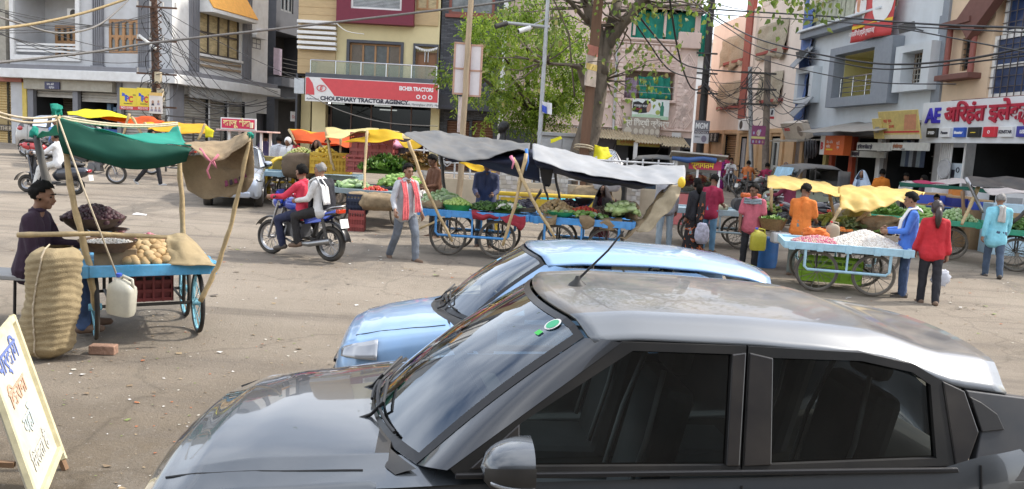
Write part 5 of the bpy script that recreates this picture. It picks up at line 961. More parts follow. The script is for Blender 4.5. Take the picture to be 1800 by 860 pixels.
def car(label, loc, rz, P, name='parked_car', cat='car'):
    o = thing(name, label, cat, loc, rz); ST = P['st']; PT = P['paint']; xs0, xs1 = ST[0][0], ST[-1][0]; gb0, gb1 = P['deck']
    # lower body: stations x -> w, zs, zm, we, ze, zc
    xs = []; x = xs0
    while x < xs1: xs.append(x); x += .02 if x < .3 else .055
    xs.append(xs1); secs = []
    for x in xs:
        w_, zs, zm, we, ze, zc = interp(ST, x); hood = x < gb0
        pr = [(w_-.09, zs), (w_-.03, zs+.05), (w_-.004, zm-.2), (w_, zm-.05), (w_-.004, zm+.06), (lerp(w_, we, .5)+.012, lerp(zm, ze, .72)), (we+.012, ze-.03), (we-.006, ze+.002)]
        for t in (.94, .86, .76, .74, .6, .4, .2, 0):
            if hood: z = ze+.004+(zc-ze)*(1-t**2.2)-(P.get('crease', 0)*sm((.9-t)/.14)*-1 if t < .9 else 0)*sm((x-.1)/.3)*(1-sm((t-.74)/.1) if t > .74 else 1)
            else: z = ze-.01-.32*sm((1-t)/.2)
            pr.append((we*t, z))
        secs.append((x, pr))
    b = B(); N = len(secs[0][1])
    arches = [(P['axles'][0], .33), (P['axles'][1], .33)]
    for sgn in (-1, 1):
        vs = []
        for x, pr in secs:
            for y, z in pr:
                for ax, wr_ in arches:   # wheel arches
                    d = sqrt((x-ax)**2+(z-.3)**2)
                    if d < wr_+.06 and y > .5 and z < .72: z = min(.74, .3+sqrt(max(0, (wr_+.06)**2-(x-ax)**2)))
                vs.append((x, sgn*y, z))
        fs = []
        for i in range(len(secs)-1):
            for j in range(N-1):
                q = (i*N+j, i*N+j+1, (i+1)*N+j+1, (i+1)*N+j); fs.append(q if sgn > 0 else q[::-1])
        i0 = len(b.f); b.add(vs, fs)
        for i in range(len(secs)-1):
            for j in range(N-1):
                if secs[i][0] >= gb0-.12 and j >= 11: b.mi[i0+i*(N-1)+j] = 1
    for e in (0, len(secs)-1):   # nose and tail caps
        x, pr = secs[e]; vs = [(x, -y, z) for y, z in pr]+[(x, y, z) for y, z in reversed(pr)]; b.add(vs, [tuple(range(len(vs)))])
    body = b.ob('body', [PT, PLASTIC], o, smooth=50)
    m = body.modifiers.new('w', 'WELD'); m.merge_threshold = .002
    # roof
    hd, re_ = P['header'], P['rear']; RZ = P['rail']; cr_ = P.get('crown', .045); up = P.get('lip', .05)
    def halfw(z): return P['side'][0]-P['side'][1]*(z-P['side'][2])
    def roofp(u, v):
        a = abs(v); x = lerp(hd[0]+hd[1]*a*a, re_[0]-re_[1]*a*a, u); zr = interp(RZ, x)[0]; w_ = halfw(zr)-P.get('taper', 0)*sm((x-2.4)/1.2)
        return V((x, v*w_, zr+up*(1+P.get('rise', 0)*sm((x-2.5)/.8))*sm((1-a)/.22)+cr_*(1-v*v)))
    b = B(); b.grid(lambda u, v: roofp(u, (v*2-1)), 30, 32); b.mi = [int(abs((i//30+.5)/16-1) > .76) for i in range(960)]; b.ob('roof', [P.get('roofpaint', PT), P.get('strip', PT)], o, smooth=180, solid=.012)
    # windscreen, rear window
    wb = P['base']
    def scr(u, v):
        p0 = V((wb[0]+wb[1]*v*v, wb[2]*v, wb[3])); p1 = roofp(0, v*.93)-V((.01, 0, .012)); p = p0.lerp(p1, u); n = V((-.6, 0, .8)); return p+n*.035*sin(pi*u)*(1-v*v*.5)
    G = P.get('glass', glass((.6, .68, .66), .2)); b = B(); b.grid(lambda u, v: scr(u, v*2-1), 14, 20); ws = b.ob('windscreen', G, o, smooth=180)
    b = B()
    for e in (-1, 1):
        b.grid(lambda u, v: scr(u, e*(1-.05*v))+V((0, 0, .003)), 14, 1)
    b.grid(lambda u, v: scr(1-.035*u, v*2-1)+V((-.002, 0, .003)), 1, 20); b.grid(lambda u, v: scr(.05*u, v*2-1)+V((-.002, 0, .003)), 1, 20); b.ob('black_border', TRIM, ws)
    tb = P['tail']
    def rw(u, v): p0 = V((tb[0]-tb[1]*v*v, tb[2]*v, tb[3])); return p0.lerp(roofp(1, v*.93)-V((.02, 0, .03)), u)
    b = B(); b.grid(lambda u, v: rw(u, v*2-1), 4, 10); b.ob('rear_window', glass((.12, .13, .13), .06), o, smooth=180)
    # side windows, door frames, pillars
    TG = P.get('tint', glass((.16, .19, .18), .045, key=1))
    for sgn in (-1, 1):
        sf = lambda x, z, w_: V((x, sgn*(halfw(z)+w_), z))
        def ring(inn, out, nm, m, w0=.0, w1=.014):
            b = B(); n = len(inn); vs = [sf(*p, w1) for p in inn]+[sf(*p, w1) for p in out]+[sf(*p, w0-.02) for p in inn]+[sf(*p, w0-.03) for p in out]; fs = []
            for i in range(n): j = (i+1) % n; fs += [(i, j, n+j, n+i), (i, 2*n+i, 2*n+j, j), (n+i, n+j, 3*n+j, 3*n+i)]
            b.add(vs, fs); return b.ob(nm, m, o)
        for nm, inn, out in P['windows']:
            d = ring(inn, out, 'door_frame', P.get('frame', FRM)); b = B(); b.add([sf(*p, -.004) for p in inn], [tuple(range(len(inn)))]); b.ob('side_window', TG, d)
        for nm, poly, mm, w_ in P['panels']:
            b = B(); b.prism(poly, sf, -.03, w_); b.ob(nm, mm, o, bevel=.004)
        A0, A1 = P['apillar']; b = B()
        def ap(u, v):
            p = scr(v, sgn*1.0); q = sf(lerp(A0[0], A1[0], v), lerp(A0[1], A1[1], v), .016); r_ = p.lerp(q, u); return r_+V((-.35, sgn*.75, .3))*.022*sin(pi*u)
        b.grid(ap, 6, 12); b.ob('pillar', P.get('pillartone', PT), o, smooth=180)
        # mirror
        mx_, my_, mz_ = P['mirror']; b = B(); q = V((mx_, sgn*my_, mz_)); sc = P.get('mirsc', 1)
        def shell(u, v):
            a = 2*pi*u; t = min(1, v); rr = sqrt(max(0, 1-(1-t)**2.4)); ca, sa = cos(a), sin(a); ca = abs(ca)**.75*(1 if ca > 0 else -1); sa = abs(sa)**.75*(1 if sa > 0 else -1)
            return q+V((lerp(-.10, .075, t), sgn*(.135*rr*ca+.02*(1-t)), .088*rr*sa+.012))*sc
        b.grid(shell, 24, 10); mi = b.ob('mirror', PT, o, smooth=180); b = B(); b.grid(lambda u, v: q+(shell(.44+.62*u, .08+.92*v)-q)*1.035, 14, 8); b.ob('lower_cover', PLASTIC, mi, smooth=180)
        b = B(); b.grid(lambda u, v: q+(shell(.945+.03*v, .2+.78*u)-q)*1.05, 10, 2); b.ob('indicator', LAMP, mi, smooth=180, solid=.006); b = B(); b.add([shell(i/24, 1) for i in range(24)], [tuple(range(24))]); b.ob('mirror_glass', CHROME, mi); b = B(); b.bar(q+V((.0, -sgn*.08, -.05)), (mx_+.02, sgn*(halfw(mz_)-.0), mz_-.07), .09, .05); b.ob('mirror_arm', PLASTIC, mi)
        # lamps
        hl = P['lamp']; b = B(); b.grid(lambda u, v: V((lerp(hl[0], hl[1], u)+.0, sgn*(lerp(interp(ST, lerp(hl[0], hl[1], u))[3]+.014, interp(ST, lerp(hl[0], hl[1], u))[0]+.006, v)), lerp(interp(ST, lerp(hl[0], hl[1], u))[4]-.0, hl[2], v))), 10, 4); b.ob('headlight', LAMP, o, smooth=180, solid=.012)
        tl = P['taillamp']; b = B(); b.ball((tl[0], sgn*tl[1], tl[2]), tl[3], 14, 9); b.ob('tail_light', TAIL, o, smooth=180)
        for ax, _ in arches: wheel(o, (ax, sgn*(ST[5][1]-.13), .31))
        b = B(); b.bx(P['axles'][0]+.5, P['axles'][1]-.5, sgn*ST[5][1]*.96-.02, sgn*ST[5][1]*.96+.02, .22, .34); b.ob('side_skirt', PLASTIC, o, bevel=.01)
        for hx in P.get('handles', []): b = B(); y_ = interp(ST, hx)[0]; b.bar((hx-.09, sgn*(y_+.02), .93), (hx+.09, sgn*(y_+.02), .935), .035, .03); b.ob('door_handle', PT, o, bevel=.008)
    # cabin
    cx = P['cabin']; b = B(); W_ = halfw(1.2)-.1
    b.grid(lambda u, v: V((wb[0]+wb[1]*(2*v-1)**2+.01+.5*u, (2*v-1)*wb[2]*1.02, wb[3]-.035-.05*u-.25*sm((u-.8)/.2))), 8, 12); b.ob('dashboard', mat((.025, .026, .028), .5, var=.1), o, smooth=180)
    for sx, hb in ((cx[0], .62), (cx[1], .5)):
        for sy in (-.38, .38):
            b = B(); y = sy*P.get('ws', 1); b.box((sx, y, cx[2]-.42), (.5, .46, .16)); b.box((sx+.30, y, cx[2]-.1), (.14, .46, .64), (0, .22, 0)); se = b.ob('seat', SEAT, o, bevel=.05); b = B(); b.box((sx+.40, y, cx[2]+.33), (.1, .24, .2), (0, .2, 0)); b.ob('headrest', SEAT, se, bevel=.04); b = B()
            for e in (-1, 1): b.tube([(sx+.16, y+e*.20, cx[2]-.3), (sx+.235, y+e*.215, cx[2]), (sx+.305, y+e*.15, cx[2]+.27)], .012, 6)
            b.ob('piping', SEATP, se, smooth=180)
    b = B(); b.torus((cx[0]-.42, .36*P.get('ws', 1), cx[2]-.05), (.8, 0, .5), .18, .018, 24, 6); b.bar((cx[0]-.46, .36*P.get('ws', 1), cx[2]-.23), (cx[0]-.46, .36*P.get('ws', 1), cx[2]+.06), .04, .12, (1, 0, 0)); b.ob('steering_wheel', TRIM, o, smooth=50)
    for sgn in (-1, 1):
        A0 = P['apillar'][0]; i0 = scr(0, sgn*.8)-V((.06, 0, .012)); i1 = V((A0[0]+.15, sgn*(halfw(A0[1])-.03), A0[1]-.01)); b = B()
        def cs(u, v): p = i0.lerp(i1, u); q = interp(ST, p.x); return p.lerp(V((p.x+.01, sgn*(q[3]+.008), q[4]+.004)), v)
        b.grid(cs, 8, 4); b.ob('fender_top', PT, o, smooth=180)
        def line(pts): b = B(); b.tube(pts, .0045, 5); b.ob('shut_line', BLACK, o)
        def top(x, t): q = interp(ST, x); return V((x, sgn*q[3]*t, q[4]+.006+(q[5]-q[4])*(1-t**2.2)))
        line([top(lerp(.12, wb[0]+.05, i/12), lerp(.80, .86, i/12)) for i in range(13)])
        for x in P.get('doors', ()):
            q = interp(ST, x); line([(x, sgn*(q[3]+.014), q[4]-.02), (x, sgn*(lerp(q[0], q[3], .5)+.016), lerp(q[2], q[4], .72)), (x, sgn*(q[0]+.002), q[2]+.06), (x, sgn*(q[0]+.002), q[2]-.05), (x, sgn*(q[0]-.002), q[2]-.25)])
    # cowl and wipers
    def cowl(u, v):
        x = wb[0]+wb[1]*v*v-.11*(1-u)*(1-.3*abs(v)); y = v*(wb[2]+.05); q = interp(ST, x); t = min(1, abs(y)/q[3]); return V((x, y, lerp(q[4]+.008+(q[5]-q[4])*(1-t**2.2), wb[3]+.004, u)))
    b = B(); b.grid(lambda u, v: cowl(u, 2*v-1), 4, 20); b.ob('cowl', PLASTIC, o, smooth=180)
    for y0, L_, up_ in ((-.38, .55, .035), (.18, .55, .035)):
        b = B(); n = V((-.012, 0, .018)); p = scr(.02, y0)+n; e = scr(.10, y0-.02)+n*1.4; b.tube([p-V((.05, 0, .02)), p, e, scr(.16, y0+.25)+n*1.5], .008, 6)
        b.tube([scr(.05+.05*t, y0-.35+t*.8)+n for t in [i/8 for i in range(9)]], [.008]*9, 5); b.ob('wiper', BLACK, o, smooth=60)
    if P.get('plate'):
        b = B(); b.bx(xs0-.03, xs0-.012, -.25, .25, .42, .53); b.ob('number_plate', WHITE, o)
    gl = P['grille']; b = B()
    for i in range(gl[4]): z = lerp(gl[2], gl[3], i/max(1, gl[4]-1)); b.bx(xs0-.028, xs0+.03, -gl[1], gl[1], z-.012, z+.012)
    b.bx(xs0-.015, xs0+.04, -gl[1], gl[1], gl[2], gl[3]); b.ob('grille', TRIM, o); b = B(); b.bx(xs0-.05, xs0+.1, -gl[1]*1.2, gl[1]*1.2, .26, .42); b.ob('bumper', P.get('bumper', PLASTIC), o, bevel=.04)
    return o, scr, roofp, halfw
GREYP = paint((.072, .083, .095), .3, .25, .05, 'g'); PILREFL = paint((.03, .034, .04), .3, .3, .06, 'd'); GREYSKY = paint((.13, .145, .16), .2, .3, .06, 's'); GREYR = mat((.10, .10, .10), .35, .1, var=.1, coat=.45, dust=.6)  # car paint again, lightened for reflected sky (roof edge), darkened for dark reflections (pillars)
PIANO = mat((.014, .014, .016), .28, var=0, coat=.6, dust=.12)
SUV = dict(st=[(-.05, .56, .35, .6, .45, .72, .78), (-.02, .66, .30, .6, .56, .84, .90), (.02, .74, .27, .6, .64, .90, .985), (.1, .81, .25, .6, .72, .96, 1.04), (.25, .87, .24, .62, .775, 1.0, 1.09), (.5, .905, .22, .65, .81, 1.04, 1.12), (.9, .915, .22, .7, .85, 1.09, 1.14), (1.3, .92, .22, .72, .885, 1.13, 1.15), (2.2, .92, .22, .74, .883, 1.165, 1.18), (3.0, .92, .24, .76, .876, 1.205, 1.22), (3.25, .915, .26, .8, .865, 1.27, 1.28), (3.5, .89, .3, .8, .82, 1.30, 1.3), (3.75, .83, .34, .8, .74, 1.27, 1.28), (3.92, .7, .4, .8, .6, 1.1, 1.15)],
    paint=GREYP, roofpaint=GREYR, strip=GREYSKY, pillartone=PILREFL, rise=.5, deck=(1.0, 3.3), axles=(.78, 3.35), header=(1.57, .16), rear=(3.47, .10), rail=[(1.5, 1.575), (1.70, 1.612), (1.9, 1.627), (2.345, 1.622), (2.6, 1.61), (2.9, 1.582), (3.19, 1.495), (3.5, 1.465)], side=(.89, .4286, 1.13), crown=.05, lip=.052, base=(.83, .25, .73, 1.135), tail=(3.8, .1, .62, 1.2), crease=.018,
    windows=[('f', [(1.45, 1.195), (2.215, 1.212), (2.262, 1.592), (1.875, 1.592), (1.45, 1.335)], [(1.22, 1.165), (2.268, 1.19), (2.322, 1.622), (1.835, 1.622), (1.20, 1.185)]), ('r', [(2.39, 1.218), (3.04, 1.25), (3.053, 1.505), (2.985, 1.548), (2.78, 1.583), (2.425, 1.583)], [(2.276, 1.19), (3.11, 1.228), (3.10, 1.52), (3.0, 1.575), (2.79, 1.612), (2.33, 1.622)])],
    panels=[('window_frame_trim', [(2.216, 1.213), (2.266, 1.213), (2.318, 1.6), (2.263, 1.592)], PIANO, .02), ('window_frame_trim', [(2.282, 1.213), (2.388, 1.219), (2.424, 1.583), (2.332, 1.6)], PIANO, .02), ('mirror_triangle', [(1.27, 1.185), (1.448, 1.195), (1.448, 1.335)], PIANO, .018), ('quarter_panel', [(3.112, 1.2), (3.17, 1.255), (3.222, 1.345), (3.187, 1.487), (3.103, 1.52)], PIANO, .02), ('rear_pillar', [(3.17, 1.17), (3.66, 1.19), (3.49, 1.462), (3.2, 1.488), (3.238, 1.345)], mat((.075, .08, .088), .35, .4, var=.05, dust=.2), .012), ('pillar_vent', [(3.235, 1.345), (3.33, 1.355), (3.31, 1.41), (3.25, 1.45), (3.207, 1.468)], BLACK, .02), ('belt_strip', [(1.22, 1.155), (3.12, 1.208), (3.115, 1.224), (1.22, 1.172)], TRIM, .026)],
    apillar=((1.19, 1.18), (1.832, 1.62)), mirror=(1.40, 1.0, 1.24), lamp=(.03, .30, .86), taillamp=(3.55, .84, 1.12, (.16, .07, .1)), handles=[2.05, 2.95], doors=(1.2, 2.272, 3.2), cabin=(1.75, 2.62, 1.2), grille=(0, .5, .5, .75, 5), tint=glass((.34, .38, .37), .07, key=2))
o, scr, roofp, hw_ = car('dark grey hatchback suv with dusty roof parked nearest the viewer', (-1.369-.92*sin(.089), 2.609+.92*cos(.089), .06), .089, SUV)
b = B(); p = roofp(.10, -.08); b.lathe([(.045, 0), (.04, .012), (.018, .03), (.01, .05)], 14, p-V((0, 0, .002))); an = b.ob('antenna_base', PLASTIC, o, smooth=50); b = B(); b.tube([p+V((0, 0, .03)), p+V((.13, 0, .17)), p+V((.20, .02, .26))], [.006, .005, .004], 6)
b.v = [p+(q-p)*1.0 for q in b.v]; b.ob('antenna_rod', BLACK, an)
def disc(v, u, r, m, nm, dz=.006):
    b = B(); c = scr(u, v); e1 = (scr(u+.02, v)-c).normalized(); e2 = (scr(u, v+.02)-c).normalized(); n = e1.cross(e2); n = n if n.z > 0 else -n
    b.add([c+n*dz+e1*r*cos(2*pi*i/20)+e2*r*sin(2*pi*i/20) for i in range(20)], [tuple(range(20))]); return b.ob(nm, m, o)
disc(-.78, .93, .036, WHITE, 'round_sticker', .004); disc(-.78, .93, .028, mat((.05, .4, .2), .5, var=0), 'sticker_centre', .006)
b = B(); c = scr(.70, -.80); b.grid(lambda u, v: scr(.84+.03*u, -.80+.05*v)+V((-.003, 0, .004)), 2, 2); b.ob('green_sticker', mat((.05, .5, .08), .5, var=0), o)
# light blue hatchback
LBP = paint((.25, .43, .68), .3, .3, .22, 'b'); LBR = paint((.29, .47, .70), .3, .3, .45, 'br')
HB = dict(st=[(-.03, .5, .3, .5, .42, .62, .66), (0, .58, .26, .5, .5, .70, .76), (.05, .63, .24, .52, .55, .75, .82), (.15, .68, .23, .55, .6, .79, .865), (.35, .715, .22, .58, .635, .84, .91), (.6, .735, .22, .62, .66, .885, .95), (.85, .74, .22, .64, .68, .93, .98), (1.3, .745, .22, .66, .70, .97, 1.0), (2.2, .745, .22, .68, .705, 1.0, 1.02), (2.9, .74, .24, .7, .695, 1.02, 1.03), (3.3, .70, .3, .7, .65, 1.02, 1.02), (3.5, .6, .4, .7, .54, .98, 1.0)],
    paint=LBP, roofpaint=LBR, deck=(.88, 3.3), axles=(.62, 2.95), header=(1.42, .12), rear=(3.34, .08), rail=[(1.3, 1.37), (1.5, 1.415), (1.8, 1.44), (2.3, 1.445), (2.7, 1.43), (3.05, 1.39), (3.4, 1.30)], side=(.725, .34, .97), crown=.05, lip=.045, base=(.74, .22, .62, .985), tail=(3.5, .08, .5, 1.02), crease=.012, ws=.85,
    windows=[('f', [(1.3, 1.03), (2.06, 1.04), (2.06, 1.345), (1.74, 1.345), (1.3, 1.09)], [(1.1, 1.0), (2.10, 1.01), (2.10, 1.41), (1.69, 1.41), (1.1, 1.03)]), ('r', [(2.2, 1.04), (2.8, 1.06), (2.9, 1.2), (2.8, 1.29), (2.65, 1.335), (2.2, 1.345)], [(2.12, 1.01), (2.86, 1.03), (2.96, 1.2), (2.86, 1.36), (2.68, 1.41), (2.12, 1.41)])],
    panels=[('rear_pillar', [(2.88, 1.035), (3.36, 1.04), (3.28, 1.30), (2.95, 1.36), (2.885, 1.355), (2.975, 1.2)], LBP, .014), ('belt_strip', [(1.1, .985), (2.86, 1.015), (2.86, 1.028), (1.1, .998)], TRIM, .022)],
    apillar=((1.08, 1.02), (1.69, 1.408)), mirror=(1.28, .80, 1.06), mirsc=.85, lamp=(.03, .30, .69), taillamp=(3.36, .62, .85, (.12, .06, .16)), cabin=(1.6, 2.3, 1.05), grille=(0, .35, .45, .58, 3), bumper=LBP, frame=LBP, glass=glass((.55, .66, .64), .26, key=3))
HBZ = .09; BX, BY = -1.30, 6.42
o, scr2, roofp2, _ = car('light blue hatchback with dusty roof parked beyond the dark grey suv', (BX, BY, HBZ), .085, HB)
c = scr2(.72, -.05); b = B(); b.grid(lambda u, v: scr2(.70+.05*u, .0+.09*v)+V((-.003, 0, .005)), 2, 2); b.ob('blue_sticker', mat((.2, .5, .75), .5, var=0), o)
# silver hatchback facing the viewer, and the far suv by the shutters
SVP = paint((.42, .47, .55), .5, .3, .25, 's'); VAN = dict(HB); VAN.update(frame=SVP, paint=SVP, roofpaint=SVP, bumper=SVP, plate=1, panels=[(a, p, SVP if m is LBP else m, w_) for a, p, m, w_ in HB['panels']], glass=glass((.3, .36, .38), .1, key=4))
p = g(408, 366); o, *_ = car('silver blue hatchback facing the viewer behind the sackcloth awning', p, radians(106), VAN)
FS = dict(SUV, strip=SVP, pillartone=SVP); fp = paint((.33, .32, .31), .5, .35, .5, 'f'); FS.update(paint=fp, roofpaint=fp, panels=[(a, p_, m, w_) for a, p_, m, w_ in SUV['panels']])
p = g(95, 276); o, *_ = car('dusty beige suv parked by the shuttered shops behind the scooter', p+V((2.6, -.2, 0)), radians(172), FS)

def bikewheel(parent, c, R, r, spokes=18, wide=.055, rim=STEEL, m=TYRE, name='wheel', nn=30):
    b = B(); b.torus(c, (0, 1, 0), R-r, r*.95, nn, 7, 1.15); w_ = b.ob(name, m, parent, smooth=180); b = B(); b.torus(c, (0, 1, 0), R-r*2.1, r*.5, nn, 5, 1.6); b.cyl((c[0], c[1]-wide, c[2]), (c[0], c[1]+wide, c[2]), .05 if R < .3 else .035, n=10)
    for i in range(spokes):
        a = 2*pi*i/spokes; s_ = (i % 2)*2-1; b.tube([(c[0]+.03*cos(a+.4), c[1]+s_*wide*.6, c[2]+.03*sin(a+.4)), (c[0]+(R-2*r)*cos(a), c[1], c[2]+(R-2*r)*sin(a))], .0045 if R < .32 else .005, 4)
    b.ob('rim', rim, w_, smooth=40)
def motorbike(label, loc, rz, col, group=None, name='motorcycle', tank=None, plate=True, alloy=False):
    """faces -x in its own frame"""
    o = thing(name, label, 'motorcycle', loc, rz, group); P_ = paint(col, .3, .3, .1, 'm%.2f%.2f' % (col[0], col[2])); fx, rx = -.63, .63
    bikewheel(o, (fx, 0, .3), .3, .038); bikewheel(o, (rx, 0, .3), .3, .045)
    b = B(); b.tube([(-.38, 0, .98), (-.30, 0, .62), (.02, 0, .34), (.25, 0, .36), (.35, 0, .62)], .024); b.tube([(-.36, 0, .88), (.3, 0, .72), (.8, 0, .80)], .022)
    for y in (-.09, .09): b.tube([(.25, y, .38), (rx, y, .3)], .022); b.tube([(.35, y, .74), (.80, y, .82)], .016); b.tube([(.55, y*1.4, .72), (rx+.02, y*1.35, .36)], [.026, .03], 8)
    b.ob('frame', IRON, o, smooth=60); b = B()
    for y in (-.085, .085): b.tube([(-.40, y, .94), (fx, y, .3)], [.024, .019], 8)
    b.bx(-.46, -.36, -.1, .1, .86, .89); b.ob('fork', STEEL, o, smooth=60)
    b = B(); b.tube([(-.26, -.36, 1.02), (-.38, -.2, 1.04), (-.41, 0, .98), (-.38, .2, 1.04), (-.26, .36, 1.02)], .014); hb = b.ob('handlebar', CHROME, o, smooth=180); b = B()
    for y in (-1, 1): b.tube([(-.32, y*.27, 1.03), (-.25, y*.38, 1.02)], .019); b.tube([(-.36, y*.22, 1.05), (-.36, y*.27, 1.18)], .006); b.ball((-.36, y*.3, 1.22), (.02, .06, .035), 10, 6)
    b.ob('grip_and_mirror', BLACK, hb, smooth=180)
    b = B(); b.tube([(-.34, 0, .88), (-.22, 0, .9), (-.05, 0, .88), (.10, 0, .79)], [.06, .115, .125, .07], 12); b.ob('tank', P_, o, smooth=180)
    b = B(); b.tube([(.04, 0, .80), (.18, 0, .79), (.42, 0, .82), (.72, 0, .85)], [.06, .11, .12, .06], 10); b.v = [V((p.x, p.y, .79+(p.z-.79)*.55)) for p in b.v]; b.ob('seat', BLACK, o, smooth=180)
    b = B(); b.ball((-.47, 0, .92), (.10, .11, .13), 14, 9); b.add([(-.52, -.11, .99), (-.52, .11, .99), (-.43, .09, 1.13), (-.43, -.09, 1.13)], [(0, 1, 2, 3)]); b.ob('headlight_cowl', P_, o, smooth=60); b = B(); b.ball((-.53, 0, .90), (.06, .085, .085), 14, 9); b.ob('headlight', LAMP, o, smooth=180)
    b = B(); b.bx(-.22, .12, -.12, .12, .36, .60); b.box((-.16, 0, .60), (.16, .2, .2), (0, .5, 0))
    for k in range(5): b.box((-.2+.02*k, 0, .54+.035*k), (.2, .24, .012), (0, .5, 0))
    for y in (-1, 1): b.cyl((.02, y*.12, .45), (.02, y*.17, .45), .11, n=16)
    b.ob('engine', mat((.16, .16, .165), .45, .6, var=.2), o, bevel=.015); b = B(); b.tube([(-.2, -.10, .55), (-.24, -.14, .34), (0, -.17, .27), (.35, -.19, .29), (.78, -.20, .38)], [.02, .02, .022, .05, .045], 10); b.ob('exhaust', mat((.3, .3, .3), .3, .8, var=.2), o, smooth=60)
    b = B()
    for a0, a1, R, c, w_ in ((.35, 2.6, .345, fx, .06), (.15, 2.0, .36, rx, .08)): b.grid(lambda u, v: V((c+R*cos(lerp(a0, a1, u)), lerp(-w_, w_, v), .3+R*sin(lerp(a0, a1, u))+.02*sin(pi*v))), 14, 4)
    b.ob('mudguard', TRIM, o, smooth=180, solid=.008)
    b = B()
    for y in (-1, 1): b.prism([(.12, .74), (.44, .78), (.76, .88), (.80, .84), (.5, .66), (.2, .6)], lambda x, z, w_: V((x, y*(.105+w_-.06*sm((x-.3)/.5)), z)), 0, .03)
    b.ob('side_panel', P_, o, bevel=.01); b = B(); b.bx(.78, .86, -.09, .09, .82, .89); b.ob('tail_light', mat((.5, .04, .01), .2, var=0, coat=1), o, bevel=.015)
    b = B(); b.tube([(.5, -.1, .84), (.75, -.13, .92), (.9, 0, .95), (.75, .13, .92), (.5, .1, .84)], .014, 6); b.ob('grab_rail', STEEL, o, smooth=180)
    if plate: b = B(); b.box((.90, 0, .66), (.012, .2, .15), (0, -.25, 0)); b.ob('number_plate', WHITE, o)
    b = B(); b.tube([(.05, -.28, .3), (.05, .28, .3)], .014); b.tube([(.4, -.22, .36), (.4, .22, .36)], .014); b.box((-.36, 0, .62), (.03, .32, .03)); b.ob('foot_peg', IRON, o)
    return o
def scooter(label, loc, rz, col, group=None):
    o = thing('scooter', label, 'scooter', loc, rz, group); P_ = paint(col, .2, .3, .15, 's%.2f%.2f' % (col[0], col[2]))
    for x in (-.62, .6): bikewheel(o, (x, 0, .23), .23, .05, 8)
    b = B(); b.grid(lambda u, v: V((lerp(-.36, -.5, u)-.09*sin(pi*v), (2*v-1)*lerp(.2, .13, u), lerp(.3, .95, u))), 10, 10); b.ob('front_shield', P_, o, smooth=180, solid=.04); b = B(); b.bx(-.4, .15, -.17, .17, .24, .30); b.ob('foot_board', PLASTIC, o, bevel=.02)
    b = B(); b.tube([(.10, 0, .42), (.25, 0, .52), (.55, 0, .56), (.85, 0, .6), (.93, 0, .62)], [.12, .18, .19, .12, .05], 14); b.ob('body_panel', P_, o, smooth=180); b = B(); b.tube([(.08, 0, .74), (.2, 0, .76), (.5, 0, .78), (.82, 0, .8)], [.06, .13, .14, .06], 12); b.v = [V((p.x, p.y, .74+(p.z-.74)*.6)) for p in b.v]; b.ob('seat', BLACK, o, smooth=180)
    b = B(); b.tube([(-.62, 0, .23), (-.5, 0, .6), (-.42, 0, 1.0)], .03); b.tube([(-.3, -.34, 1.03), (-.42, 0, 1.02), (-.3, .34, 1.03)], .02)
    for y in (-1, 1): b.tube([(-.4, y*.2, 1.05), (-.4, y*.27, 1.2)], .006); b.ball((-.4, y*.3, 1.23), (.02, .06, .04), 8, 6)
    b.ob('handlebar', BLACK, o, smooth=60); b = B(); b.ball((-.48, 0, 1.0), (.12, .14, .1), 12, 8); b.ob('headlight_cowl', P_, o, smooth=180); b = B(); b.grid(lambda u, v: V((-.62+.29*cos(lerp(.2, 2.9, u)), lerp(-.08, .08, v), .23+.29*sin(lerp(.2, 2.9, u)))), 12, 4); b.ob('mudguard', P_, o, smooth=180, solid=.01)
    b = B(); b.ball((.95, 0, .62), (.04, .11, .05), 10, 7); b.ob('tail_light', TAIL, o, smooth=180); b = B(); b.box((.98, 0, .45), (.012, .22, .14), (0, -.2, 0)); b.ob('number_plate', WHITE, o); b = B(); b.tube([(.2, -.18, .25), (.75, -.2, .3)], [.03, .055], 10); b.ob('exhaust', IRON, o, smooth=60); return o
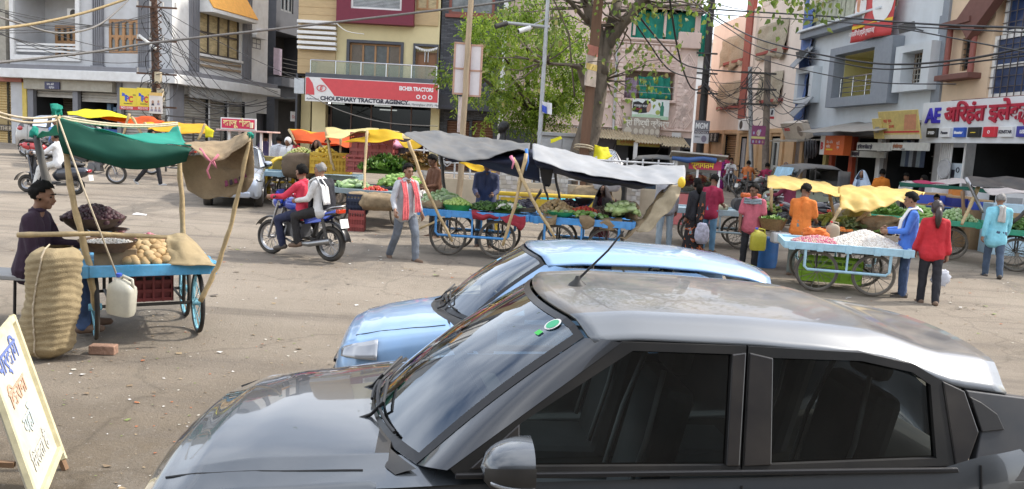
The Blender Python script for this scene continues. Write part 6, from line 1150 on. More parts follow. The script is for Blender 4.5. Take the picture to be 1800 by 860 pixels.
def rickshaw(label, loc, rz, hoodm, bodym):
    o = thing('auto_rickshaw', label, 'auto rickshaw', loc, rz); b = B()
    b.tube([(-1.35, 0, .5), (-1.2, 0, .62), (-.8, 0, .62), (.3, 0, .6), (1.2, 0, .6)], [.2, .42, .55, .62, .6], 16); b.v = [V((p.x, p.y*1.05, .58+(p.z-.6)*.72)) for p in b.v]; b.ob('body', bodym, o, smooth=60)
    prof = [(-.98, 1.0), (-.80, 1.5), (-.55, 1.74), (0, 1.8), (.8, 1.78), (1.2, 1.62), (1.28, .9)]; b = B()
    def hood(u, v):
        t = u*(len(prof)-3); i = min(int(t), len(prof)-4)+1; a, c = prof[i], prof[i+1]; x, z = lerp(a[0], c[0], t-int(t) if t < len(prof)-3 else 1), lerp(a[1], c[1], t-int(t) if t < len(prof)-3 else 1); w_ = 2*v-1; return V((x, .66*w_*(1-.05*w_**4), z-.12*abs(w_)**3))
    b.grid(hood, 20, 14); b.grid(lambda u, v: V((lerp(1.2, 1.28, u), (2*v-1)*.66, lerp(1.62, .8, u))), 4, 8)
    for y in (-1, 1): b.grid(lambda u, v: V((lerp(.75, 1.24, u), y*.66, lerp(.85, 1.62, v))), 4, 4)
    b.ob('hood', hoodm, o, smooth=60, solid=.015); b = B()
    for y in (-.62, .62): b.tube([(-.98, y, 1.0), (-.7, y, 1.62)], .025); b.tube([(-.1, y, .85), (-.1, y, 1.7)], .02)
    b.ob('hood_frame', IRON, o); b = B(); b.grid(lambda u, v: V((lerp(-1.0, -.74, u), (2*v-1)*.6, lerp(1.0, 1.6, u))), 3, 6); b.ob('windscreen', glass((.5, .55, .55), .08), o)
    b = B(); b.bx(.35, .9, -.55, .55, .72, .85); b.bx(.9, 1.05, -.55, .55, .8, 1.3); b.ob('seat', SEAT, o, bevel=.03); bikewheel(o, (-1.1, 0, .22), .22, .055, 8)
    for y in (-.56, .56): bikewheel(o, (.85, y, .22), .22, .055, 8)
    b = B(); b.ball((-1.42, 0, .68), (.06, .09, .09), 10, 7); b.ob('headlight', LAMP, o, smooth=180); return o
SKINS = [mat((.18, .088, .05), .55, var=.12, scale=9), mat((.26, .135, .08), .55, var=.12, scale=9), mat((.11, .05, .03), .55, var=.12, scale=9)]
HAIR = mat((.009, .008, .007), .8, var=.3, scale=30, bump=.5, bscale=120, spec=.15); GREYH = mat((.2, .19, .18), .6, var=.3, scale=30)
def cl(col, r=.85, **k): return mat(col, r, var=k.pop('var', .14), scale=k.pop('scale', 6), bump=.6, bscale=k.pop('bs', 15), **k)
JEANS = cl((.06, .10, .2), .9, var=.3); DARKT = cl((.02, .02, .025)); GREYJ = cl((.14, .16, .19), .9, var=.25); EYEM = mat((.01, .008, .007), .2, var=0); LIP = mat((.2, .07, .05), .5, var=0); SHOE = mat((.05, .04, .035), .6, dust=.3); CHAP = mat((.14, .08, .05), .7, dust=.3)
NM = lambda d: V(d).normalized()
STAND = dict(la=[(-.18, .02, -1), (-.05, .15, -1)], ra=[(.18, .02, -1), (.05, .15, -1)], ll=[(-.05, .03, -1), (-.03, -.04, -1)], rl=[(.05, 0, -1), (.03, -.03, -1)])
WALK = dict(la=[(-.2, -.3, -1), (-.1, .1, -1)], ra=[(.2, .35, -1), (.05, .6, -1)], ll=[(-.04, .42, -1), (-.02, .05, -1)], rl=[(.04, -.22, -1), (.02, -.55, -1)])
RIDE = dict(la=[(-.22, .75, -.55), (-.05, 1, .05)], ra=[(.22, .75, -.55), (.05, 1, .05)], ll=[(-.45, 1, -.35), (.12, -.15, -1)], rl=[(.45, 1, -.35), (-.12, -.15, -1)], seat=.80, lean=.1)
SIT = dict(la=[(-.15, .4, -1), (.1, .9, -.2)], ra=[(.15, .4, -1), (-.1, .9, -.2)], ll=[(-.15, 1, -.1), (0, .05, -1)], rl=[(.15, 1, -.1), (0, .1, -1)])
COUNTER = dict(la=[(-.12, .35, -1), (.2, .9, -.1)], ra=[(.12, .35, -1), (-.2, .9, -.15)], ll=STAND['ll'], rl=STAND['rl'], hp=.45, lean=.1)
def person(label, loc, rz, pose, shirt=None, pants=None, skin=0, hair='short', hairm=None, sleeve=1, sc=1, saree=None, scarf=None, feet=None, vox=None, female=0, pantlen=1, group=None, girth=1, hemz=-.11, bell=0):
    o = thing('person', label, 'person', loc, rz, group); o.scale = (sc,)*3
    d = V(loc).length; vx = vox or (.014 if d < 16 else .02 if d < 24 else .028); SK = SKINS[skin]
    P = dict(STAND); P.update(pose); U, Fo, TH, SHN = .285, .25, .43, .43
    jl = {}
    for s_, k in ((-1, 'll'), (1, 'rl')):
        a, c = NM(P[k][0]), NM(P[k][1]); jl[s_] = (a, c)
    hz = P.get('seat') or max(-(jl[s_][0].z*TH+jl[s_][1].z*SHN) for s_ in (-1, 1))+.07
    lean, side = P.get('lean', 0), P.get('side', 0); R_ = Euler((-lean, side, P.get('twist', 0))).to_matrix(); hip = V((0, 0, hz)); T = lambda x, y, z: hip+R_ @ V((x, y, z))
    w_ = (.9 if female else 1.0); skin_c, sh_c, tr_c, ft_c = [], [], [], []
    # head
    hc = T(0, .035, .64); HR = R_ @ Euler((-P.get('hp', 0), 0, P.get('hy', 0))).to_matrix(); hr = HR.to_euler(); Hh = lambda x, y, z: hc+HR @ V((x, y, z))
    skin_c += [('b', Hh(0, -.008, .022), (.074, .093, .098), hr), ('b', Hh(0, .022, -.05), (.056, .062, .066), hr), (Hh(0, .083, .018), Hh(0, .108, -.022), .010, .0155), (Hh(0, .085, -.052), Hh(0, .087, -.052), .017, .017), ('b', Hh(0, .068, -.092), (.026, .024, .02), hr), (Hh(-.04, .075, .034), Hh(.04, .075, .034), .016, .016), (T(0, .0, .47), Hh(0, -.012, -.05), .058, .05)]
    for s_ in (-1, 1): skin_c += [('b', Hh(s_*.078, -.012, -.005), (.012, .022, .034), hr), ('b', Hh(s_*.045, .055, -.022), (.022, .026, .022), hr)]
    # torso
    for s_ in (-1, 1):
        skin_c.append((T(s_*.075*w_, 0, .37), T(s_*.06, 0, .02), .088, .09)); skin_c.append((T(s_*.06, 0, .44), T(s_*.165*w_, -.005, .425), .055, .05))
        sh_c += [(T(s_*.08*w_, -.008, .375), T(s_*.068*w_*girth, .005, .12), .103, .104*girth), (T(s_*.068*w_*girth, .005, .12), T(s_*.072*girth, 0, hemz), .106*girth, .132*girth), (T(s_*.05, -.008, .452), T(s_*.162*w_, -.008, .43), .062, .064)]
        if female: sh_c.append(('b', T(s_*.07, .085, .31), (.062, .055, .06)))
    sh_c.append((T(0, 0, .2), T(0, .005, hemz), .09, .125*girth)); sh_c.append((T(0, -.012, .475), T(0, -.005, .50), .068, .058))
    fingers = B()
    for s_, k in ((-1, 'la'), (1, 'ra')):
        a, c = NM(R_ @ V(P[k][0])), NM(R_ @ V(P[k][1])); S0 = T(s_*.178*w_, -.005, .425); E = S0+a*U; W0 = E+c*Fo
        skin_c += [(S0, E, .05, .039), (E, W0, .040, .026)]
        if sleeve > .6: sh_c += [(S0, E, .064, .053), (E, E+c*Fo*min(1, sleeve), .053, .041+bell)]
        elif sleeve > 0: sh_c.append((S0, S0+a*U*sleeve*1.6, .066, .064))
        pn = c.cross(V((0, 0, 1))); pn = (pn if pn.length > .2 else V((0, 1, 0))).normalized(); inw = V((-s_, 0, 0)); inw = (inw-c*inw.dot(c)); inw = inw.normalized() if inw.length > .2 else pn; lat = c.cross(inw).normalized(); lat = lat if lat.y > 0 or abs(lat.y) < .1 else -lat
        K = W0+c*.085; skin_c.append((W0, K, .028, .031)); skin_c.append((W0+lat*.01, K+lat*.022, .024, .022)); skin_c.append((W0-lat*.01, K-lat*.022, .024, .02))
        for i, L_ in enumerate((.066, .078, .073, .056)):
            q = K+lat*(.027-.018*i)-c*.012; m1 = q+(c*.85+inw*.3).normalized()*L_*.6; m2 = m1+(c*.5+inw*.85).normalized()*L_*.5; fingers.tube([q, m1, m2], [.0105, .009, .006], 6)
        q = W0+lat*.026+c*.025; m1 = q+(c*.7+lat*.7+inw*.2).normalized()*.042; fingers.tube([q, m1, m1+(c*.9+inw*.35).normalized()*.034], [.013, .0105, .007], 6)
        hand_end = K
    # legs
    tr_c.append((T(-.07, 0, -.01), T(.07, 0, -.01), .11*girth, .11*girth)); tr_c.append((T(-.06, 0, .08), T(.06, 0, .08), .092*girth, .092*girth)); skin_c.append((T(-.07, 0, -.02), T(.07, 0, -.02), .10, .10))
    for s_ in (-1, 1):
        a, c = jl[s_]; h0 = T(s_*.088, 0, -.02); kn = h0+a*TH; an = kn+c*SHN
        skin_c += [(h0, kn, .08, .05), (kn, kn+c*.16-V((0, .012, 0)), .05, .052), (kn+c*.16-V((0, .012, 0)), an, .05, .034)]
        if pantlen > .5: tr_c += [(h0, kn, .098, .072), (kn, kn+c*SHN*pantlen, .072, .062)]
        fd = V((0, 1, 0)); fd = (fd-c*fd.dot(c)).normalized(); fd = (fd+V((s_*.15, 0, 0))).normalized(); foot = [(an-fd*.045+c*.035, an+fd*.06+c*.045, .036, .034), (an+fd*.06+c*.048, an+fd*.155+c*.055, .034, .024)]
        skin_c += foot; skin_c.append((an, an+c*.03, .036, .036))
        if feet: ft_c.append([(p, q, r+.010, r1+.012) for p, q, r, r1 in foot])
    wr_ = lambda amp, fq: (lambda co, n: co+n*amp*(fbm(co.x*fq+co.z*3, co.y*fq, co.z*fq*.7+rz*3, 2)+.6*fbm(co.x*fq*2.2, co.y*fq*2.2, co.z*fq*1.1+5, 2)))
    me = blob(skin_c, vx, 3)
    fm = D.meshes.new('t'); fm.from_pydata(fingers.v, [], fingers.f); import bmesh; bm = bmesh.new(); bm.from_mesh(me); bm.from_mesh(fm); bm.to_mesh(me); bm.free(); me.polygons.foreach_set('use_smooth', [True]*len(me.polygons))
    put(me, 'body', SK, o)
    if shirt: put(blob(sh_c, vx, 3, wr_(.006, 8)), 'shirt', shirt, o)
    if shirt and not female:
        b = B(); b.torus(T(0, -.004, .505), R_ @ V((0, -.25, 1)), .062, .014, 18, 6, 1.7); b.ob('collar', shirt, o, smooth=180)
    if pants and not saree: put(blob(tr_c, vx, 3, wr_(.008, 10)), 'trousers', pants, o)
    for f_ in ft_c: put(blob(f_, vx, 2), 'shoe', feet, o)
    if saree:
        b = B(); rr = random.Random(3)
        def sk(u, v):
            a = 2*pi*u; z = lerp(.04, hz+.04, v); r = lerp(.25, .135, v**.7)+.018*(1-v)*sin(a*9+3*v)+.01*sin(a*17); return V((r*1.08*cos(a), r*.85*sin(a)+.02, z))
        b.grid(sk, 54, 12); put_ = b.ob('skirt', saree, o, smooth=180, solid=.01)
        b = B()
        def veil(u, v):
            a = lerp(-.28*pi, 1.28*pi, u) if v > .55 else lerp(-.42*pi, 1.42*pi, u); t = 1-v; r = lerp(.098, .27, sm(t*1.3)); c_ = hc if t < .45 else T(0, 0, .45); zt = hc.z+.135-.75*t**1.15; k_ = sm((t-.3)/.4); cx = lerp(hc.x, hip.x, k_*.7); cy = lerp(hc.y-.01, T(0, -.02, .4).y, k_)
            rad = r*sqrt(max(0, 1-(1-min(1, t*4.2))**2))+.012*sin(u*26+t*4)*t; return V((cx-rad*cos(a)*1.0, cy-rad*sin(a)*.95, zt))
        if scarf != 'none': b.grid(veil, 44, 26); b.ob('head_cloth', scarf or saree, o, smooth=180, solid=.008)
    if hair in ('short', 'long', 'tail', 'thin'):
        b = B(); n, m_ = 26, 18; hm = hairm or HAIR; keep = []
        for j in range(m_+1):
            for i in range(n):
                a, e = 2*pi*i/n, -pi/2+pi*j/m_; p = V((cos(e)*cos(a), cos(e)*sin(a), sin(e))); f_ = 1+.14*fbm(p.x*6, p.y*6, p.z*6+rz)+(.06*rnd.random() if hair != 'thin' else 0); k_ = .5 if hair == 'thin' else 1
                keep.append((p, Hh(p.x*(.078+.006*k_)*f_, -.012+p.y*(.097+.008*k_)*f_, .028+p.z*(.098+.014*k_)*f_)))
        idx = {}; vs = []; fs = []
        for j in range(m_):
            for i in range(n):
                q = [j*n+i, j*n+(i+1) % n, (j+1)*n+(i+1) % n, (j+1)*n+i]; c_ = sum((keep[t][0] for t in q), V())/4
                if c_.z > .62-.12*abs(c_.x) or (c_.y < .38*(1 if c_.z > .1 else .3) and c_.z > (-.75 if hair in ('long', 'tail') else -.52-.15*c_.y)):
                    if hair == 'thin' and c_.z > .7 and c_.y > -.35: continue
                    fs.append(q)
        b.add([k_[1] for k_ in keep], fs); used = sorted({i for f in b.f for i in f}); mp_ = {u: i for i, u in enumerate(used)}; b.v = [b.v[u] for u in used]; b.f = [[mp_[i] for i in f] for f in b.f]
        if hair == 'tail': b.tube([Hh(0, -.10, .02), Hh(0, -.15, -.06), Hh(0, -.15, -.18), Hh(.01, -.13, -.30)], [.04, .05, .045, .015], 10)
        if hair == 'long': b.tube([Hh(0, -.09, .0), Hh(0, -.11, -.1), Hh(0, -.10, -.2)], [.07, .07, .03], 10)
        b.ob('hair', hm, o, smooth=180, solid=.012)
    if d < 22:
        for s_ in (-1, 1):
            b = B(); b.ball(Hh(s_*.031, .078, .012), (.014, .009, .008), 8, 6, hr); b.ob('eye', EYEM, o, smooth=180); b = B(); b.tube([Hh(s_*.014, .094, .036), Hh(s_*.034, .091, .042), Hh(s_*.054, .074, .034)], [.004, .006, .003], 6); b.ob('eyebrow', HAIR, o, smooth=180)
        b = B(); b.ball(Hh(0, .097, -.052), (.024, .008, .008), 10, 6, hr); b.ob('mouth', LIP, o, smooth=180)
    o['_h'] = 0; del o['_h']; return o, Hh, T
def drape(o, pts, m, w=.09, name='scarf', th=.012, ax=(0, 0, 1)):
    """a strip of cloth following points on the body; ax is the strip's width direction or 'out'"""
    b = B(); P_ = [V(p) for p in pts]; N = len(P_)-1
    def fn(u, v):
        t = u*N; i = min(int(t), N-1); p = P_[i].lerp(P_[i+1], t-i); d = (P_[i+1]-P_[i]).normalized(); s_ = V(ax[min(i, len(ax)-1)]) if isinstance(ax, list) else V(ax); s_ = (s_-d*s_.dot(d)).normalized(); n = d.cross(s_); return p+s_*(v-.5)*w*2*(1+.15*sin(u*9))+n*.012*sin(v*14+u*5)
    b.grid(fn, N*5, 10); return b.ob(name, m, o, smooth=180, solid=th)
def cpg(name, label, cat, rows, m, nu=40, nv=16, amp=.02, fq=5, group=None, solid=.006, parent=None):
    """sheet through rows of surveyed points (u, v, distance), smoothly interpolated, with small creases"""
    R_ = [[at(*p) for p in r] for r in rows]
    def cr(P_, t):
        n = len(P_)-1; t *= n; i = min(int(t), n-1); t -= i; p1, p2 = P_[i], P_[i+1]; p0 = P_[i-1] if i else p1*2-p2; p3 = P_[i+2] if i+2 <= n else p2*2-p1
        return .5*((2*p1)+(p2-p0)*t+(2*p0-5*p1+4*p2-p3)*t*t+(3*p1-p0-3*p2+p3)*t**3)
    def fn(a, c):
        p = cr([cr(r, a) for r in R_], c); k = fbm(p.x*fq*.5+p.z*2, p.y*fq*.3, p.z*fq)*amp*2+amp*.7*sin(p.x*fq*2.3+p.z*9+3*fbm(p.x, p.y, p.z)); return p+V((0, -.4*k, k))
    b = B(); b.grid(fn, nu, nv); o = b.ob(name, m, parent, smooth=180, solid=solid); return o if parent else tag(o, label, cat, group)
def stick(name, label, pts, r, m=BAMBOO, cat='pole', group=None):
    P_ = [V(p) if len(p) == 3 and not isinstance(p, tuple) else at(*p) for p in pts]; out = []
    for a, c in zip(P_, P_[1:]): out += [a.lerp(c, k/6) for k in range(6)]
    out.append(P_[-1]); n = len(out); rr = [lerp(r*1.15, r*.85, i/n)*(1.18 if i % 3 == 1 else 1) for i in range(n)]
    out = [p+V((fbm(i*.5, p.x)*.02, 0, 0)) for i, p in enumerate(out)]; return tag(B().tube(out, rr, 8).ob(name, m, smooth=180), label, cat, group)
def cart(label, loc, rz, Ln, W_, h, m, wcol=STEEL, R_=.34, wx=.43, bars=True, name='handcart', tyre=TYRE, bedm=None):
    o = thing(name, label, 'cart', loc, rz); b = B(); n = 7
    for i in range(n): y = lerp(-W_/2, W_/2, (i+.5)/n); b.bx(-Ln/2, Ln/2, y-W_/n/2+.004, y+W_/n/2-.004, h-.035, h)
    b.ob('bed', bedm or m, o, bevel=.004)
    for s_ in (-1, 1):
        b = B(); b.bx(-Ln/2-.02, Ln/2+.02, s_*W_/2-.03, s_*W_/2+.03, h-.085, h+.035); b_ = b; b = B(); b.bx(s_*Ln/2-.03, s_*Ln/2+.03, -W_/2+.03, W_/2-.03, h-.08, h+.034); b.ob('end_rail', m, o, bevel=.008); b = b_
        for i in range(5): x = lerp(-Ln/2+.1, Ln/2-.1, i/4); b.bx(x-.05, x+.05, s_*(W_/2+.03)-.012, s_*(W_/2+.03)+.012, h-.10, h+.04)
        b.ob('side_rail', m, o, bevel=.006)
        if bars:
            y = s_*(W_/2+.0); b = B(); x1 = wx+R_*.62; zl = R_*1.08
            b.tube([(-x1, y, h-.05), (-x1, y, zl+.05), (-x1+.05, y, zl), (x1-.05, y, zl), (x1, y, zl+.05), (x1, y, h-.05)], .024, 8); b.tube([(0, y, zl), (0, y, h-.05)], .018, 8); b.ob('guard_bar', m, o, smooth=60)
        for x in (-wx, wx): bikewheel(o, (x, s_*(W_/2-.10), R_), R_, .022, 14, .06, wcol, tyre)
    b = B()
    for x in (-wx, wx): b.tube([(x, -W_/2+.05, R_), (x, W_/2-.05, R_)], .018); 
    for y in (-.35, .35): b.tube([(-Ln/2+.1, y, h-.06), (Ln/2-.1, y, h-.06)], .025); b.tube([(-wx, y, R_), (-wx, y, h-.06)], .018); b.tube([(wx, y, R_), (wx, y, h-.06)], .018); b.tube([(-wx, y, R_+.02), (wx, y, R_+.02)], .014)
    b.ob('chassis', IRON, o); o['_m'] = 0; del o['_m']; MXX = MX.Translation(V(loc)) @ MX.Rotation(rz, 4, 'Z'); return o, (lambda x, y, z=0: MXX @ V((x, y, h+z)))
def itemmesh(kind, r, seed=0):
    b = B(); rr = random.Random(seed)
    if kind == 'ball': b.ball((0, 0, 0), r, 9, 7)
    elif kind == 'egg': b.ball((0, 0, 0), (r*1.35, r, r*.92), 10, 7)
    elif kind == 'long': b.tube([(-r*3.2, 0, 0), (-r*2.6, 0, 0), (0, 0, r*.35), (r*2.6, 0, 0), (r*3.2, 0, 0)], [r*.25, r*.8, r, r*.75, r*.2], 8)
    elif kind == 'leaf':
        for i in range(9): a = rr.uniform(0, 6.3); t = rr.uniform(.4, 1.3); d = V((cos(a), sin(a), t)).normalized()*r*rr.uniform(.8, 1.6); s_ = d.cross(V((0, 0, 1))).normalized()*r*.35; b.add([(0, 0, 0), d*.5+s_, d, d*.5-s_], [(0, 1, 2, 3)])
    return b
def pile(name, label, cat, c, rx, ry, h, r, mats, n, kind='ball', each=True, group=None, rz=0, seed=1, flat=1.6):
    """a heap: each item its own object, or (each=False) one heap nobody would count"""
    rr = random.Random(seed*77+n); c = V(c); ms = []; big = B(); mats = mats if isinstance(mats, list) else [mats]; E_ = Euler((0, 0, rz)).to_matrix()
    if each:
        for i, m in enumerate(mats):
            b = itemmesh(kind, r, i); me = D.meshes.new(name); me.from_pydata(b.v, [], b.f); me.materials.append(m); me.polygons.foreach_set('use_smooth', [kind != 'leaf']*len(b.f)); me.update(); ms.append(me)
    for i in range(n):
        q = sqrt((i+.5)/n); a = i*2.39996; x, y = rx*q*cos(a), ry*q*sin(a); z = h*(1-q**flat)+r*.55; p = c+E_ @ V((x+rr.uniform(-.3, .3)*r, y+rr.uniform(-.3, .3)*r, z+rr.uniform(-.2, .2)*r)); rot = Euler((rr.uniform(-.5, .5), rr.uniform(-.5, .5), rr.uniform(0, 6.3))); s_ = rr.uniform(.82, 1.12)
        if each:
            o = D.objects.new(name, rr.choice(ms)); COL.objects.link(o); o.location = p; o.rotation_euler = rot; o.scale = (s_,)*3; tag(o, label, cat, group or name+' heap')
        else:
            b = itemmesh(kind, r, i) if kind == 'leaf' else None; big.k = rr.randrange(len(mats))
            if b: R_ = rot.to_matrix(); big.add([p+R_ @ v*s_ for v in b.v], b.f)
            else:
                q_ = B(); q_.ball((0, 0, 0), r*s_ if kind == 'ball' else (r*1.4*s_, r*.9*s_, r*.8*s_), 7, 5)
                if kind == 'long': q_ = itemmesh('long', r)
                R_ = rot.to_matrix(); big.add([p+R_ @ v for v in q_.v], q_.f)
    if not each:
        big.k = 0; big.add([c+E_ @ V((rx*.96*cos(2*pi*i/20), ry*.96*sin(2*pi*i/20), 0)) for i in range(20)]+[c+V((0, 0, h*.8))], [(i, (i+1) % 20, 20) for i in range(20)]); tag(big.ob(name, mats, smooth=0 if kind == 'leaf' else 180), label, cat, kind='stuff')
def crate(label, loc, rz, d, m, group=None, name='crate', tilt=0):
    o = thing(name, label, 'crate', loc, rz, group); o.rotation_euler = (tilt, 0, rz); b = B(); w_, l_, h = d[0]/2, d[1]/2, d[2]
    b.bx(-w_, w_, -l_, l_, 0, .02)
    for z in (.0, .33, .66, .93): 
        z0, z1 = z*h, z*h+h*.13
        b.bx(-w_, w_, -l_-.008, -l_+.008, z0, z1); b.bx(-w_, w_, l_-.008, l_+.008, z0, z1); b.bx(-w_-.008, -w_+.008, -l_, l_, z0+.002, z1+.002); b.bx(w_-.008, w_+.008, -l_, l_, z0+.002, z1+.002)
    for i in range(7): t = lerp(-1, 1, i/6); b.bx(t*w_-.012, t*w_+.012, -l_-.012, -l_+.004, 0, h); b.bx(t*w_-.012, t*w_+.012, l_-.004, l_+.012, 0, h)
    for i in range(5): t = lerp(-1, 1, i/4); b.bx(-w_-.012, -w_+.004, t*l_-.012, t*l_+.012, 0, h); b.bx(w_-.004, w_+.012, t*l_-.012, t*l_+.012, 0, h)
    b.bx(-w_+.02, w_-.02, -l_+.02, l_-.02, .03, h*.8); b.ob('slatted_box', m, o); return o
def basket(name, label, c, r, h, m, r0=.6, cat='basket', group=None, seg=24):
    b = B(); b.lathe([(r*r0, 0), (r*.85, h*.5), (r, h), (r*1.03, h+.015), (r*.95, h-.01), (r*r0, h*.3)], seg, c); return tag(b.ob(name, m, smooth=50), label, cat, group)
def sack(name, label, c, d, m=JUTE, rz=0, cat='sack', seed=0, group=None, amp=.14):
    b = B(); b.ball((0, 0, 0), 1, 26, 18); E_ = Euler((0, 0, rz)).to_matrix()
    def f_(p): k = 1+amp*fbm(p.x*2+seed, p.y*2, p.z*2)+amp*.5*fbm(p.x*6, p.y*6, p.z*6+seed); q = V((p.x, p.y, p.z)); q = V([abs(t)**.8*(1 if t > 0 else -1) for t in q])*k; return V(c)+E_ @ V((q.x*d[0]/2, q.y*d[1]/2, max(-.9, q.z)*d[2]/2+d[2]*.45))
    b.v = [f_(p) for p in b.v]; return tag(b.ob(name, m, smooth=180), label, cat, group)
def can(label, c, m, sc=1, rz=0, capm=BLUEINK):
    o = thing('jerrycan', label, 'jerrycan', c, rz); s_ = sc; b = B(); n = 22; prof = [(0, .0), (.9, .0), (1, .04), (1, .26), (.93, .31), (.55, .36), (.3, .385), (.2, .39), (.2, .41)]
    vs = []
    for r, z in prof:
        for k in range(n): a = 2*pi*k/n; cx, sx = cos(a), sin(a); vs.append((.15*s_*r*abs(cx)**.6*(1 if cx > 0 else -1)-(.05*s_ if z > .38 else 0), .09*s_*r*abs(sx)**.6*(1 if sx > 0 else -1), z*s_))
    b.add(vs, [(i*n+k, i*n+(k+1) % n, (i+1)*n+(k+1) % n, (i+1)*n+k) for i in range(len(prof)-1) for k in range(n)]); b.ob('body', m, o, smooth=60); b = B(); b.tube([(.13*s_, 0, .28*s_), (.11*s_, 0, .40*s_), (.0, 0, .42*s_), (-.02*s_, 0, .37*s_)], .016*s_, 8); b.ob('handle', m, o, smooth=180); b = B(); b.cyl((-.05*s_, 0, .40*s_), (-.05*s_, 0, .435*s_), .028*s_, n=12); b.ob('cap', capm, o); return o
PO = on(-3.97, 8.60); prz = radians(121); PBL = mat((.08, .36, .62), .5, var=.2, scale=9, dust=.3)
po, pt_ = cart('blue handcart of the potato seller with pale blue spoked wheels', PO, prz, 1.45, 1.18, .77, PBL, mat((.2, .5, .62), .5, dust=.2), .335, .42, False)
P3 = lambda u, v, d: at(u, v, d)
GRN = mat((.004, .08, .05), .75, var=.12, scale=3, trans=.25); GRNL = mat((.02, .34, .25), .75, var=.1, scale=3, trans=.35); BUR = mat((.30, .22, .13), .95, var=.22, scale=5, bump=.5, bscale=110, trans=.08)  # one green cloth, its colour darkened where backlit and lightened where sunlit
cpg('green_awning', 'shade-darkened green cloth awning sagging over the potato cart', 'awning', [[(103, 212, 7.7), (180, 232, 7.75), (250, 248, 7.85), (338, 262, 8.0)], [(104, 245, 7.62), (180, 268, 7.66), (250, 275, 7.75), (334, 270, 7.95)], [(112, 270, 7.66), (182, 290, 7.7), (248, 297, 7.8), (328, 285, 8.0)]], GRN, 50, 16, .012, 4)
cpg('awning_top', 'sun-lightened green roof cloth of the potato stall rising to the back pole', 'awning', [[(103, 211, 7.7), (180, 231, 7.75), (250, 247, 7.85), (338, 261, 8.0)], [(104, 214, 8.4), (185, 236, 8.6), (262, 238, 8.7), (326, 252, 8.6)], [(62, 240, 9.5), (190, 240, 9.6), (270, 246, 9.4), (313, 221, 9.3)]], GRNL, 40, 20, .02, 5)
cpg('sackcloth_awning', 'jute sackcloth roof flap tied with pink cord on the potato stall', 'awning', [[(322, 252, 8.3), (360, 252, 8.4), (405, 242, 8.5), (436, 236, 8.3)], [(338, 262, 8.0), (366, 272, 8.0), (408, 258, 8.05), (440, 238, 8.0)], [(352, 277, 7.93), (375, 289, 7.9), (412, 268, 7.95), (441, 242, 7.95)]], BUR, 40, 16, .02, 6)
cpg('sackcloth_curtain', 'brown jute sacking with faded print hanging down like a curtain', 'curtain', [[(322, 268, 8.2), (372, 278, 8.1), (410, 262, 8.1), (443, 240, 8.05)], [(322, 305, 8.22), (370, 310, 8.12), (408, 303, 8.1), (447, 290, 8.05)], [(330, 334, 8.2), (366, 347, 8.1), (400, 350, 8.1), (445, 322, 8.02)]], BUR, 44, 20, .03, 7)
for i in range(5): cpg('sack_print', '', '', [[(395+8*i, 318-3*i, 8.06), (399+8*i, 316-3*i, 8.06)], [(396+8*i, 330-4*i, 8.06), (402+8*i, 326-4*i, 8.06)]], mat((.05, .03, .04), .9) if i % 2 else mat((.22, .05, .1), .9), 4, 4, .01, 5, solid=.003, parent=D.objects['sackcloth_curtain'])
b = B(); PINKC = mat((.5, .16, .2), .9)
b.tube([at(352, 262, 8.0), at(362, 276, 7.9), at(372, 286, 7.86), at(384, 272, 7.92)], .014); b.tube([at(371, 286, 7.85), at(364, 300, 7.85), at(369, 314, 7.85)], .010); b.tube([at(373, 286, 7.85), at(381, 296, 7.85), at(376, 284, 7.85)], .008); tag(b.ob('pink_string', PINKC, smooth=180), 'pink cord knotted round the sackcloth flap', 'cord')
stick('bamboo_pole', 'knotty bamboo pole at the near left corner of the potato cart', [(170, 545, 7.8), (152, 450, 7.75), (128, 350, 7.72), (100, 195, 7.7)], .029); stick('bamboo_pole', 'straight pale bamboo pole behind the potatoes', [(324, 440, 9.3), (318, 330, 9.3), (313, 222, 9.3)], .028); stick('bamboo_pole', 'bent bamboo pole at the right corner of the potato cart', [(352, 530, 8.0), (382, 470, 8.05), (408, 390, 8.05), (440, 236, 8.0)], .022); stick('grey_pole', 'dark grey wooden pole behind the potato seller', [(86, 332, 9.5), (60, 234, 9.5)], .04, mat((.1, .1, .1), .8, dust=.3)); stick('bamboo_rod', 'long bamboo rod lying level across the potato cart', [(28, 413, 7.5), (160, 411, 7.6), (292, 417, 7.8)], .022)
for c, r, lab in ((at(100, 194, 7.7), .048, 'frayed green cloth knot on top of the tall near pole'), (at(60, 234, 9.5), .05, 'small green cloth knot on the dark grey pole'), (at(440, 237, 8), .03, 'green cloth knot on the bent bamboo pole')): b = B(); b.ball(c, (r, r, r*1.25), 14, 10); b.v = [p+(p-c)*.7*fbm(p.x*28, p.y*28, p.z*28) for p in b.v]; tag(b.ob('cloth_knot', GRNL, smooth=60), lab, 'knot')
for i, (a, c) in enumerate((((-20, 191, 7.2), (100, 204, 7.65)), ((-20, 198, 7.2), (100, 212, 7.65)), ((102, 204, 7.7), (312, 216, 9.25)), ((102, 208, 7.7), (312, 219, 9.25)))): cable('stay_rope', [at(*a), at(*c)], .011, ROPE, 'pale stay rope tied to the green knotted pole', 'rope', 'stay ropes of the potato stall', .05)
cable('hanging_string', [at(103, 210, 7.65), at(150, 340, 7.55), at(207, 488, 7.5)], .009, ROPE, 'pale cord from the pole top down to the white jerrycan', 'rope')
can('white plastic jerrycan with blue cap hanging from the potato cart', at(212, 552, 7.52), mat((.62, .6, .5), .35, var=.12, trans=.2, dust=.15), .9, -.2); o = D.objects['jerrycan']; o.rotation_euler = (.05, .12, -.2)
